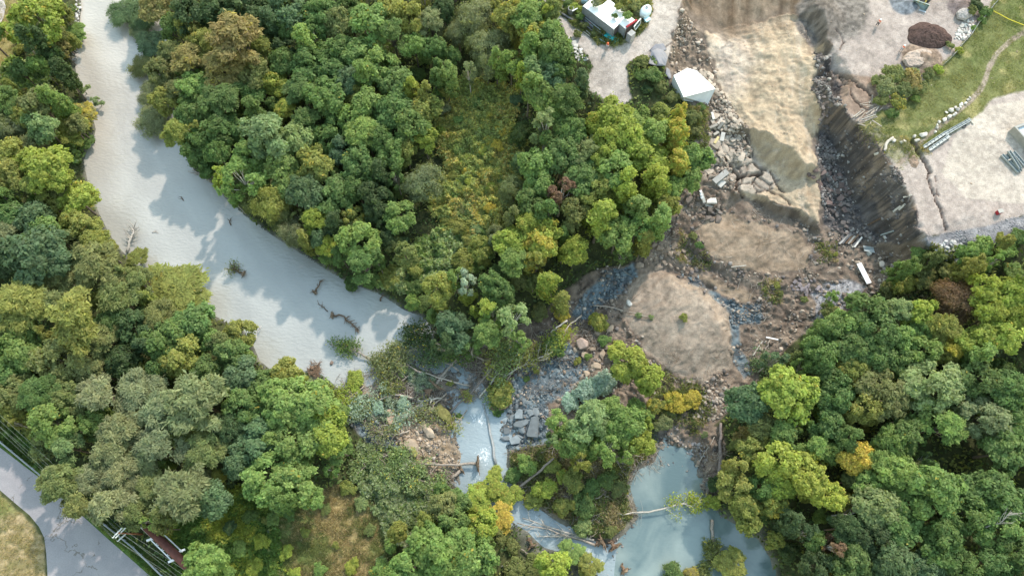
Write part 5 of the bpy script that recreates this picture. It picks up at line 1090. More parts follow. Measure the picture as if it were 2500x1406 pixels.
 ("among the concrete rings and old roofs", [(1402, 22, 20, 'bush', 'yg', .05), (1388, 8, 16, 'bush', 'mg', 0), (1418, 42, 14, 'bush', 'lg', .05), (1428, 62, 14, 'bush', 'ol', .1), (1412, 85, 14, 'bush', 'ol', .1), (1440, 30, 12, 'bush', 'mg', 0), (1545, 12, 24, 'bush', 'ol', .2), (1560, 30, 16, 'bush', 'gr', 0), (1475, 62, 12, 'bush', 'mg', 0), (1450, 82, 12, 'bush', 'ol', 0)]),
 ("in the brushy clump beside the lawn", [(2185, 180, 36, 'bush', 'ol', .05), (2225, 195, 36, 'bush', 'or', .05), (2160, 215, 34, 'bush', 'gr', .03), (2205, 225, 32, 'bush', 'ol', .04), (2195, 252, 26, 'bush', 'oy', .3), (2245, 215, 28, 'bush', 'ol', .05), (2152, 245, 24, 'bush', 'ol', 0), (2175, 280, 20, 'bush', 'mg', .05), (2225, 180, 26, 'bush', 'gr', .1), (2290, 170, 16, 'bush', 'yg', .05), (2232, 240, 16, 'bush', 'lg', .05), (2265, 180, 22, 'bush', 'ol', .1), (2140, 200, 20, 'bush', 'ol', .1)]),
 ("along the silt fence", [(2340, 124, 14, 'bush', 'yg', .0), (2378, 68, 9, 'bush', 'lg', 0), (2320, 112, 14, 'bush', 'ol', .1), (2405, 28, 20, 'bush', 'mg', 0), (2385, 12, 24, 'bush', 'dk', 0), (2398, 50, 14, 'bush', 'mg', 0), (2372, 25, 16, 'bush', 'ol', .1)]),
]

sty_rng = random.Random(8)
for _, rows_ in WOODS:
    for i_, w_ in enumerate(rows_):
        if w_[3] == 'round' and w_[2] < 58:
            t_ = sty_rng.random()
            if t_ < .13: rows_[i_] = w_[:3] + ('feather',) + w_[4:]
            elif t_ < .24 and w_[2] < 48: rows_[i_] = w_[:3] + ('tall',) + w_[4:]
ORD = ['first', 'second', 'third', 'fourth', 'fifth', 'sixth', 'seventh', 'eighth', 'ninth', 'tenth', 'eleventh', 'twelfth', 'thirteenth', 'fourteenth', 'fifteenth', 'sixteenth']
NUM = ['none', 'one', 'two', 'three', 'four', 'five', 'six', 'seven', 'eight', 'nine', 'ten', 'eleven', 'twelve', 'thirteen', 'fourteen']
def label_rows(rows, phrase):
    """one label per row: its look and place, and among look-alikes of one clump its order from the left"""
    sets = {}
    for i, (px, py, r, style, col, al) in enumerate(rows):
        yl = 'yellowing ' if al >= .3 and col != 'ye' else ''
        sets.setdefault((WORD[col], NOUN[style], yl), []).append(i)
    out = {}
    for (w, n, yl), ids in sets.items():
        if len(ids) == 1:
            out[ids[0]] = f'{yl}{w} {n} {phrase}'
        elif len(ids) == 2:
            big, small = sorted(ids, key=lambda i: -rows[i][2])
            if rows[big][2] > 1.25 * rows[small][2]:
                out[big] = f'larger {yl}{w} {n} {phrase}'; out[small] = f'smaller {yl}{w} {n} {phrase}'
            else:
                a, b = sorted(ids, key=lambda i: rows[i][0])
                out[a] = f'left of two {yl}{w} {n}s {phrase}'; out[b] = f'right of two {yl}{w} {n}s {phrase}'
        else:
            for k, i in enumerate(sorted(ids, key=lambda i: rows[i][0])):
                out[i] = f'{ORD[k]} {yl}{w} {n} from left {phrase}'
    return out

for phrase, rows in WOODS:
    lab = label_rows(rows, phrase)
    for i, (px, py, r, style, col, al) in enumerate(rows):
        e = plant(px, py, r, style, col, al)
        txt = lab[i].split()
        if len(txt) > 16: print('LONG', len(txt), lab[i])
        tag(e, ' '.join(txt), 'bush' if style == 'bush' else 'tree', ('bushes ' if style == 'bush' else 'trees ') + phrase)

# --- young trees that fill the gaps between the crowns of the woods
gap_rng = random.Random(21)
CR = np.array(planted, float)
OWNER = [(phrase, row) for phrase, rows in WOODS for row in rows]
fill = []
for _ in range(9000):
    if len(fill) >= 210: break
    x, y = gap_rng.uniform(-20, 2520), gap_rng.uniform(-10, 1430)
    d = np.hypot(CR[:, 0] - x, CR[:, 1] - y); q = d / CR[:, 2]
    if q.min() < .74 or (d < 105).sum() < 4 or np.sort(q)[2] > 1.9: continue
    if any((x - a) ** 2 + (y - b) ** 2 < 27 ** 2 for a, b in fill): continue
    if 1380 < x < 1760 and y < 290: continue
    g = gp(x, y); j_, i_ = int((g.y - GY0) / CELL), int((g.x - GX0) / CELL)
    if not (2 < j_ < X.shape[0] - 2 and 2 < i_ < X.shape[1] - 2): continue
    if woodm[j_, i_] < .6 or H[j_, i_] < .5: continue
    fill.append((x, y))
    k = int(np.argmin(q)); phrase, row = OWNER[k]
    col = gap_rng.choice([row[4], row[4], 'mg', 'ol', 'lg', 'oy'])
    if col in ('ye', 'br', 'lm', 'si'): col = 'lg'
    st_y = gap_rng.choice(['round', 'round', 'tall', 'feather' if row[3] == 'feather' else 'bush', 'sparse'])
    e = plant(x, y, gap_rng.uniform(19, 31), st_y, col, gap_rng.choice([0, 0, .06]))
    tag(e, f'young {WORD[col]} {NOUN[st_y]} between crowns {phrase}', 'bush' if st_y == 'bush' else 'tree', f'young growth {phrase}')
print('FILL', len(fill))

# --- the woods run on a little beyond the photo's margins
out_rng = random.Random(31); outer = []
for _ in range(5000):
    if len(outer) >= 80: break
    side = out_rng.choice('rrblt')
    x, y = {'r': (out_rng.uniform(2545, 2760), out_rng.uniform(640, 1480)), 'l': (out_rng.uniform(-230, -45), out_rng.uniform(-60, 960)), 'b': (out_rng.uniform(880, 2700), out_rng.uniform(1455, 1560)), 't': (out_rng.uniform(380, 1240), out_rng.uniform(-150, -50))}[side]
    if any((x - a) ** 2 + (y - b) ** 2 < 62 ** 2 for a, b in outer): continue
    if side == 'b' and 1470 < x < 1930: continue
    outer.append((x, y)); col = out_rng.choice(['mg', 'lg', 'ol', 'mg', 'oy']); st_y = out_rng.choice(['round', 'round', 'feather'])
    e = plant(x, y, out_rng.uniform(40, 56), st_y, col, 0)
    tag(e, f'{WORD[col]} {NOUN[st_y]} of the wood just past the {dict(r="right", l="left", b="lower", t="upper")[side]} margin', 'tree', 'trees past the margin')
# ---------------------------------------------------------------- ground cover, too many leaves to count
VISIBLE = (PX > -120) & (PX < 2620) & (PY > -110) & (PY < 1500)
def pmask(poly, soft=8.0):
    return sstep(-soft, soft, poly_sd(PX, PY, poly) + wob * 10) * VISIBLE

def cover(name, m, n, size, asp, hmax, pal, seed, upright=.3, clump=1.6, flop=.7):
    """scatter n blades over the mask m (weights on the ground grid); pal: colours chosen by patches"""
    rng = np.random.default_rng(seed)
    hum = fbm(X / clump, Y / clump, seed, 3)
    w = (m * (Z > .02) * np.clip(hum * 2.2 - .45, .05, 2)).ravel()
    cdf = np.cumsum(w); idx = np.searchsorted(cdf, rng.uniform(0, cdf[-1], n))
    idx = np.clip(idx, 0, w.size - 1)
    x = X.ravel()[idx] + rng.uniform(-.5, .5, n) * CELL; y = Y.ravel()[idx] + rng.uniform(-.5, .5, n) * CELL
    hh = hmax * np.clip(hum.ravel()[idx] * 1.9 - .4, .12, 1.2) * rng.uniform(.15, 1, n) ** .7
    c = np.column_stack([x, y, HT(x, y) + hh])
    nrm = unit(np.column_stack([rng.normal(size=n) * flop, rng.normal(size=n) * flop, np.full(n, 1 - upright)]))
    al = None
    if upright > .5:
        al = unit(np.column_stack([rng.normal(size=n) * .5, rng.normal(size=n) * .5, np.ones(n)]))
    V = leaves_np(c, nrm, size, asp, rng, al)
    t = np.clip(fbm(x / 4.0, y / 4.0, seed + 5, 3) * 2.4 - .7 + rng.normal(size=n) * .16, 0, .999) * len(pal)
    col = np.array(pal)[t.astype(int)]
    at = np.zeros((n, 4)); at[:, 0] = np.clip(.5 + .25 * rng.normal(size=n), 0, 1); at[:, 1] = 1; at[:, 2] = rng.uniform(size=n); at[:, 3] = 1
    me = mesh_np(name, V, np.arange(4 * n).reshape(-1, 4), {'leaf': np.repeat(at, 4, 0), 'tint': np.repeat(np.column_stack([col, np.ones(n)]), 4, 0)}, mats=[cover_mat])
    return tag(link(name, me), kind='stuff')

woodland = sstep(.6, .95, forest - slide_all * 3 * VISIBLE - mask['meadow'] - mask['drymid'] - mask['bank'] - mask['lawn'] - mask['topleft'] * .7 - roadish * 2 - mask['gully'] * 2 - mask['lrubble'] * 2 - mask['debris'] - mask['bowl'] * 2 - mask['sand'] * 2 - mask['apron'] - mask['greenslope'] * .5 - mask['tan'] - mask['crust'] * 2 - mask['gravel'] - steep * mask['plateau'])
cover('undergrowth', woodland, 90000, .34, .5, 1.3, [(.07, .12, .04), (.11, .17, .045), (.15, .20, .05), (.085, .13, .055), (.19, .22, .055)], 301)
cover('meadow_weeds', mask['meadow'], 64000, .25, .48, 1.5, [(.30, .35, .10), (.38, .39, .10), (.50, .43, .10), (.34, .36, .11), (.52, .40, .11), (.25, .31, .10)], 302, clump=1.1)
kw = np.maximum.reduce([pmask([(930, 700), (960, 640), (1010, 590), (1070, 560), (1170, 550), (1215, 590), (1180, 660), (1100, 690), (1000, 720)]),
                        pmask([(10, 190), (40, 150), (100, 165), (125, 200), (100, 235), (40, 240)]), pmask([(180, 250), (215, 330), (195, 400), (140, 380), (120, 300)]) * .4])
cover('knotweed', kw, 26000, .36, .55, 1.7, [(.23, .32, .09), (.29, .36, .14), (.19, .29, .08), (.34, .40, .18)], 303, clump=1.3)
sk = pmask([(850, 1150), (880, 1085), (960, 1095), (1010, 1130), (1070, 1185), (1085, 1250), (1010, 1330), (950, 1310), (900, 1220)])
cover('streamside_shrubs', sk, 26000, .33, .45, 1.9, [(.20, .26, .11), (.24, .29, .16), (.16, .23, .07), (.28, .31, .19)], 304, clump=1.5)
sv_ = np.maximum.reduce([pmask([(840, 962), (900, 975), (1000, 985), (1015, 1015), (940, 1030), (850, 1022)]), pmask([(985, 890), (1050, 915), (1075, 945), (1030, 955), (985, 920)]) * .8, pmask([(800, 935), (840, 930), (850, 960), (815, 975)])])
cover('drowned_willow_brush', sv_, 12000, .26, .25, 1.2, [(.26, .31, .22), (.30, .36, .28), (.20, .25, .15), (.22, .28, .12)], 311, clump=.9)
cover('creeper', np.maximum(mask['greenslope'], pmask([(560, 1300), (620, 1270), (680, 1290), (690, 1360), (660, 1420), (560, 1430)])), 30000, .26, .6, .8, [(.10, .18, .03), (.13, .21, .035), (.22, .27, .03), (.27, .30, .03)], 305, clump=1.3)
cover('dry_grass', np.clip(mask['drymid'] + mask['dryleft'] * .35 + mask['weeds'] * .8 + mask['topleft'] * .3, 0, 1) * VISIBLE, 40000, .30, .10, .45, [(.30, .24, .12), (.40, .32, .17), (.22, .20, .09), (.17, .19, .07)], 306, upright=.65, clump=.9)
cover('verge_grass', mask['verge'] * VISIBLE * (1 - roadish), 22000, .26, .12, .4, [(.09, .16, .04), (.12, .19, .045), (.16, .19, .06)], 307, upright=.65, clump=.9)
cover('bank_weeds', np.maximum.reduce([mask['bank'] * .8 * (Z > .3), pmask([(1675, 262), (1722, 268), (1728, 340), (1716, 400), (1690, 420), (1688, 340)]), pmask([(1650, 640), (1660, 560), (1690, 580), (1740, 650), (1710, 660)]) * .35, pmask([(1990, 590), (2040, 595), (2040, 640), (1995, 640)]) * .5, pmask([(1860, 690), (1900, 690), (1900, 740), (1860, 735)]) * .5, pmask([(1560, 880), (1700, 930), (1740, 1000), (1700, 1060), (1600, 1010)]) * .55, pmask([(2160, 690), (2270, 600), (2340, 650), (2300, 720), (2200, 760)]) , mask['island'] * .6]), 42000, .27, .30, .8, [(.17, .20, .06), (.24, .23, .09), (.13, .18, .05), (.30, .25, .13)], 308, upright=.5, clump=1.2)
cover('lawn_grass', mask['lawn'] * VISIBLE, 26000, .16, .14, .16, [(.14, .19, .06), (.18, .21, .075), (.24, .23, .10)], 309, upright=.6, clump=1.4)

# ---------------------------------------------------------------- rubble: thousands of stones in one sheet of stuff
def hull_rock(rng, n=12):
    bm = bmesh.new()
    for _ in range(n):
        p = unit(rng.normal(size=3)) * rng.uniform(.8, 1.0)
        bm.verts.new(p)
    r = bmesh.ops.convex_hull(bm, input=bm.verts)
    for v in [v for v in bm.verts if not v.link_faces]: bm.verts.remove(v)
    bmesh.ops.triangulate(bm, faces=bm.faces)
    bm.verts.index_update()
    V = np.array([v.co[:] for v in bm.verts]); F = np.array([[v.index for v in f.verts] for f in bm.faces]); bm.free()
    return V, F
stone_mat = vcol_mat('broken stone', 'soil', rough=.9, fine=3.0, fvar=.2, bump=.2)
rk = np.random.default_rng(11)
PROTO = [hull_rock(rk) for _ in range(9)]
def rubble(name, m, n, smin, smax, pal, seed, flat=.6):
    rng = np.random.default_rng(seed)
    pat = np.clip(fbm(X / 2.6, Y / 2.6, seed, 3) * 3 - 1.05, .03, 1.4)
    w = (m * VISIBLE * pat * (Z > -.15)).ravel(); cdf = np.cumsum(w)
    idx = np.clip(np.searchsorted(cdf, rng.uniform(0, cdf[-1], n)), 0, w.size - 1)
    x = X.ravel()[idx] + rng.uniform(-.5, .5, n) * CELL; y = Y.ravel()[idx] + rng.uniform(-.5, .5, n) * CELL
    z = HT(x, y)
    Vs, Fs, Cs, o = [], [], [], 0
    for i in range(n):
        V, Fq = PROTO[rng.integers(len(PROTO))]
        s = smin * (smax / smin) ** (rng.uniform() ** 2.2)
        a, b = rng.uniform(0, 6.28), rng.normal() * .35
        V = V * np.array([s, s * rng.uniform(.55, .95), s * flat * rng.uniform(.6, 1.2)])
        V = np.column_stack([V[:, 0] * math.cos(b) - V[:, 2] * math.sin(b), V[:, 1], V[:, 0] * math.sin(b) + V[:, 2] * math.cos(b)])
        V = np.column_stack([V[:, 0] * math.cos(a) - V[:, 1] * math.sin(a), V[:, 0] * math.sin(a) + V[:, 1] * math.cos(a), V[:, 2]])
        Vs.append(V + np.array([x[i], y[i], z[i] + s * flat * .25])); Fs.append(Fq + o); o += len(V)
        c = np.array(pal[rng.integers(len(pal))]) * rng.uniform(.75, 1.25)
        Cs.append(np.tile(np.append(c, 1), (len(V), 1)))
    me = mesh_np(name, np.concatenate(Vs), np.concatenate(Fs), {'soil': np.concatenate(Cs)}, mats=[stone_mat])
    return tag(link(name, me), kind='stuff')
TAN = [(.22, .175, .14), (.28, .23, .185), (.16, .13, .105), (.36, .31, .26)]
GRY = [(.14, .125, .118), (.19, .175, .165), (.095, .083, .08), (.26, .245, .23)]
BLU = [(.115, .145, .165), (.155, .19, .21), (.085, .11, .125), (.20, .225, .235)]
def brushwood(name, m, n, seed):
    rng = np.random.default_rng(seed)
    w = (m * VISIBLE * np.clip(fbm(X / 3.0, Y / 3.0, seed, 3) * 4 - 1.7, .02, 1.5)).ravel(); cdf = np.cumsum(w)
    idx = np.clip(np.searchsorted(cdf, rng.uniform(0, cdf[-1], n)), 0, w.size - 1)
    c = np.column_stack([X.ravel()[idx], Y.ravel()[idx], np.maximum(H.ravel()[idx], 0) + rng.uniform(.05, .7, n)])
    a = rng.uniform(0, 6.28, n); L = rng.uniform(.5, 2.2, n)[:, None]; d = np.column_stack([np.cos(a), np.sin(a), rng.normal(size=n) * .25]) * L / 2
    r = rng.uniform(.015, .045, n)[:, None]; sd_ = np.column_stack([-np.sin(a), np.cos(a), np.zeros(n)]) * r; up_ = np.array([0, 0, 1.0]) * r
    bend = np.column_stack([-np.sin(a), np.cos(a), np.zeros(n)]) * rng.normal(size=(n, 1)) * .12 * L
    P3 = [c - d, c + bend, c + d]
    V = np.stack([q + o_ * k for q, k in zip(P3, (1, .8, .3)) for o_ in (sd_, up_, -sd_)], 1).reshape(-1, 3)
    base = np.arange(n)[:, None] * 9
    F_ = np.concatenate([base + np.array([[b_ + i, b_ + (i + 1) % 3, b_ + 3 + (i + 1) % 3, b_ + 3 + i]]) for b_ in (0, 3) for i in range(3)])
    col = np.array([(.24, .20, .17), (.34, .30, .26), (.15, .11, .08), (.42, .38, .33)])[rng.integers(4, size=n)]
    me = mesh_np(name, V, F_, {'soil': np.repeat(np.column_stack([col, np.ones(n)]), 9, 0)}, mats=[stone_mat])
    return tag(link(name, me), kind='stuff')
brushwood('brushwood', np.maximum.reduce([pmask([(830, 930), (880, 895), (1000, 870), (1120, 850), (1220, 850), (1260, 900), (1200, 960), (1120, 985), (1000, 1010), (900, 1030), (850, 1010)]), pmask([(1200, 860), (1320, 800), (1420, 780), (1480, 850), (1400, 950), (1300, 960), (1230, 930)]) * .6, mask['bank'] * .5, pmask([(880, 1090), (960, 1110), (1100, 1160), (1110, 1190), (1000, 1180), (900, 1140)]), pmask([(1690, 1080), (1765, 1040), (1770, 1200), (1725, 1230)]), mask['debris'] * .06]), 4600, 501)
hard = np.clip(1 - mask['mound2'] - mask['mound3'] - mask['strip'] - mask['sand'], 0, 1)
rubble('rubble', mask['debris'] * hard, 6500, .08, .6, TAN + GRY[:2], 401)
rubble('scarp_rubble', mask['lrubble'], 2600, .12, .62, [(.31, .255, .205), (.38, .325, .275), (.22, .175, .14), (.16, .128, .104)], 402, flat=.5)
rubble('gully_rubble', mask['gully'] * np.clip(sstep(1.1, .5, slope), .12, 1), 3600, .09, .55, GRY, 403)
rubble('clay_rubble', np.clip(mask['clay1'] + mask['clay2'] + mask['clay3'] + mask['clay4'], 0, 1), 1700, .12, .6, BLU, 404, flat=.45)
rubble('tan_rubble', mask['tan'], 700, .12, .5, [(.33, .265, .20), (.39, .32, .255), (.25, .19, .14)], 405)
rubble('bank_stones', sstep(.3, .05, np.abs(Z - .1)) * np.clip(mask['debris'] + (PX > 1480) * (PX < 1760) * .6, 0, 1), 900, .08, .35, GRY + BLU[:2], 406)
rubble('apron_gravel', np.clip(mask['apron'] + mask['gravel'], 0, 1), 1600, .07, .22, [(.28, .275, .285), (.35, .34, .345), (.21, .205, .215)], 407)
rubble('plateau_clods', np.clip(mask['plateau'] * .03 + mask['yard'] * .02 + sand * .35, 0, 1), 900, .05, .22, [(.36, .28, .21), (.46, .38, .30)], 408)
# ---------------------------------------------------------------- loose things
ornd = random.Random(77)
def V3(t): return Vector(t)
def P(px, py, dz=0.0): return at_h(px, py, dz) if dz else gp(px, py)

white_paint = plain('white painted sheet', (.78, .79, .80), rough=.5, var=.05, scale=.8)
grey_steel = plain('galvanised steel', (.29, .325, .33), rough=.45, metal=.25, var=.12, scale=2)
rail_steel = plain('pale guardrail steel', (.46, .50, .54), rough=.45, metal=.2, var=.1, scale=2)
dark_steel = plain('dark old steel', (.11, .11, .115), rough=.6, metal=.2, var=.25)
concrete = plain('weathered concrete', (.36, .355, .34), rough=.9, var=.16, scale=1.5, bump=.2)
pale_concrete = plain('pale concrete', (.48, .46, .43), rough=.9, var=.14, scale=1.2, bump=.25)
pale_stone = plain('pale limestone', (.52, .49, .45), rough=.9, var=.16, scale=1.3, bump=.4)
grey_stone = plain('blue grey clay stone', (.165, .19, .205), rough=.85, var=.18, scale=1.2, bump=.35)
tan_stone = plain('tan clay lump', (.33, .26, .195), rough=.95, var=.22, scale=1.3, bump=.5)
brown_earth = plain('brown earth and roots', (.20, .145, .10), rough=.95, var=.35, scale=2.2, bump=.6)
moss = plain('mossy turf', (.17, .16, .055), rough=.95, var=.35, scale=2.5, bump=.6)
timber = plain('sun bleached timber', (.38, .35, .31), rough=.9, var=.2, scale=2, bump=.2)
yellow_timber = plain('fresh yellow timber', (.52, .43, .22), rough=.85, var=.15)
teal = plain('teal plastic pipe', (.035, .42, .44), rough=.4, var=.12)
red_paint = plain('red painted pipe', (.36, .03, .045), rough=.5, var=.2)
wire_mat = plain('dull wire', (.30, .33, .32), rough=.9, spec=.1)
rust = plain('rusty brown pipe', (.115, .045, .038), rough=.75, var=.3, scale=1.5)
pole_wood = plain('brown pole wood', (.26, .12, .065), rough=.9, var=.25)
light_blue = plain('pale blue plastic', (.42, .62, .70), rough=.45, var=.1)
mulch = plain('dark brown mulch', (.092, .062, .056), rough=1, var=.4, scale=4, bump=1.0, spec=.05)
tarp_mat = plain('grey tarpaulin', (.20, .20, .22), rough=.6, var=.14, scale=.8)
yellow_tape = plain('yellow plastic tape', (.75, .62, .05), rough=.5, var=.05)

def hull_mesh(mb_name, pts, mat, parent=None, bevel=0.0):
    bm = bmesh.new()
    for p in pts: bm.verts.new(p)
    bmesh.ops.convex_hull(bm, input=bm.verts)
    for v in [v for v in bm.verts if not v.link_faces]: bm.verts.remove(v)
    me = bpy.data.meshes.new(mb_name); bm.to_mesh(me); bm.free()
    me.materials.append(mat)
    o = link(mb_name, me, parent)
    if bevel:
        m = o.modifiers.new('bevel', 'BEVEL'); m.width = bevel; m.segments = 2
    return o

def boulder(name, px, py, l, w, h, mat, label, cat='boulder', group=None, rz=None, box=.55, sink=.25, seed=None):
    r = random.Random(seed if seed is not None else int(px * 13 + py * 7))
    pts = []
    for _ in range(22):
        v = Vector((r.uniform(-1, 1), r.uniform(-1, 1), r.uniform(-1, 1)))
        u = v.normalized()
        m = max(abs(u.x), abs(u.y), abs(u.z))
        u = (u * (1 - box) + (u / m) * box * r.uniform(.85, 1)) * r.uniform(.78, 1.0)
        pts.append((u.x * l / 2, u.y * w / 2, u.z * h / 2))
    o = hull_mesh(name, pts, mat, bevel=min(l, w, h) * .10)
    p = gp(px, py)
    o.location = (p.x, p.y, p.z + h * (.5 - sink)); o.rotation_euler = (r.uniform(-.12, .12), r.uniform(-.12, .12), r.uniform(0, 3.1) if rz is None else rz)
    return tag(o, label, cat, group)

def slab(name, pts, th, mat, label, cat, group=None, dz=.1, tilt=0.0):
    """an irregular plate whose outline was traced on the photo"""
    top = []
    for i, (px, py) in enumerate(pts):
        top.append(at_h(px, py, dz))
    zc = sum(p.z for p in top) / len(top)
    T = [Vector((p.x, p.y, zc + th * .5 + tilt * (i % 2 - .5))) for i, p in enumerate(top)]
    B = [Vector((p.x, p.y, zc - th)) for p in top]
    o = MB().prism(T, B).build(name, mat, bevel=.04)
    return tag(o, label, cat, group)

def log(name, pts, rads, mat, label, cat='log', group=None, n=7, branches=0, blen=1.5, seed=0, roots=None, leaf=None, leaf_n=0, leaf_r=1.2, leaf_from=.4, leaf_size=.24, plate=1.0):
    """a lying or leaning trunk through photo points (px, py, height of its axis above the ground); optional root plate and leaves"""
    r = random.Random(seed + int(pts[0][0] * 3 + pts[0][1]))
    W = [at_h(px, py, dz) if dz > .02 else gp(px, py) for px, py, dz in pts]
    root = W[0].copy()
    e = empty(name, root)
    loc = [w - root for w in W]
    # more points along the way, with a little sway
    path, rad = [], []
    for i in range(len(loc) - 1):
        for t in (0, .33, .66):
            q = loc[i].lerp(loc[i + 1], t) + Vector((r.uniform(-.12, .12), r.uniform(-.12, .12), r.uniform(-.04, .08))) * (0 if (i == 0 and t == 0) else 1)
            path.append(q); rad.append(rads[0] + (rads[1] - rads[0]) * (i + t) / (len(loc) - 1))
    path.append(loc[-1]); rad.append(rads[1])
    MB().tube(path, rad, n).build('trunk', mat, e, smooth=True)
    tips = []
    if branches:
        mb = MB()
        for k in range(branches):
            t = r.uniform(.35, .98) * (len(path) - 1); i = min(int(t), len(path) - 2)
            s = path[i].lerp(path[i + 1], t - i)
            d = (loc[-1] - loc[0]).normalized(); side = d.cross(Vector((0, 0, 1))) * r.choice((-1, 1)) * r.uniform(.3, 1) + d * r.uniform(.3, 1) + Vector((0, 0, r.uniform(-.05, .7)))
            L = blen * r.uniform(.5, 1.2) * (1 - .4 * t / len(path)); side.normalize()
            mid = s + side * L * .5 + Vector((r.uniform(-.15, .15),) * 3); en = s + side * L + Vector((0, 0, r.uniform(-.2, .2)))
            b0 = max(.025, rads[1] * .9)
            mb.tube([s, mid, en], [b0, b0 * .65, b0 * .3], 5, cap=False); tips += [mid, en]
            for _ in range(2):
                tw = en + Vector((r.uniform(-.6, .6), r.uniform(-.6, .6), r.uniform(-.1, .5))) * L * .4
                mb.tube([mid.lerp(en, r.uniform(.3, .9)), tw], [b0 * .4, b0 * .15], 4, cap=False); tips.append(tw)
        mb.build('branches', mat, e, smooth=True)
    if roots:
        mb = MB(); d = (loc[min(1, len(loc) - 1)] - loc[0]).normalized(); u = d.cross(Vector((0, 0, 1))).normalized(); w = u.cross(d)
        for k in range(13):
            a = 6.28 * k / 13 + r.uniform(-.2, .2); L = plate * r.uniform(.6, 1.15)
            q = (u * math.cos(a) + w * math.sin(a)) * L - d * r.uniform(0, .35)
            mb.tube([d * .25, q * .5, q + Vector((r.uniform(-.2, .2),) * 3)], [rads[0] * .55, rads[0] * .35, .03], 5, cap=False)
        mb.build('roots', brown_wood, e, smooth=True)
        pts_ = []
        for k in range(26):
            a = r.uniform(0, 6.28); L = plate * r.uniform(.35, .8)
            pts_.append((u * math.cos(a) + w * math.sin(a)) * L + d * r.uniform(-.28, .15))
        hull_mesh('root_plate', pts_, brown_earth, e)
    if leaf:
        rng = np.random.default_rng(seed + 5)
        if tips:
            bs = np.array([t[:] for t in tips if (t - loc[0]).length > leaf_from * (loc[-1] - loc[0]).length])
            bs = bs if len(bs) else np.array([loc[-1][:]])
        else: bs = np.array([path[k][:] for k in range(int(leaf_from * len(path)), len(path))])
        k = leaf_n; c = bs[rng.integers(len(bs), size=k)] + np.clip(rng.normal(size=(k, 3)) * leaf_r * .45, -leaf_r, leaf_r) * np.array([1, 1, .7])
        nrm = unit(rng.normal(size=(k, 3)) * .8 + np.array([0, 0, .8]))
        A = np.zeros((k, 4)); A[:, 0] = np.clip(.5 + .25 * rng.normal(size=k), 0, 1); A[:, 1] = rng.uniform(size=k); A[:, 2] = rng.uniform(size=k); A[:, 3] = 1
        me = mesh_np('leaves', leaves_np(c, nrm, leaf_size, .45, rng), np.arange(4 * k).reshape(-1, 4), {'leaf': np.repeat(A, 4, 0)}, mats=[leaf_mat])
        lo = link('crown', me, e); lo.color = (*LEAF[leaf], .04)
    return tag(e, label, cat, group)

# --- boulders and blocks
ROWB = [(2366.7, 241, 9), (2361, 246, 8), (2356, 254, 8), (2343, 257.5, 11), (2343.5, 263.5, 7), (2331, 264.5, 8), (2337, 268.5, 11), (2320, 271, 14), (2309, 277, 8), (2331.6, 278, 8), (2326, 283, 9), (2316, 287, 12), (2303.6, 294, 12), (2291.6, 300, 10), (2286.5, 307, 7), (2286, 313, 8), (2282.6, 323, 7)]
for i, (x, y, sz) in enumerate(ROWB):
    boulder('boulder', x, y, sz / 12.2, sz / 15.5, sz / 15, pale_stone, f'{ORD[i] if i < 14 else ["fifteenth", "sixteenth", "seventeenth"][i - 14]} pale boulder from the far end of the row beside the dirt path', group='boulders along the dirt path')
boulder('boulder', 2253, 331, 1.45, 1.0, .9, pale_stone, 'largest pale boulder, alone on the weedy ground beside the dirt path', rz=.3)
boulder('boulder', 2231, 334, .85, .6, .6, pale_stone, 'pale boulder on the weeds above the block at the crack', group='boulders by the ground crack')
boulder('boulder', 2237, 344.5, 1.15, .6, .7, pale_stone, 'squarish pale block where the ground crack meets the path', rz=.2)
boulder('boulder', 2207.6, 346, .75, .5, .5, pale_stone, 'right one of two small pale boulders left of the ground crack', group='boulders by the ground crack')
boulder('boulder', 2199.6, 348.5, .8, .55, .5, pale_stone, 'left one of two small pale boulders left of the ground crack', group='boulders by the ground crack')
boulder('boulder', 2181, 345, .8, .9, .5, pale_stone, 'pale pointed boulder beside the bleached forked log', rz=2.1)
def scatter_in(poly, n, gap, seed):
    r = random.Random(seed); Q = np.array(poly, float); out = []
    x0, y0 = Q.min(0); x1, y1 = Q.max(0)
    for _ in range(6000):
        if len(out) >= n: break
        x, y = r.uniform(x0, x1), r.uniform(y0, y1)
        if poly_sd(np.array([x]), np.array([y]), poly)[0] > 0 and all((x - a) ** 2 + (y - b) ** 2 > gap * gap for a, b in out): out.append((x, y))
    return out
def many(name, poly, n, gap, seed, smin, smax, mat, label, cat, group, box=.5, hk=.6):
    r = random.Random(seed)
    for x, y in scatter_in(poly, n, gap, seed):
        s = r.uniform(smin, smax)
        boulder(name, x, y, s * r.uniform(.9, 1.4), s * r.uniform(.6, .95), s * hk * r.uniform(.7, 1.2), mat, label, cat, group, box=box)
many('riprap_stone', [(2352, 52), (2379, 53), (2372, 70), (2362, 91), (2345, 100), (2329, 96), (2333, 80), (2342, 64)], 32, 5.5, 1, .45, .95, pale_stone, 'white riprap stone heaped against the silt fence beside the dark mulch heap', 'stone', 'white riprap by the silt fence')
many('riprap_stone', [(2308, 588), (2348, 592), (2348, 628), (2332, 652), (2300, 630), (2282, 612)], 34, 5.5, 2, .45, 1.05, plain('grey white riprap', (.40, .395, .385), rough=.9, var=.2, bump=.3), 'grey white riprap stone on the slope under the stony apron', 'stone', 'riprap under the stony apron')
many('bank_rock', [(188, -5), (198, -5), (195, 60), (190, 110), (184, 155), (174, 152), (178, 100), (184, 50)], 40, 4.6, 3, .40, .85, plain('grey bank rock', (.42, .41, .40), rough=.9, var=.25, bump=.3), 'grey rock lining the far left river bank', 'rock', 'rocks lining the far left bank')
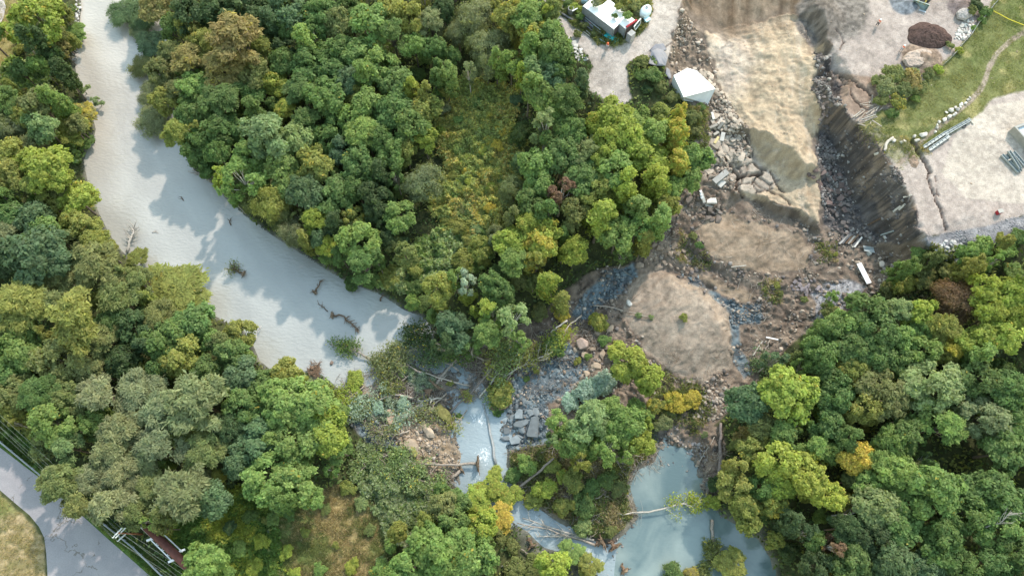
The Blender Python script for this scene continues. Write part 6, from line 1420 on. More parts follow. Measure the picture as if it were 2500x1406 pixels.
many('concrete_chunk', [(1358, 84), (1385, 88), (1405, 108), (1424, 132), (1434, 148), (1412, 150), (1392, 132), (1384, 110)], 30, 5.5, 4, .45, 1.0, pale_concrete, 'white broken concrete chunk dumped beside the yard track', 'rubble', 'concrete dumped beside the track', box=.8, hk=.5)
many('crust_block', [(1655, 175), (1690, 165), (1735, 185), (1790, 276), (1812, 318), (1800, 352), (1745, 335), (1735, 290), (1752, 262), (1748, 220), (1700, 172)], 90, 7.0, 5, .4, 1.35, plain('pale broken crust', (.36, .305, .25), rough=.95, var=.18, bump=.3), 'pale block of broken crust between the tipped shed and the sand tongue', 'block', 'broken crust left of the sand tongue', box=.75, hk=.45)
many('crust_block', [(1735, 345), (1800, 352), (1830, 375), (1800, 395), (1760, 390), (1735, 420), (1716, 430), (1722, 380)], 46, 8.5, 6, .8, 1.9, plain('pale plate of crust', (.36, .305, .25), rough=.95, var=.16, bump=.25), 'pale flat crust plate among the cracks below the fallen timbers', 'block', 'crust plates below the fallen timbers', box=.8, hk=.28)
many('clay_slab', [(1232, 1000), (1262, 975), (1300, 985), (1320, 1005), (1290, 1020), (1285, 1060), (1250, 1085), (1232, 1070), (1240, 1030)], 26, 9, 7, .45, 1.9, grey_stone, 'blue grey clay slab among the broken slabs beside the stream', 'slab', 'clay slabs beside the stream', box=.65, hk=.42)
many('clay_slab', [(1250, 905), (1300, 895), (1380, 840), (1420, 880), (1400, 950), (1340, 985), (1290, 970), (1240, 960)], 22, 14, 8, .35, 1.1, grey_stone, 'blue grey clay block in the rubble under the fallen grey trunks', 'block', 'clay blocks under the grey trunks', box=.6, hk=.5)
many('earth_clod', [(1430, 790), (1500, 800), (1500, 900), (1470, 960), (1410, 950), (1400, 860)], 16, 22, 9, .9, 2.2, tan_stone, 'tan earth clod at the mound foot beside the grey blocks', 'clod', 'tan clods at the mound foot', box=.4, hk=.6)
many('earth_clod', [(1580, 600), (1650, 590), (1690, 630), (1640, 660), (1560, 650)], 18, 16, 10, .7, 1.7, plain('grey brown clod', (.21, .17, .135), rough=.95, var=.25, bump=.5), 'grey brown clod in the rough slope left of the gully scarp', 'clod', 'clods left of the gully scarp', box=.35, hk=.6)
many('earth_clod', [(1675, 470), (1710, 480), (1760, 500), (1760, 540), (1700, 545), (1672, 520)], 18, 13, 12, .8, 1.8, plain('dark grey clod', (.165, .138, .12), rough=.95, var=.25, bump=.5), 'dark grey clod below the white slab at the platform', 'clod', 'clods below the white slab', box=.35, hk=.6)
many('slate_block', [(1935, 685), (1990, 680), (2010, 712), (1960, 720), (1925, 705)], 20, 8, 13, .5, 1.1, plain('purple grey slate', (.19, .165, .175), rough=.8, var=.2, bump=.3), 'purple grey slate block stacked left of the grey gravel fan', 'block', 'slate blocks by the gravel fan', box=.7)
many('boulder', [(2150, 640), (2200, 645), (2185, 690), (2160, 705), (2140, 680)], 10, 10, 14, .6, 1.2, plain('buff boulder', (.35, .305, .265), rough=.9, var=.15, bump=.3), 'buff boulder at the edge of the olive weeds below the cliff', 'boulder', 'buff boulders below the cliff')
many('stone', [(1740, 940), (1810, 950), (1790, 990), (1740, 1030), (1690, 1020), (1700, 975)], 60, 7, 15, .4, .9, plain('buff rubble stone', (.36, .31, .26), rough=.9, var=.18, bump=.3), 'buff stone in the pale scree below the gravel mound', 'stone', 'stones in the pale scree')
many('stone', [(1660, 1080), (1720, 1085), (1720, 1120), (1680, 1110)], 22, 7, 16, .3, .7, plain('dark grey shore stone', (.24, .235, .24), rough=.85, var=.2, bump=.3), 'grey stone at the head of the pond', 'stone', 'stones at the head of the pond')
many('brown_rock', [(1960, 420), (2050, 400), (2080, 470), (2060, 520), (2025, 500)], 22, 13, 17, .7, 1.7, plain('reddish brown rock', (.13, .094, .085), rough=.85, var=.2, bump=.4), 'reddish brown rock in the dark gully beside the sand tongue', 'rock', 'brown rocks in the gully', hk=.4)
many('gully_rock', [(1995, 215), (2028, 235), (2026, 330), (2056, 420), (2095, 520), (2140, 590), (2060, 590), (2020, 540), (2012, 440), (1996, 350)], 85, 9, 19, .45, 1.25, plain('dark gully rock', (.125, .105, .098), rough=.85, var=.3, bump=.4), 'dark grey brown rock on the floor of the gully under the cliff', 'rock', 'rocks on the gully floor', hk=.55)
many('stone', [(985, 1000), (1060, 1000), (1100, 1040), (1100, 1100), (1020, 1090), (980, 1040)], 46, 8, 18, .35, .85, tan_stone, 'tan stone on the gravel bar beside the mossy clod', 'stone', 'stones on the gravel bar')
slab('clay_slab', [(1297, 1018), (1313, 1015), (1316, 1022), (1314, 1046), (1313, 1068), (1287, 1066), (1285, 1060), (1291, 1040)], .55, grey_stone, 'largest flat pale grey clay slab beside the stream', 'slab', dz=.5)
slab('clay_slab', [(1258, 1030), (1290, 1022), (1289, 1034), (1272, 1044), (1254, 1042)], .5, grey_stone, 'long grey clay slab left of the largest flat slab', 'slab', dz=.4)
slab('clay_slab', [(1256, 1012), (1266, 998), (1276, 1000), (1276, 1022), (1257, 1022)], .5, grey_stone, 'upright looking grey clay slab above the long slab', 'slab', dz=.5)
slab('clay_slab', [(1242, 1072), (1262, 1062), (1272, 1072), (1268, 1082), (1248, 1086)], .6, grey_stone, 'rounded grey clay slab at the water below the long slab', 'slab', dz=.3)
boulder('earth_clod', 1008, 1095, 2.6, 3.6, 2.0, tan_stone, 'big square tan clod with a mossy side on the gravel bar', 'clod', rz=.35, box=.7)
boulder('earth_clod', 1012, 1102, 1.2, 2.6, 2.1, moss, 'mossy slab of turf on the side of the square tan clod', 'clod', rz=.3, box=.6)
boulder('earth_clod', 1045, 1052, 1.6, 3.8, 1.4, tan_stone, 'long pale clod leaning on the gravel bar', 'clod', rz=.55, box=.6)
boulder('earth_clod', 1082, 1010, 2.6, 5.0, 1.7, moss, 'mossy oval clod beside the stream rapids', 'clod', rz=.7, box=.3)
boulder('earth_clod', 952, 1020, 1.8, 3.4, 1.6, plain('brown clod', (.30, .22, .165), rough=.95, var=.25, bump=.5), 'brown wedge of earth beside the thick bleached log', 'clod', rz=.2, box=.5)
boulder('earth_clod', 1138, 965, 2.0, 3.4, 1.5, brown_earth, 'brown rooty clod standing in the rapids', 'clod', rz=.3, box=.4)
boulder('earth_clod', 1222, 985, 4.4, 3.2, 1.6, brown_earth, 'large clod carrying the yellowish bush between channels', 'clod', rz=.6, box=.3)
boulder('earth_clod', 1450, 790, 2.0, 1.6, 1.6, pale_stone, 'pale boulder near the crossing thin trunk', 'boulder', rz=.4)
boulder('boulder', 1535, 741, 1.1, 1.5, 1.0, pale_stone, 'pale boulder on the left flank of the gravel mound', 'boulder', rz=.4)
boulder('earth_clod', 1420, 842, 2.4, 2.4, 2.2, plain('pinkish clod', (.40, .30, .25), rough=.95, var=.2, bump=.5), 'pinkish clod beside the dark clay block', 'clod', rz=.4, box=.6)
boulder('boulder', 2121, 620, 1.0, .9, .9, plain('greenish grey boulder', (.30, .30, .27), rough=.9, var=.15, bump=.3), 'round greenish grey boulder under the corrugated sheet', 'boulder')
boulder('boulder', 1877, 540, 1.1, .8, .7, tan_stone, 'tan boulder under the platform edge', 'boulder')
boulder('boulder', 1840, 530, .9, .7, .6, tan_stone, 'smaller tan boulder left under the platform edge', 'boulder')

# --- timbers, planks and sheets on the slide
def plank(name, a, b, w, h, mat, label, cat, group=None, dz=.25, dz2=None):
    A = at_h(a[0], a[1], dz); B = at_h(b[0], b[1], dz if dz2 is None else dz2)
    c = (A + B) / 2
    o = MB().beam(A - c, B - c, w, h).build(name, mat, bevel=.02); o.location = c
    return tag(o, label, cat, group)
for i, (a, b, m, lb) in enumerate([((1752, 304), (1762, 290), timber, 'upper one of two parallel bleached beams beside the broken crust'), ((1753, 315), (1766, 299), timber, 'lower one of two parallel bleached beams beside the broken crust'),
        ((1732, 313), (1751, 305), timber, 'grey beam reaching left from the parallel bleached beams'), ((1737.6, 275), (1742, 292), pale_concrete, 'white post lying under the tipped shed'),
        ((1761, 345), (1766, 324), pale_concrete, 'upright white block below the parallel bleached beams'), ((1744, 351), (1754, 335), yellow_timber, 'yellowish board left of the upright white block'), ((1742, 330), (1754, 323), timber, 'short plank above the yellowish board')]):
    plank('timber_beam', a, b, .42 if i != 4 else .7, .38, m, lb, 'beam', 'beams beside the broken crust', .4)
plank('concrete_beam', (1742, 446), (1775, 420), 1.0, .7, concrete, 'broad grey broken beam above the white slab', 'beam', dz=.5)
plank('concrete_beam', (1755, 456), (1769, 442), .8, .6, pale_concrete, 'short pale block right of the broad grey beam', 'block', dz=.4)
st_ = empty('concrete_steps', at_h(1713, 480, .5))
for k, (a, b, w) in enumerate([((1708.5, 469), (1713, 467), .7), ((1709, 476), (1714, 474), .7), ((1711, 484), (1717, 480), .7)]):
    A = at_h(*a, .9) - st_.location; B = at_h(*b, .9) - st_.location
    MB().beam(A, B, .4, .25).build('step', white_paint, st_)
A = at_h(1712, 472, .55) - st_.location; B = at_h(1719, 494, .55) - st_.location
MB().beam(A, B, .5, .4).build('stringer', pale_concrete, st_)
tag(st_, 'white broken steps upended in the grey clods', 'steps')
slab('concrete_slab', [(1734.5, 483), (1748, 483), (1749, 499), (1724.5, 497.5), (1726, 488)], .35, pale_concrete, 'white square slab lying beside the upended steps', 'slab', dz=.6)
plank('plank', (1722, 500), (1739, 505), .35, .12, timber, 'plank in front of the white square slab', 'plank')
plank('white_board', (2097, 643), (2122, 692), .85, .14, white_paint, 'long white panel lying on the brown debris', 'panel', dz=.45)
cs = empty('corrugated_sheet', at_h(2120, 606, .4))
mbc = MB()
for k in range(6):
    A = at_h(2107 + k * .6, 601 + k * 2.2, .5) - cs.location; B = at_h(2132 + k * .6, 605 + k * 2.2, .4) - cs.location
    mbc.beam(A, B, .2, .08 + .07 * (k % 2))
mbc.build('sheet', grey_steel, cs); tag(cs, 'dark grey corrugated sheet at the cliff foot', 'sheet')
plank('steel_pole', (2150, 574.5), (2182, 564), .22, .2, grey_steel, 'slim grey pole lying on the cliff foot', 'pole', dz=.3)
plank('concrete_post', (2158, 576.5), (2162.5, 583), .35, .3, pale_concrete, 'short white post below the slim grey pole', 'post')
plank('plank', (2180, 517), (2199, 503), .3, .1, timber, 'left plank stuck in the dark cliff', 'plank', 'planks in the dark cliff', .2)
plank('plank', (2194, 513), (2210, 498), .3, .1, timber, 'right plank stuck in the dark cliff', 'plank', 'planks in the dark cliff', .2)
plank('plank', (2205, 482), (2226, 476), .25, .1, timber, 'plank poking over the cliff rim', 'plank', dz=.2)
plank('plank', (2118, 550), (2152, 532), .2, .12, brown_wood, 'thin brown stick on the lower cliff', 'stick', dz=.2)
plank('plank', (1785, 652), (1822, 648), .2, .1, timber, 'thin grey plank at the gully scarp', 'plank', dz=.3)
plank('plank', (1870, 823), (1900, 829), .22, .1, white_paint, 'white lath by the green fallen shrub', 'plank', dz=.4)
plank('plank', (1838, 868), (1862, 832), .2, .12, timber, 'grey pole slanting over the clay stream', 'pole', dz=.3)
for i in range(15):
    t = i / 14; x = 2052 + 38 * t; y = 588 - 8 * math.sin(t * 3.1) + 8 * t
    a = (x - 6 + ornd.uniform(-3, 3), y + 9 + ornd.uniform(-4, 4)); b = (x + 12 + ornd.uniform(-3, 3), y - 12 + ornd.uniform(-5, 5))
    plank('plank', a, b, .28, .14, [timber, dark_steel, pale_concrete, brown_wood][i % 4], 'plank in the splintered fan at the foot of the dark cliff', 'plank', 'planks fanned at the cliff foot', .25 + .1 * (i % 3))

LOGS = [(130, 485, 240, 400, 9), (165, 485, 290, 395, 10), (185, 540, 300, 420, 7), (300, 445, 475, 325, 9), (330, 420, 500, 320, 8), (370, 440, 435, 370, 9), (440, 400, 510, 300, 6), (470, 410, 575, 285, 8), (480, 400, 540, 345, 11), (240, 520, 440, 450, 7), (100, 545, 200, 520, 5), (250, 550, 450, 470, 9), (290, 540, 460, 480, 8), (390, 530, 520, 615, 9), (190, 575, 300, 605, 8), (385, 300, 392, 180, 6), (260, 320, 400, 325, 8), (220, 310, 350, 280, 6), (230, 380, 285, 385, 7), (310, 350, 400, 330, 6), (362, 580, 376, 540, 6), (350, 300, 365, 262, 9), (340, 470, 430, 400, 8), (270, 490, 380, 440, 7)]
for i, (x1, y1, x2, y2, w) in enumerate(LOGS):
    k = 1 / 5.625
    A = at_h(2060 + x1 * k, 200 + y1 * k, .2 + .07 * (i % 7)); B = at_h(2060 + x2 * k, 200 + y2 * k, .25 + .07 * ((i * 3) % 7))
    c = (A + B) / 2; r0 = w * k / 13 / 2 * 1.7
    o = MB().tube([A - c, (B - A) * .05, B - c], [r0 * 1.1, r0, r0 * .8], 8).build('log', dead_wood if i % 3 else timber, smooth=False)
    o.location = c
    tag(o, 'grey brown log in the loose pile between the cliff rim and the brushy clump', 'log', 'log pile at the cliff rim')
log('forked_log', [(2134, 378, .2), (2160, 368, .25), (2164, 351, .3), (2180, 336, .3)], (.22, .26), timber, 'bleached forked log lying on the weeds by the cliff rim', n=8)

# --- steel beams on the plateau
def channel(a, b, w, h, label, group, dz):
    A = at_h(a[0], a[1], dz); B = at_h(b[0], b[1], dz); c = (A + B) / 2
    d = (B - A).normalized(); u = d.cross(Vector((0, 0, 1))).normalized(); up_ = Vector((0, 0, 1))
    mb = MB().beam(A - c - up_ * h * .3, B - c - up_ * h * .3, w * .98, h * .2)
    for q in (-1, 1): mb.beam(A - c + u * q * w * .46, B - c + u * q * w * .46, w * .14, h)
    for k in range(1, 6):
        p_ = (A - c).lerp(B - c, k / 6); mb.beam(p_ - u * w * .4 - up_ * h * .05, p_ + u * w * .4 - up_ * h * .05, .1, .06)
    o = mb.build('steel_beam', grey_steel, bevel=.01); o.location = c
    return tag(o, label, 'beam', group)
for i, (a, b, w, lb) in enumerate([((2256, 359), (2309, 324), .5, 'near left grey beam of the pair beside the path'), ((2269, 366), (2318.5, 331), .5, 'near right grey beam of the pair beside the path'),
        ((2307, 324.5), (2369, 290), .32, 'far left slim beam beside the path'), ((2309, 329), (2372, 292.5), .32, 'far right slim beam beside the path')]):
    channel(a, b, w, .35, lb, 'beams beside the path', .42)
for i, (a, b) in enumerate([((2272, 347), (2288, 361)), ((2306, 329), (2317, 342)), ((2347, 300), (2353, 308)), ((2363, 289), (2377, 303))]):
    plank('sleeper', a, b, .22, .2, timber, f'{ORD[i]} cross timber from the near end under the beams beside the path', 'timber', 'cross timbers under the beams', .12)
o = MB().ring((0, 0, 0), .42, .24, .25).build('tyre', dark_steel, smooth=True, bevel=.05); o.location = gp(2352, 309); tag(o, 'dark tyre lying against the slim beams', 'tyre')
for i, (a, b, w, d) in enumerate([((2446, 378), (2487, 421), .5, .3), ((2456, 377), (2493, 419), .42, .3), ((2463, 369), (2491, 412), .5, .75), ((2473, 371), (2503, 406), .55, .3)]):
    channel(a, b, w, .38, ['leftmost beam of the stack on the pale plateau', 'second beam from left of the stack on the pale plateau', 'beam lying on top of the stack on the pale plateau', 'rightmost beam of the stack on the pale plateau'][i], 'beam stack on the plateau', d)
plank('sleeper', (2461, 392), (2475, 386), .18, .15, timber, 'wooden batten across the beam stack', 'timber', dz=.6)
# concrete tank at the right margin
b0 = gp(2461, 322); e = empty('concrete_tank', b0)
d1 = Vector((.50, -.865, 0)); d2 = Vector((.93, .36, 0)).normalized(); L1, L2, Ht, t = 9.5, 6.5, 1.7, .35
cn = [Vector((0, 0, 0)), d1 * L1, d1 * L1 + d2 * L2, d2 * L2]
ctr = (cn[0] + cn[2]) / 2
inn = [p + (ctr - p).normalized() * t * 1.4 for p in cn]
mb = MB(); up = Vector((0, 0, Ht))
for i in range(4):
    j = (i + 1) % 4
    mb.add([cn[i], cn[j], cn[j] + up, cn[i] + up, inn[i], inn[j], inn[j] + up, inn[i] + up], [(0, 1, 2, 3), (3, 2, 6, 7), (5, 4, 7, 6), (1, 0, 4, 5)])
mb.build('wall', concrete, e)
MB().add([p + Vector((0, 0, Ht * .72)) for p in inn], [(0, 1, 2, 3)] if (d1.cross(d2)).z > 0 else [(3, 2, 1, 0)]).build('cover', plain('pale blue grey cover', (.52, .58, .64), rough=.5, var=.1), e)
tag(e, 'open concrete tank with a pale cover at the right margin', 'tank')
# bin
e = empty('waste_bin', gp(2435, 521))
MB().box((0, 0, .4), (.8, .6, .8), .3).build('body', red_paint, e, bevel=.05); MB().box((0, 0, .85), (.86, .66, .1), .3).build('lid', pale_concrete, e, bevel=.03)
tag(e, 'small red bin with a pale lid on the plateau edge', 'bin')

# --- heaps
def heap(name, px, py, rx, ry, h, mat, label, rot=0.0, rough=.12):
    c = gp(px, py); n = 44; m = 12
    V, Fq = [], []
    for j in range(m + 1):
        q = j / m
        for i in range(n):
            a = 6.2832 * i / n
            lob = 1 + .10 * math.sin(2 * a + rot) + .06 * math.sin(3 * a + 1) + .03 * math.sin(7 * a)
            x, y = rx * q * lob * math.cos(a), ry * q * lob * math.sin(a)
            z = h * (1 - q ** 1.35) + (vnoise(np.array([x * 1.3 + 50]), np.array([y * 1.3 + 50]), 5)[0] - .5) * rough * 4 * (1 - q * .5) + (vnoise(np.array([x * 4 + 50]), np.array([y * 4 + 50]), 6)[0] - .5) * rough * 1.6
            V.append((x * math.cos(rot) - y * math.sin(rot), x * math.sin(rot) + y * math.cos(rot), z - (.35 if j == m else 0)))
    for j in range(m):
        for i in range(n):
            k = (i + 1) % n
            Fq.append((j * n + i, (j + 1) * n + i, (j + 1) * n + k, j * n + k))
    o = MB().add(V, Fq).build(name, mat, smooth=False); o.location = c
    return tag(o, label, 'heap')
heap('mulch_heap', 2266, 90, 3.9, 2.9, 2.0, mulch, 'big dark brown mulch heap on the pale plateau', rot=-.35)
heap('soil_heap', 2230, 394, .95, 1.25, .5, plain('brown gravelly soil', (.26, .19, .145), rough=1, var=.35, scale=5, bump=.8), 'small round brown soil heap beside the long ground crack', rot=.2)
heap('gravel_heap', 2356, 34, 1.5, 1.1, .8, plain('pale grey gravel', (.44, .41, .40), rough=1, var=.3, scale=6, bump=.8), 'pale grey gravel heap beside the silt fence')
heap('sand_heap', 2240, 140, 2.6, 1.6, .45, plain('fine brown sand', (.29, .235, .20), rough=1, var=.2, scale=4, bump=.5), 'low fan of brown sand below the mulch heap', rot=.3)

# --- tipped white shed at the slide's left edge
top = [(1644.6, 184.6, 2.0), (1676, 173.8, 2.2), (1699, 179, 2.3), (1746.8, 217.3, 2.5), (1669.4, 237.8, 2.2)]
T = [at_h(*p) for p in top]; e = empty('shed', gp(1690, 225))
nrm_z = sum(p.z for p in T) / 5
# flatten the roof to one plane through three of its corners
p0, p1, p2 = T[0], T[3], T[4]; N = (p1 - p0).cross(p2 - p0).normalized()
T = [Vector((p.x, p.y, p0.z - (N.x * (p.x - p0.x) + N.y * (p.y - p0.y)) / N.z)) for p in T]
low = [at_h(1728, 256, .12), at_h(1668, 245.5, .35)]
roof = [p - e.location for p in T]
und = [p - Vector((0, 0, .12)) for p in roof]
mb = MB().prism(roof if N.z < 0 and False else roof, und); ro = mb.build('roof', white_paint, e)
wl = [roof[3] - Vector((.03, -.03, .14)), roof[4] - Vector((0, -.03, .14)), low[1] - e.location, low[0] - e.location]
th = Vector((-.05, .12, 0))
MB().prism(wl, [p + th for p in wl]).build('end_wall', plain('shaded white sheet', (.66, .69, .73), rough=.5, var=.06, scale=.8), e)  # roof's white turned bluish grey: the wall's shade put into its colour
bk = [roof[0] - Vector((0, 0, .14)), roof[1] - Vector((0, 0, .14)), roof[2] - Vector((0, 0, .14)), roof[3] - Vector((0, 0, .14))]
mbw = MB()
for a, b in zip(bk[:-1], bk[1:]):
    ga, gb = Vector((a.x, a.y, -2.2)), Vector((b.x, b.y, -2.2))
    mbw.add([a, b, gb, ga], [(0, 1, 2, 3), (3, 2, 1, 0)][:1])
a, b = roof[4] - Vector((0, 0, .14)), roof[0] - Vector((0, 0, .14))
mbw.add([a, b, Vector((b.x, b.y, -2.2)), low[1] - e.location], [(0, 1, 2, 3)])
mbw.build('side_wall', white_paint, e)
tag(e, 'white sheet metal shed tipped over on the edge of the slide', 'shed')

# --- tarpaulins
def tarp(pts, label, amp=.25, seed=0, dz=.25, name='tarpaulin'):
    Wp = [at_h(px, py, dz) for px, py in pts]
    W2 = np.array([(p.x, p.y) for p in Wp]); c = W2.mean(0)
    qx, qy = np.meshgrid(np.arange(W2[:, 0].min(), W2[:, 0].max(), .18), np.arange(W2[:, 1].min(), W2[:, 1].max(), .18))
    keep = poly_sd(qx, qy, W2) > .1
    pp = [Vector((a, b)) for a, b in W2] + [Vector((a, b)) for a, b in zip(qx[keep], qy[keep])]
    v, ed, f, a1, a2, a3 = delaunay_2d_cdt(pp, [(i, (i + 1) % len(W2)) for i in range(len(W2))], [list(range(len(W2)))], 1, 1e-4)
    xy = np.array([p[:] for p in v])
    fold = ridged((xy[:, 0] * .9 + xy[:, 1] * .4) / 1.1, (xy[:, 1] * .9 - xy[:, 0] * .4) / 3.5, 200 + seed, 2) - .5
    fxi = np.clip(((xy[:, 0] - GX0) / CELL).round().astype(int), 0, len(gx) - 1); fyi = np.clip(((xy[:, 1] - GY0) / CELL).round().astype(int), 0, len(gy) - 1)
    zz = blur(Z, 3)[fyi, fxi] + dz + fold * amp
    o = link(name, mesh_np(name, np.column_stack([xy - c, zz - zz.mean()]), np.array([t for t in f if len(t) == 3]), smooth=True, mats=[tarp_mat]))
    o.location = (c[0], c[1], float(zz.mean()))
    m = o.modifiers.new('thickness', 'SOLIDIFY'); m.thickness = .03
    return tag(o, label, 'tarpaulin')
tarp([(1589, 127), (1604, 121), (1620, 123), (1631, 140), (1625, 163), (1603, 162), (1582, 158), (1587, 142)], 'large crumpled grey tarpaulin behind the tipped shed', .7, 1, .45)
tarp([(1585, 124), (1600, 108), (1620, 106), (1628, 122), (1612, 126), (1598, 127)], 'thin grey tarpaulin spread flat on the yard', .12, 2, .12)
tarp([(1627, 166), (1634, 168), (1640, 176), (1640, 190), (1634, 194), (1625, 181)], 'small strip of grey tarpaulin beside the tipped shed', .25, 3, .3)

# --- yard junk: containers, pipes, rings
def container(c_near, c_far, width, h, label, hollow=False):
    """c_near, c_far: photo pixels of the roof's left edge; the box lies to the right of that edge"""
    zt = 12.3 + h
    xa, ya = G(*c_near, zt); xb, yb = G(*c_far, zt)
    A, B = Vector((float(xa), float(ya), 0)), Vector((float(xb), float(yb), 0))
    d = (B - A); L = d.length; d.normalize(); u = Vector((d.y, -d.x, 0))
    z0 = float(HT((A.x + B.x) / 2, (A.y + B.y) / 2)) - .05
    e = empty('shipping_container', (A.x, A.y, z0))
    zt = h
    # roof
    def pt(a, b, z): return d * a + u * b + Vector((0, 0, z))
    MB().prism([pt(0, 0, zt), pt(0, width, zt), pt(L, width, zt), pt(L, 0, zt)][::-1], [pt(0, 0, zt - .12), pt(0, width, zt - .12), pt(L, width, zt - .12), pt(L, 0, zt - .12)][::-1]).build('roof', white_paint, e)
    mb = MB(); n = int(L / .28)                      # ribbed side walls
    for b in (.03, width - .03):
        pr = []
        for i in range(n + 1):
            pr.append(pt(L * i / n, b + (.04 if i % 2 else -.0), 0))
        o = len(mb.v); mb.v += [tuple(p) for p in pr] + [tuple(p + Vector((0, 0, zt - .125))) for p in pr]
        mb.f += [(o + i, o + i + 1, o + n + 2 + i, o + n + 1 + i) for i in range(n)]
    mb.build('side_wall', plain('shaded container wall', (.40, .41, .43), rough=.6, var=.15), e)  # greyer than the white roof, shade of the sides painted in
    endm = plain('dark container end', (.13, .11, .11), rough=.7, var=.3)
    for a in (.02, L - .02):
        MB().add([pt(a, .04, 0), pt(a, width - .04, 0), pt(a, width - .04, zt - .125), pt(a, .04, zt - .125)], [(0, 1, 2, 3)]).build('end_wall', endm, e)
    mb = MB()
    for a in (0, L):
        for b in (0, width): mb.box(pt(a, b, zt / 2 - .03), (.16, .16, zt - .2), math.atan2(d.y, d.x))
    mb.build('corner_post', grey_steel, e)
    return tag(e, label, 'container'), d, u, e
_, dA, uA, eA = container((1499, 69.5), (1424, 13), 2.35, 2.6, 'white roofed container nearer the teal pipes')
_, dB, uB, eB = container((1527.5, 69), (1463, 17), 2.45, 2.6, 'white roofed container with shrubs growing on it')
# shrubs on the roofs
for px, py, r, col, lb in [(1456, 9, 13, 'gr', 'grey round shrub growing on the nearer container roof'), (1511, 16, 12, 'oy', 'leftmost shrub growing on the second container roof'), (1523, 24, 10, 'ol', 'middle shrub growing on the second container roof'), (1533, 37, 14, 'lg', 'largest bright shrub at the end of the second container roof'), (1501, 40, 9, 'mg', 'small shrub in the gap between the two containers')]:
    cm, tm, hc, tp = tree_rng.choice(KINDS_OF_TREE['bush'])
    s = r / 13.0 / 4.5; x, y = G(px, py, 14.9 + hc * s)
    e = empty('roof_shrub', (float(x), float(y), 14.86)); e.scale = (s, s, s * 1.1)
    c = link('foliage', cm, e); c.color = (*LEAF[col], .04); link('stem', tm, e)
    tag(e, lb, 'shrub', 'shrubs on the container roofs')
def tube_between(name, a, b, r, mat, label, cat='pipe', group=None, dz=None, n=10):
    dz = r if dz is None else dz
    A = at_h(a[0], a[1], dz); B = at_h(b[0], b[1], dz); c = (A + B) / 2
    o = MB().tube([A - c, B - c], r, n).build(name, mat); o.location = c
    for p in o.data.polygons: p.use_smooth = len(p.vertices) == 4
    return tag(o, label, cat, group)
for i in range(9):
    k = i % 5; l = i // 5
    tube_between('teal_pipe', (1474 + k * 2.6 + l, 88 - k * 2.4 - l), (1500 + k * 2.0 + ornd.uniform(-3, 6), 106 - k * 2.6 + ornd.uniform(-2, 3) - l), .14, teal, 'bright teal pipe in the pile beside the nearer container', group='teal pipe pile', dz=.15 + .26 * l)
tube_between('teal_pipe', (1498, 97), (1508.5, 105), .14, teal, 'single teal pipe end sticking out beyond the teal pile', dz=.4)
tube_between('teal_pipe', (1462, 95), (1477, 104), .10, light_blue, 'thin pale blue pipe in front of the teal pile', dz=.12)
for i, (a, b, m, r) in enumerate([((1416.5, 39), (1473, 87), grey_steel, .14), ((1420, 46), (1452, 74), dark_steel, .13), ((1424, 37), (1458, 66), dark_steel, .12), ((1418, 52), (1446, 76), dark_steel, .12), ((1428, 43), (1466, 74), grey_steel, .1)]):
    tube_between('long_pipe', a, b, r, m, f'{ORD[i]} long pipe from the {"top" if i == 0 else "left"} in the bundle left of the container' if False else ['longest grey pipe reaching to the teal pile', 'thick dark pipe in the middle of the long bundle', 'dark pipe nearest the container in the long bundle', 'dark pipe on the track side of the long bundle', 'thin grey pipe on top of the long bundle'][i], group='long pipe bundle', dz=.2 + .12 * i)
tube_between('white_pipe', (1441, 46), (1468, 66), .14, white_paint, 'white pipe lying beside the nearer container', dz=.4)
tube_between('red_pipe', (1437, 50), (1443, 58), .13, red_paint, 'short red pipe beside the white pipe', dz=.35)
tube_between('culvert_pipe', (1363, 29), (1406, 54.5), .22, dark_steel, 'dark culvert pipe along the track below the concrete rings', dz=.25)
for i, (a, b) in enumerate([((1424, 77), (1440, 90)), ((1431, 75), (1444, 87)), ((1448, 72), (1462, 62))]):
    plank('plank', a, b, .15, .1, timber, ['lower plank on the grass by the track', 'upper plank on the grass by the track', 'plank leaning over the long pipe bundle'][i], 'plank', dz=.2)
for i, (px, py, r, h, lb) in enumerate([(1352, 7, .52, 1.3, 'tallest concrete ring at the top of the group'), (1363.5, 15.5, .44, .5, 'pale low concrete ring with a filled middle'), (1351.7, 19, .36, .35, 'smallest concrete ring beside the tallest'), (1377, 23, .48, .45, 'broken low concrete ring in the middle of the group'), (1392.6, 33, .52, 1.3, 'tall concrete ring with a pole leaning on it'), (1375, 5, .36, .6, 'small concrete ring far behind the broken one')]):
    e = MB().ring((0, 0, 0), r, r * .74, h).build('concrete_ring', concrete, smooth=False, bevel=.03); p = gp(px, py); e.location = p
    tag(e, lb, 'concrete ring', 'concrete rings by the track')
plank('plank', (1397, 28), (1410, 21), .18, .1, white_paint, 'pale pole leaning on the tall concrete ring', 'pole', dz=1.2)
# red drum pipe on the end of the second container
z_t = eB.location.z + 2.75
q = [Vector((*[float(v) for v in G(px, py, z_t)], z_t)) for px, py in ((1529, 67), (1555, 49.5))]; c = (q[0] + q[1]) / 2
o = MB()
for k in range(6):
    a = q[0].lerp(q[1], k / 6 + .01) - c; b = q[0].lerp(q[1], (k + 1) / 6 - .015) - c; o.tube([a, b], .19, 10)
o = o.build('red_drum_row', red_paint); o.location = c; tag(o, 'row of red drums laid along the end of the second container', 'drums')
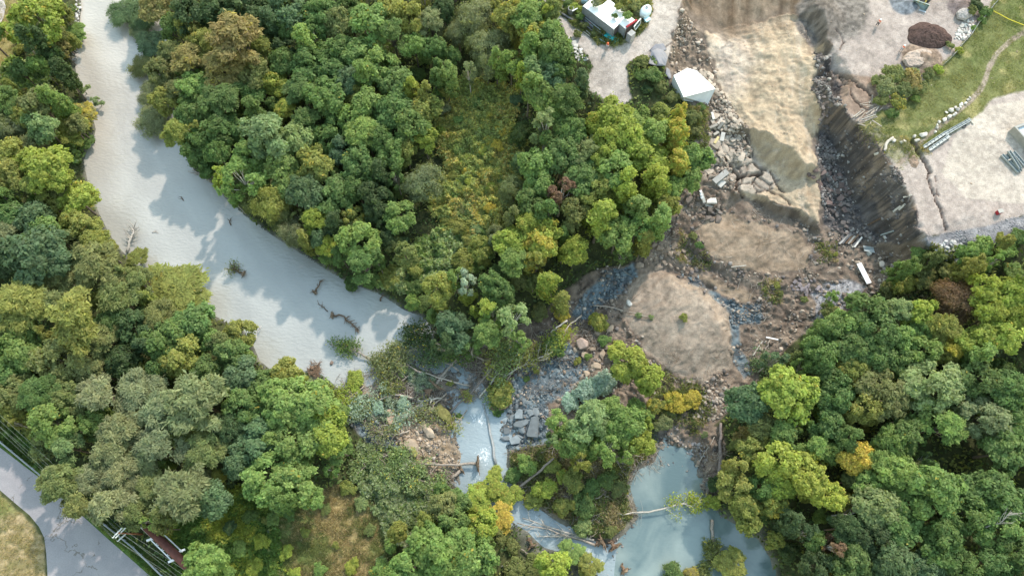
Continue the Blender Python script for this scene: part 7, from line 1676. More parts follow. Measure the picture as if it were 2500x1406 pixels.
# lean-to and window frame against that end
e = empty('lean_to', at_h(1541, 76, 0)); zz0 = e.location
def rel(px, py, dz): return at_h(px, py, dz) - zz0
MB().add([rel(1531, 82, 2.1), rel(1541, 90, 2.1), rel(1552, 80, 2.1), rel(1542, 72, 2.1)], [(0, 1, 2, 3)]).build('roof', concrete, e).modifiers.new('thickness', 'SOLIDIFY').thickness = .1
for k, (a, b) in enumerate([((1531, 82), (1541, 90)), ((1541, 90), (1552, 80))]):
    mb = MB(); A, B = rel(*a, 2.0), rel(*b, 2.0); n = 8
    for i in range(n):
        p = A.lerp(B, (i + .5) / n); L = (B - A).length / n
        mb.box((p.x, p.y, 1.0), (L * .92, .06, 2.0), math.atan2(B.y - A.y, B.x - A.x))
    mb.build('wall', plain('grey boards', (.42, .41, .42), rough=.8, var=.2), e)
tag(e, 'small grey board lean-to at the end of the second container', 'lean-to')
e = empty('window_frame', at_h(1556, 60, 1.4)); z1 = e.location
fr = [at_h(1548, 66, 2.4) - z1, at_h(1564, 46, 2.4) - z1, at_h(1563, 58, .8) - z1, at_h(1551, 74, .8) - z1]
mb = MB()
for i in range(4): mb.beam(fr[i], fr[(i + 1) % 4], .14, .12)
mb.build('frame', white_paint, e)
gl = [p * .94 for p in fr]; MB().add(gl, [(0, 1, 2, 3)]).build('pane', plain('dark window glass', (.10, .16, .17), rough=.1, var=.2, spec=.6), e)
tag(e, 'white window frame leaning beside the red drums', 'window')
# pale blue tank and tub, drum
e = empty('water_tank', gp(1574, 38))
pts_, rr_ = [], []
for k in range(9):
    a = math.pi * k / 8; pts_.append((0, -1.15 + 2.3 * k / 8, .95)); rr_.append(.55 + .42 * math.sin(a))
MB().tube(pts_, rr_, 16).build('shell', plain('white blue tank plastic', (.62, .72, .77), rough=.4, var=.06), e, smooth=True)
MB().ring((0, .1, 1.85), .22, .15, .15, 12).build('hatch', dark_steel, e); MB().box((0, 0, .1), (1.3, 2.0, .2)).build('cradle', dark_steel, e)
e.rotation_euler = (0, 0, -.5); tag(e, 'white and pale blue plastic tank at the tip of the grass island', 'tank')
e = empty('plastic_tub', gp(1579, 54)); MB().prism([(-.5, -.4, .7), (.5, -.4, .7), (.5, .4, .7), (-.5, .4, .7)], [(-.38, -.3, 0), (.38, -.3, 0), (.38, .3, 0), (-.38, .3, 0)]).build('shell', light_blue, e, bevel=.06)
MB().box((0, 0, .74), (1.06, .86, .08)).build('rim', light_blue, e, bevel=.02)
e.rotation_euler = (0, 0, .6); tag(e, 'sky blue plastic tub beside the pale tank', 'tub')
e = empty('storage_drum', gp(1426, 7)); MB().tube([(0, 0, 0), (0, 0, .3), (0, 0, .9), (0, 0, 1.2)], [.5, .6, .6, .5], 16).build('shell', light_blue, e, smooth=True); MB().tube([(0, 0, 1.2), (0, 0, 1.28)], .28, 12).build('lid', white_paint, e)
tag(e, 'pale blue storage drum at the far corner of the nearer container', 'drum')

# --- silt fence and yellow tape by the lawn
pl = [(2440, -8), (2437, 0), (2421, 18), (2396, 50), (2384, 62), (2366, 90), (2342, 116), (2326, 137), (2303, 160)]
W = [gp(*p) for p in pl]; e = empty('silt_fence', W[0])
mb = MB()
for a, b in zip(W[:-1], W[1:]):
    for k in range(4):
        p, q = a.lerp(b, k / 4) - W[0], a.lerp(b, (k + 1) / 4) - W[0]
        p.z = float(HT(*(a.lerp(b, k / 4)).xy)) - W[0].z; q.z = float(HT(*(a.lerp(b, (k + 1) / 4)).xy)) - W[0].z
        mb.add([p - Vector((0, 0, .05)), q - Vector((0, 0, .05)), q + Vector((.12, .06, .8)), p + Vector((.12, .06, .8))], [(0, 1, 2, 3)])
f_ = mb.build('fabric', plain('grey white fence fabric', (.40, .415, .42), rough=.7, var=.15), e); f_.modifiers.new('thickness', 'SOLIDIFY').thickness = .02
for a in W:
    p = a - W[0]; MB().box((p.x - .05, p.y, p.z + .45), (.08, .08, 1.0)).build('post', timber, e)
tag(e, 'low grey white silt fence along the lawn', 'fence')
A, B = at_h(2419, 24, .7), at_h(2512, 67, .7); c = (A + B) / 2
o = MB().tube([(A - c), (A - c).lerp(B - c, .5) - Vector((0, 0, .25)), B - c], .055, 6).build('barrier_tape', yellow_tape); o.location = c
tag(o, 'bright yellow tape stretched over the lawn from the silt fence', 'tape')
for px, py, lb in ((2512, 67, 'stake holding the yellow tape at the right margin'), (2419, 24, 'stake holding the yellow tape at the silt fence')):
    o = MB().tube([(0, 0, -.1), (0, 0, .75), (0, 0, .8)], [.05, .045, .02], 6).build('stake', timber); o.location = gp(px, py); tag(o, lb, 'stake')

# --- wheel loader at the far end of the plateau
e = empty('wheel_loader', gp(2250, -4)); e.rotation_euler = (0, 0, -.42 - math.pi / 2)    # faces -x locally turned towards the viewer
yel = plain('worn yellow machine paint', (.50, .36, .10), rough=.5, var=.25); brn = plain('muddy brown machine paint', (.17, .10, .075), rough=.8, var=.3)
MB().box((-2.2, 0, 1.5), (2.8, 1.9, 1.3)).box((-.3, 0, 1.2), (1.6, 1.5, .7)).build('body', brn, e, bevel=.1)
cab_ = MB().box((-1.2, 0, 2.7), (1.3, 1.4, 1.3)).build('cab', yel, e, bevel=.08); MB().box((-1.2, 0, 2.85), (1.34, 1.44, .7)).build('cab_window', plain('tinted cab glass', (.05, .06, .07), rough=.15, var=.1), cab_)
for sx in (-2.6, .2):
    for sy in (-1.05, 1.05):
        wh = MB().tube([(sx, sy - .28, .75), (sx, sy - .24, .75), (sx, sy + .24, .75), (sx, sy + .28, .75)], [.66, .75, .75, .66], 18).build('wheel', dark_steel, e)
        MB().tube([(sx, sy - .3, .75), (sx, sy + .3, .75)], .36, 14).build('rim', yel, wh)
for sy in (-.55, .55):
    MB().tube([(.1, sy, 1.6), (1.2, sy, 1.5), (1.9, sy, .7)], [.14, .16, .13], 8).build('lift_arm', yel, e)
pr = []
for a in range(9):
    t = math.radians(100 + 190 * a / 8); pr.append((2.3 + .62 * math.cos(t), .62 + .58 * math.sin(t)))
mb = MB(); o_ = 0
for y in (-1.35, 1.35): mb.v += [(x, y, z) for x, z in pr]
mb.f += [(i, i + 1, 10 + i, 9 + i) for i in range(8)]
mb.f += [tuple(range(9)), tuple(range(17, 8, -1))]
mb.build('bucket', plain('scoured grey green bucket', (.26, .33, .33), rough=.5, metal=.3, var=.2), e).modifiers.new('thickness', 'SOLIDIFY').thickness = .06
MB().box((2.75, 0, .07), (.3, 2.75, .06)).build('cutting_edge', rail_steel, e)
tag(e, 'wheel loader with a grey bucket lowered at the far end of the plateau', 'loader')

# --- people
skin = plain('skin', (.45, .29, .21), rough=.6, var=.05); hivis = plain('orange red safety vest', (.85, .12, .045), rough=.7, var=.08); stripe = plain('pale reflective stripe', (.8, .8, .75), rough=.4, var=.03)
trouser_g = plain('pale grey trousers', (.40, .39, .41), rough=.85, var=.12); trouser_d = plain('dark trousers', (.06, .06, .075), rough=.85, var=.12); helmet_o = plain('orange helmet shell', (.85, .20, .08), rough=.35, var=.03); helmet_w = plain('white helmet shell', (.8, .8, .78), rough=.35, var=.03)
def skin_body(name, pts, edges, rad, mat, parent, root=0):
    me = bpy.data.meshes.new(name); me.from_pydata(pts, edges, []); me.update(); me.materials.append(mat)
    o = link(name, me, parent)
    m = o.modifiers.new('skin', 'SKIN'); m.use_smooth_shade = True
    for i, v in enumerate(me.skin_vertices[0].data):
        v.radius = rad[i] if hasattr(rad[i], '__len__') else (rad[i], rad[i]); v.use_root = (i == root)
    s = o.modifiers.new('sub', 'SUBSURF'); s.levels = 1; s.render_levels = 1
    return o
def person(px, py, rz, legs, hat, label, step=.12):
    e = empty('person', gp(px, py), rz)
    pts = [(0, 0, .93), (0, .0, 1.12), (0, 0, 1.38), (0, .01, 1.50), (0, .02, 1.63), (0, .03, 1.72),
           (.19, 0, 1.40), (.29, .03, 1.14), (.27, .14, .93), (.26, .19, .85), (-.19, 0, 1.40), (-.29, .02, 1.14), (-.28, .12, .92), (-.27, .17, .84),
           (.10, 0, .88), (.12, step, .50), (.12, step * .6, .10), (.12, step * .6 + .16, .05), (-.10, 0, .88), (-.12, -step * .4, .50), (-.12, -step, .10), (-.12, -step + .16, .05)]
    ed = [(0, 1), (1, 2), (2, 3), (3, 4), (4, 5), (2, 6), (6, 7), (7, 8), (8, 9), (2, 10), (10, 11), (11, 12), (12, 13), (0, 14), (14, 15), (15, 16), (16, 17), (0, 18), (18, 19), (19, 20), (20, 21)]
    rad = [(.15, .11), (.15, .105), (.17, .11), .06, .095, .085, .07, .052, .04, .035, .07, .052, .04, .035, .095, .065, .05, .04, .095, .065, .05, .04]
    skin_body('body', pts, ed, rad, skin, e)
    rng_l = [0, 14, 15, 16, 18, 19, 20]; mp_ = {k: i for i, k in enumerate(rng_l)}
    skin_body('trousers', [pts[k] for k in rng_l], [(mp_[a], mp_[b]) for a, b in ed if a in mp_ and b in mp_], [(.17, .13), .115, .085, .075, .115, .085, .075], legs, e)
    vest_ = skin_body('vest', [(0, 0, .95), (0, 0, 1.12), (0, 0, 1.36), (.16, 0, 1.42), (-.16, 0, 1.42), (.24, .01, 1.28), (-.24, .01, 1.28)], [(0, 1), (1, 2), (2, 3), (2, 4), (3, 5), (4, 6)], [(.175, .135), (.175, .13), (.195, .135), .09, .09, .075, .075], hivis, e)
    mb = MB()
    for z in (1.06, 1.24): mb.ring((0, 0, z), .215, .17, .05, 16)
    st2 = mb.build('reflective_band', stripe, vest_); st2.scale = (1, .78, 1)
    hm = MB(); prf = [(.165, 1.70), (.15, 1.76), (.12, 1.83), (.06, 1.87)]
    hm.tube([(0, .02, z) for r, z in prf], [r for r, z in prf], 14); hm.ring((0, .05, 1.69), .19, .12, .025, 14)
    hm.build('helmet', hat, e, smooth=True)
    MB().tube([(0, .12, 1.63), (0, .15, 1.615)], [.022, .012], 6).build('nose', skin, e)
    tag(e, label, 'person')
person(1481.5, 121, 2.6, trouser_g, helmet_o, 'person in orange vest and helmet walking below the teal pipes')
person(2140, 64, 2.2, trouser_d, helmet_w, 'person in red orange vest nearer the slide than the mulch heap')
person(2197.5, 127, 2.0, trouser_g, helmet_w, 'person in red orange vest by the low sand fan')

# --- road side: guardrail, pole, wires, pipe
gl_ = [(-40, 1047), (0, 1080), (52, 1123), (104, 1166), (168, 1215), (231, 1263), (282, 1303), (324, 1337), (360, 1372), (394, 1406), (430, 1445)]
W = [at_h(px, py, .55) for px, py in gl_]; e = empty('guardrail', gp(0, 1083)); z0_ = e.location
prof = [(-.02, -.16), (.05, -.08), (-.02, 0), (.05, .08), (-.02, .16)]
mb = MB(); n = len(prof)
for w in W:
    q = w - z0_; d = Vector((.75, -.66, 0)); u = Vector((-d.y, d.x, 0))
    mb.v += [tuple(q + u * a * 1.5 + Vector((0, 0, b))) for a, b in prof]
for i in range(len(W) - 1):
    mb.f += [(i * n + k, (i + 1) * n + k, (i + 1) * n + k + 1, i * n + k + 1) for k in range(n - 1)]
mb.build('rail', rail_steel, e).modifiers.new('thickness', 'SOLIDIFY').thickness = .06
for i in range(len(W) - 1):
    for t in (.0, .5):
        p = W[i].lerp(W[i + 1], t) - z0_; MB().box((p.x + .1, p.y + .12, p.z - .28), (.14, .16, .75), .7).build('post', grey_steel, e)
tag(e, 'pale steel guardrail along the road', 'guardrail')
pb = at_h(350, 1303, 0); zt_ = pb.z + 7.7
tp_ = Vector((*[float(v) for v in G(290, 1300.5, zt_)], zt_))
e = empty('utility_pole', pb)
MB().tube([(0, 0, -.4), (tp_ - pb) * .5, tp_ - pb], [.17, .14, .11], 10).build('post', pole_wood, e, smooth=True)
def crossarm(a, b, z):
    A = Vector((*[float(v) for v in G(*a, z)], z)); B = Vector((*[float(v) for v in G(*b, z)], z))
    arm = MB().beam(A - pb, B - pb, .14, .12).build('crossarm', plain('bleached crossarm', (.50, .54, .52), rough=.8, var=.1), e)
    for t in (.06, .35, .65, .94):
        q = A.lerp(B, t) - pb; MB().tube([q + Vector((0, 0, .06)), q + Vector((0, 0, .28))], [.06, .04], 6).build('insulator', white_paint, arm)
    return A, B
arms = [crossarm((274.6, 1313), (298.6, 1287.5), zt_ - .05), crossarm((281.7, 1313), (307, 1287.5), zt_ - .35), crossarm((287, 1321), (307, 1303), zt_ - 1.5)]
tag(e, 'brown wooden utility pole with three crossarms by the rusty pipe', 'pole')
for i, (A, t, da, db) in enumerate([(arms[0], .06, (-60, 985), (470, 1440)), (arms[0], .94, (-60, 958), (500, 1425)), (arms[1], .5, (-60, 972), (490, 1432)), (arms[2], .1, (-60, 1000), (470, 1452)), (arms[2], .9, (-60, 990), (480, 1446))]):
    m_ = A[0].lerp(A[1], t) + Vector((0, 0, .2)); z_ = m_.z
    a_ = Vector((*[float(v) for v in G(*da, z_)], z_)); b_ = Vector((*[float(v) for v in G(*db, z_)], z_))
    sag = Vector((0, 0, .35))
    o = MB().tube([a_ - m_, (a_ - m_) * .5 - sag, Vector((0, 0, 0)), (b_ - m_) * .5 - sag, b_ - m_], .009, 4, cap=False).build('overhead_wire', wire_mat); o.location = m_
    tag(o, f'overhead wire on the {["road side end of the top crossarm", "wood side end of the top crossarm", "middle of the second crossarm", "road side end of the lowest crossarm", "wood side end of the lowest crossarm"][i]}', 'wire', 'wires on the utility pole')
# rusty pipe on white trestles
pa, pb2 = at_h(358, 1285, 2.2), at_h(478, 1402, 2.2); e = empty('pipe_bridge', gp(405, 1335)); o_ = e.location
MB().tube([pa - o_, pb2 - o_], .62, 20).build('pipe', rust, e, smooth=True)
MB().tube([pa - o_ - (pb2 - pa) * .06, pa - o_ - (pb2 - pa) * .01], .56, 18).build('pipe_end', dark_steel, e, smooth=True)
ra, rb = at_h(345, 1286, 2.0) - o_, at_h(480, 1411, 2.0) - o_
MB().tube([ra, rb], .17, 8).build('side_rail', rail_steel, e, smooth=True)
def lattice(a, b, c, d, nb, nm):
    A, B, Cc, D = (at_h(*p) - o_ for p in (a, b, c, d)); mb = MB()
    mb.beam(A, B, .14, .14); mb.beam(Cc, D, .16, .16)
    for k in range(nb + 1):
        p, q = A.lerp(B, k / nb), Cc.lerp(D, k / nb); mb.beam(p, q, .1, .1)
        if k < nb: mb.beam(p, Cc.lerp(D, (k + 1) / nb), .08, .08)
    mb.beam(A + Vector((-.5, -.2, 0)), A + Vector((.5, .2, 0)), .3, .3); mb.beam(B + Vector((-.5, -.2, 0)), B + Vector((.5, .2, 0)), .3, .3)
    mb.build(nm, white_paint, e)
lattice((367, 1316, 1.9), (420, 1368, 1.9), (376, 1308, 1.9), (430, 1358, 1.9), 4, 'trestle')
lattice((388, 1293, 1.9), (443, 1344, 1.9), (392, 1296, 1.0), (446, 1347, 1.0), 3, 'trestle')
tag(e, 'thick rusty brown pipe carried on white trestles beside the road', 'pipe')

# --- more of the drowned tangle at the blocked bend
TANGLE = [
 ([(1010, 972, .5), (960, 962, .8), (905, 985, .8), (862, 1002, .4)], .20, 'si', 1500, 'silver leaved fallen willow along the muddy bar', 61),
 ([(1045, 925, .6), (1010, 900, 1.2), (985, 880, 1.0), (955, 872, .5)], .16, 'gr', 1300, 'grey green fallen willow above the thin crossing trunk', 62),
 ([(1120, 905, .5), (1090, 885, 1.1), (1060, 872, 1.2), (1030, 868, .7)], .15, 'bl', 1200, 'dark green fallen top beside the long slanting log', 63),
 ([(1190, 880, .8), (1160, 868, 1.6), (1125, 862, 1.8), (1085, 868, 1.2)], .17, 'mg', 1300, 'green fallen tree along the shaded right point', 64),
 ([(1300, 840, .8), (1265, 850, 1.6), (1225, 868, 2.2), (1185, 880, 2.0)], .15, 'ol', 1100, 'olive fallen tree above the twiggy trunk', 65),
 ([(1050, 970, .5), (1020, 990, .7), (985, 1010, .7), (955, 1020, .4)], .14, 'si', 700, 'silver spray of a fallen willow above the bleached log', 66),
 ([(1140, 1000, .5), (1120, 1030, .6), (1100, 1040, .5)], .10, 'oy', 300, 'small leafy branch caught beside the mossy oval clod', 67),
 ([(905, 1120, .6), (950, 1110, 1.0), (1000, 1125, 1.0), (1040, 1140, .6)], .12, 'pl', 900, 'pale fallen crown above the level fallen tree', 68),
 ([(1020, 905, .8), (995, 920, 1.0), (965, 935, .9), (940, 940, .5)], .13, 'ol', 900, 'olive fallen crown below the thin crossing trunk', 69),
 ([(890, 940, .5), (870, 960, .9), (840, 965, .9), (815, 960, .5)], .13, 'lm', 1000, 'lime green fallen crown at the end of the muddy bar', 70),
 ([(1090, 960, .6), (1065, 980, .9), (1050, 1000, .8), (1030, 1015, .5)], .12, 'gr', 700, 'grey fallen spray beside the root mass', 71),
 ([(1250, 910, .8), (1235, 935, 1.2), (1225, 960, 1.2), (1200, 985, .8)], .14, 'mg', 900, 'green fallen tree at the back of the bushy clod', 72),
 ([(1360, 830, .8), (1330, 850, 1.4), (1300, 862, 1.6), (1260, 880, 1.4)], .14, 'oy', 800, 'yellowish fallen tree over the clay rubble', 73),
 ([(940, 1150, .6), (985, 1160, 1.0), (1030, 1172, 1.0), (1075, 1185, .6)], .14, 'pl', 1100, 'pale fallen crown below the level fallen tree', 74),
 ([(1000, 1050, .5), (970, 1060, .8), (935, 1060, .8), (905, 1050, .5)], .12, 'gr', 600, 'thin grey fallen spray across the dark clay hollow', 75),
 ([(1420, 770, .6), (1395, 790, 1.2), (1370, 815, 1.5), (1345, 840, 1.2)], .13, 'yg', 700, 'yellow green fallen tree below the blue clay slope', 76),
]
for pts, r0, lf, ln, lb, sd in TANGLE:
    log('fallen_tree', pts, (r0, .05), dead_wood, lb, cat='fallen tree', branches=20, blen=2.2, seed=sd, leaf=lf, leaf_n=ln, leaf_r=1.2, leaf_from=.1, leaf_size=.19)
tr_ = random.Random(99)
for k in range(26):
    x, y = tr_.choice([(1065, 950), (1040, 975), (1110, 965), (1000, 925), (1075, 915), (1020, 1010), (920, 1045), (1180, 905), (1250, 880), (1310, 860)])
    x += tr_.uniform(-28, 28); y += tr_.uniform(-16, 16); a = tr_.uniform(0, 6.28); L = tr_.uniform(14, 38)
    log('driftwood', [(x - L * math.cos(a) / 2, y - L * math.sin(a) / 2, .35), (x, y, .5), (x + L * math.cos(a) / 2, y + L * math.sin(a) / 2, .6)], (tr_.uniform(.06, .13), .03), tr_.choice([dead_wood, timber, brown_wood]), 'thin stick of driftwood in the tangle at the blocked bend', cat='driftwood', group='driftwood at the blocked bend', branches=tr_.randint(0, 4), blen=.9, seed=200 + k)

# --- wood in the water and on the banks
log('bleached_snag', [(310, 616, .3), (316, 590, .8), (324, 570, 1.0), (328, 552, .7)], (.26, .12), pale_bark, 'bleached white snag reaching into the river from the left bank', cat='snag', branches=13, blen=2.2, seed=2)
log('drift_snag', [(594, 668, .3), (580, 662, .4), (566, 652, .4)], (.16, .07), brown_wood, 'bushy brown snag with some leaves stranded in mid river', cat='snag', branches=16, blen=1.5, seed=3, leaf='ol', leaf_n=260, leaf_r=1.0, leaf_from=.0, leaf_size=.16, roots=True, plate=.8)
log('drift_snag', [(768, 712, .3), (776, 700, .5), (786, 684, .3)], (.18, .07), brown_wood, 'short brown root snag near the right bank', cat='snag', branches=6, blen=1.0, seed=4, roots=True, plate=.75)
log('drift_snag', [(800, 760, .2), (790, 750, .3), (778, 742, .1)], (.08, .04), brown_wood, 'small dark twig raft above the arched snag', cat='snag', branches=8, blen=1.1, seed=5)
log('drift_snag', [(812, 770, .3), (835, 770, .5), (850, 785, .6), (868, 800, .5), (875, 806, .2)], (.15, .09), brown_wood, 'large arched brown snag in the river mouth', cat='snag', branches=26, blen=1.1, seed=6, roots=True, plate=.8)
log('drift_snag', [(448, 490, .1), (444, 484, .2), (443, 480, .15)], (.08, .04), brown_wood, 'tiny dark stick in the upper tree shadow', cat='stick', branches=4, blen=.6, seed=7)
log('drift_snag', [(563, 550, .1), (560, 541, .25), (562, 534, .2)], (.10, .04), brown_wood, 'small dark sticks near the overhanging willows', cat='stick', branches=6, blen=.8, seed=8)
log('drift_snag', [(372, 568, .1), (378, 566, .15), (384, 569, .1)], (.06, .03), dead_wood, 'thin pale twig right of the bleached snag', cat='stick', branches=5, blen=.6, seed=9)
log('drift_snag', [(930, 735, .15), (928, 728, .3), (936, 722, .3)], (.14, .06), brown_wood, 'dark snag close under the right bank bushes', cat='snag', branches=5, blen=.8, seed=10)
log('dead_branch', [(622, 832, .3), (630, 808, .6), (638, 795, .7)], (.09, .05), pale_bark, 'thin white dead branch over the water at the widening', cat='branch', branches=5, blen=1.0, seed=11)
log('root_tangle', [(515, 445, .2), (495, 432, .4), (470, 412, .3)], (.14, .07), dead_wood, 'grey root tangle on the bare right bank', cat='roots', branches=12, blen=1.5, seed=12)
e = empty('brush_pile', gp(768, 903)); mb = MB(); r_ = random.Random(5)
for k in range(60):
    a = r_.uniform(0, 6.28); q = Vector((r_.uniform(-.9, .9), r_.uniform(-1.1, 1.1), r_.uniform(.05, .6))); d = Vector((math.cos(a), math.sin(a), r_.uniform(-.15, .15))) * r_.uniform(.4, 1.1)
    mb.tube([q - d, q + d], [.05, .025], 5, cap=False)
mb.build('twigs', brown_wood, e); hull_mesh('matted_core', [(r_.uniform(-1, 1), r_.uniform(-1.2, 1.2), r_.uniform(-.2, .35)) for _ in range(24)], brown_earth, e)
tag(e, 'round brown brush pile at the river mouth', 'brush pile')
boulder('boulder', 810, 886, .9, .7, .5, plain('wet brown rock', (.22, .16, .13), rough=.7, var=.2), 'lone brown rock in the water by the river mouth')
log('fallen_tree', [(911, 882, .3), (880, 862, .8), (845, 850, 1.0), (806, 842, .6)], (.18, .06), dead_wood, 'green fallen tree lying over the river towards the left', cat='fallen tree', branches=16, blen=1.5, seed=13, leaf='mg', leaf_n=900, leaf_r=1.1, leaf_from=.25, leaf_size=.20)
log('fallen_tree', [(1040, 845, .6), (1010, 852, 1.0), (985, 862, 1.2), (950, 880, .8), (930, 892, .3)], (.22, .06), dead_wood, 'grey leaved fallen tree in the river mouth', cat='fallen tree', branches=26, blen=2.6, seed=14, leaf='gr', leaf_n=2300, leaf_r=1.5, leaf_from=.1, leaf_size=.19)
log('fallen_tree', [(1100, 790, 1.0), (1070, 810, 1.6), (1030, 820, 1.6), (990, 815, 1.0)], (.22, .06), dead_wood, 'dark leaved fallen tree hanging from the right bank point', cat='fallen tree', branches=22, blen=2.4, seed=15, leaf='dk', leaf_n=1700, leaf_r=1.5, leaf_from=.1, leaf_size=.22)
log('log', [(1060, 946, .4), (1085, 910, .8), (1110, 880, 1.2), (1150, 822, 2.5)], (.24, .13), dead_wood, 'long straight grey log slanting up from the root mass', branches=3, blen=1.0, seed=16)
log('log', [(1148, 942, .4), (1085, 926, .7), (1030, 908, .8), (975, 892, .6), (900, 902, .4)], (.13, .05), dead_wood, 'very thin pale trunk crossing the river mouth', branches=8, blen=1.2, seed=17)
log('log', [(968, 1046, .3), (985, 1022, .4), (1008, 1002, .5), (1040, 985, .6)], (.26, .36), timber, 'thick bleached log on the gravel bar', branches=3, blen=1.0, seed=18)
log('fallen_tree', [(1166, 1132, .9), (1120, 1134, .9), (1060, 1134, .8), (1000, 1133, .7), (930, 1134, .8), (885, 1140, .6)], (.24, .06), dead_wood, 'fallen tree lying level with its root plate in the rapids', cat='fallen tree', branches=24, blen=2.6, seed=19, roots=True, plate=1.7, leaf='pl', leaf_n=1900, leaf_r=1.3, leaf_from=.62, leaf_size=.2)
log('log', [(1178, 985, .15), (1190, 1020, .15), (1200, 1075, .15), (1210, 1132, .15)], (.10, .24), plain('wet grey log', (.30, .31, .31), rough=.5, var=.2), 'long wet grey log lying along the stream', seed=20)
log('log', [(1096, 1012, .5), (1120, 985, 1.0), (1160, 950, 1.8), (1200, 900, 3.5)], (.20, .12), plain('dark grey trunk', (.16, .14, .13), rough=.8, var=.2), 'dark trunk leaning up from the mossy oval clod', branches=4, blen=1.2, seed=21, leaf='oy', leaf_n=220, leaf_r=.9, leaf_from=.3, leaf_size=.2)
log('log', [(1078, 972, .5), (1045, 975, .8), (1020, 980, .6)], (.15, .22), timber, 'short bleached log above the thick one', branches=4, blen=.9, seed=22)
log('root_mass', [(1062, 940, .4), (1050, 955, .7), (1040, 962, .8)], (.30, .2), brown_wood, 'upturned root mass in the middle of the blocked channel', cat='roots', branches=10, blen=1.3, seed=23, roots=True, plate=1.9)
log('fallen_tree', [(1221, 926, .5), (1260, 902, 1.0), (1300, 880, 1.6), (1350, 858, 2.4)], (.17, .07), pale_bark, 'bare grey trunk with twiggy branches over the clay rubble', cat='fallen tree', branches=16, blen=2.6, seed=24, leaf='ol', leaf_n=420, leaf_r=.9, leaf_from=.5, leaf_size=.18)
log('fallen_tree', [(1185, 912, .5), (1205, 890, 1.4), (1225, 868, 2.2), (1250, 845, 3.4)], (.13, .05), pale_bark, 'slender grey trunk left of the bare twiggy trunk', cat='fallen tree', branches=14, blen=2.4, seed=25, leaf='pl', leaf_n=700, leaf_r=1.1, leaf_from=.3, leaf_size=.2)
log('fallen_tree', [(1170, 970, .6), (1195, 940, 1.2), (1225, 900, 1.8), (1280, 850, 3.0)], (.16, .06), pale_bark, 'leaning trunk with pale leaves over the rapids head', cat='fallen tree', branches=16, blen=2.2, seed=26, leaf='pl', leaf_n=1100, leaf_r=1.2, leaf_from=.2, leaf_size=.2)
log('log', [(1260, 1199, .6), (1290, 1170, .9), (1320, 1146, 1.2), (1352, 1118, 1.6)], (.22, .17), plain('brown grey trunk', (.24, .20, .17), rough=.9, var=.2), 'dark straight log lying across the island bushes', seed=27)
for i, pts in enumerate([[(1456, 1331, .4), (1400, 1312, .6), (1340, 1292, .6), (1262, 1276, .5)], [(1450, 1318, .4), (1400, 1303, .5), (1340, 1286, .5), (1275, 1264, .4)], [(1440, 1312, .3), (1390, 1310, .4), (1345, 1308, .4), (1310, 1310, .3)]]):
    log('log', pts, (.20, .07), timber if i else dead_wood, ['lowest and thickest of the three long trunks pointing at the pond', 'middle one of the three long trunks pointing at the pond', 'shortest of the three long trunks pointing at the pond'][i], group='long trunks by the pond', branches=8, blen=2.0, seed=30 + i)
log('root_plate', [(1470, 1322, .8), (1462, 1326, .7), (1455, 1328, .6)], (.35, .25), brown_wood, 'upturned root plate with sandy earth beside the pond', cat='roots', branches=4, blen=1.0, seed=34, roots=True, plate=1.5)
log('root_plate', [(1500, 1335, .7), (1494, 1326, .7), (1490, 1318, .6)], (.32, .2), brown_wood, 'dark root plate at the pond outlet', cat='roots', branches=5, blen=1.0, seed=35, roots=True, plate=1.5)
log('root_plate', [(1298, 1330, .4), (1294, 1322, .5), (1290, 1315, .4)], (.26, .18), brown_wood, 'small rusty root stump in the lower channel', cat='roots', branches=4, blen=.8, seed=36, roots=True, plate=.9)
log('root_plate', [(1524, 1392, .4), (1520, 1385, .5), (1516, 1380, .4)], (.26, .18), brown_wood, 'brown stump at the lower margin of the pond', cat='roots', branches=3, blen=.8, seed=37, roots=True, plate=1.0)
log('fallen_birch', [(1548, 1252, .5), (1600, 1246, .9), (1650, 1234, 1.1), (1690, 1224, 1.0), (1725, 1220, .7)], (.15, .07), pale_bark, 'white barked birch fallen across the pond', cat='fallen tree', branches=24, blen=2.2, seed=38, leaf='yg', leaf_n=900, leaf_r=.9, leaf_from=.05, leaf_size=.2)
log('log', [(1486, 1253, .3), (1520, 1254, .4), (1560, 1250, .5)], (.12, .10), timber, 'pale log at the island end of the fallen birch', seed=39)
log('vine_trunk', [(1738, 1268, .3), (1738, 1300, .4), (1742, 1335, .4), (1730, 1370, .4), (1712, 1405, .3)], (.26, .12), dead_wood, 'vine covered trunk dividing the pond', cat='fallen tree', branches=30, blen=1.3, seed=40, leaf='ol', leaf_n=2000, leaf_r=.8, leaf_from=.0, leaf_size=.2)
log('log', [(1756, 1176, .4), (1757, 1130, .5), (1758, 1080, .6), (1760, 1032, .6)], (.34, .22), plain('dark weathered log', (.19, .16, .15), rough=.9, var=.25), 'thick dark log lying along the right debris edge', seed=41)
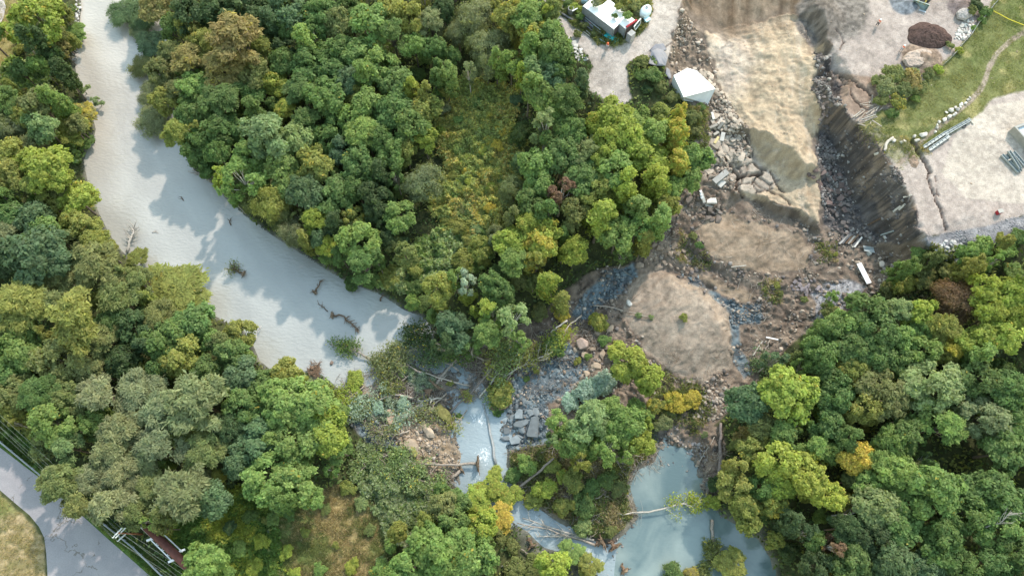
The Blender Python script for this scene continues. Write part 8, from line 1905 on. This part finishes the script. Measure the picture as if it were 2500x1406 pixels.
log('log', [(1705, 1130, .2), (1720, 1105, .3), (1744, 1066, .5)], (.06, .05), timber, 'thin pale pole on the brown brush at the pond head', seed=42)
log('log', [(1448, 746, .3), (1500, 752, .4), (1550, 765, .4), (1596, 776, .3)], (.11, .06), dead_wood, 'thin dark trunk lying across the mound flank', branches=4, blen=.9, seed=43)
log('log', [(1385, 782, .3), (1360, 800, .6), (1345, 812, .9)], (.2, .12), timber, 'short pale log in the clay rubble', seed=44)
log('log', [(1312, 1372, .3), (1290, 1352, .4), (1272, 1340, .4)], (.14, .10), dead_wood, 'grey log at the muddy spit by the lower margin', seed=45)
log('log', [(1225, 1382, .4), (1260, 1374, .5), (1285, 1376, .5)], (.13, .09), timber, 'bleached log among bushes at the lower margin', seed=46)
log('dead_log', [(1070, 1175, .3), (1092, 1190, .4), (1118, 1205, .4)], (.20, .14), plain('charred log', (.10, .09, .08), rough=.9, var=.3), 'dark log on the mud below the level fallen tree', seed=47)
log('stump', [(1125, 1148, .3), (1110, 1160, .5), (1102, 1168, .5)], (.30, .22), dead_wood, 'short stump at the rapids beside the level fallen tree', cat='stump', seed=48, roots=True, plate=.8)
log('fallen_shrub', [(1880, 830, .5), (1870, 850, .9), (1862, 875, .9), (1855, 900, .5)], (.10, .05), dead_wood, 'pale green fallen shrub at the slide foot', cat='shrub', branches=18, blen=1.8, seed=49, leaf='bl', leaf_n=900, leaf_r=1.1, leaf_from=.0, leaf_size=.18)
for i, (pts, sd) in enumerate([([(2232, 1226, 5.5), (2290, 1208, 7.5), (2350, 1190, 9.5)], 50), ([(2030, 1258, 4.5), (2060, 1256, 6.0), (2100, 1250, 7.0)], 51), ([(2400, 1290, 7.5), (2440, 1275, 9.0), (2470, 1250, 10.5)], 52), ([(690, 90, 6.0), (686, 60, 8.0), (690, 30, 9.0)], 53)]):
    log('bare_branch', pts, (.12, .04), pale_bark, ['bare grey branch sticking out of the right wood', 'bare branch in the dark gap right of the pond', 'bare grey branches near the lower right corner', 'bare grey branches in the dark far wood'][i], cat='branch', branches=12, blen=2.4, seed=sd)
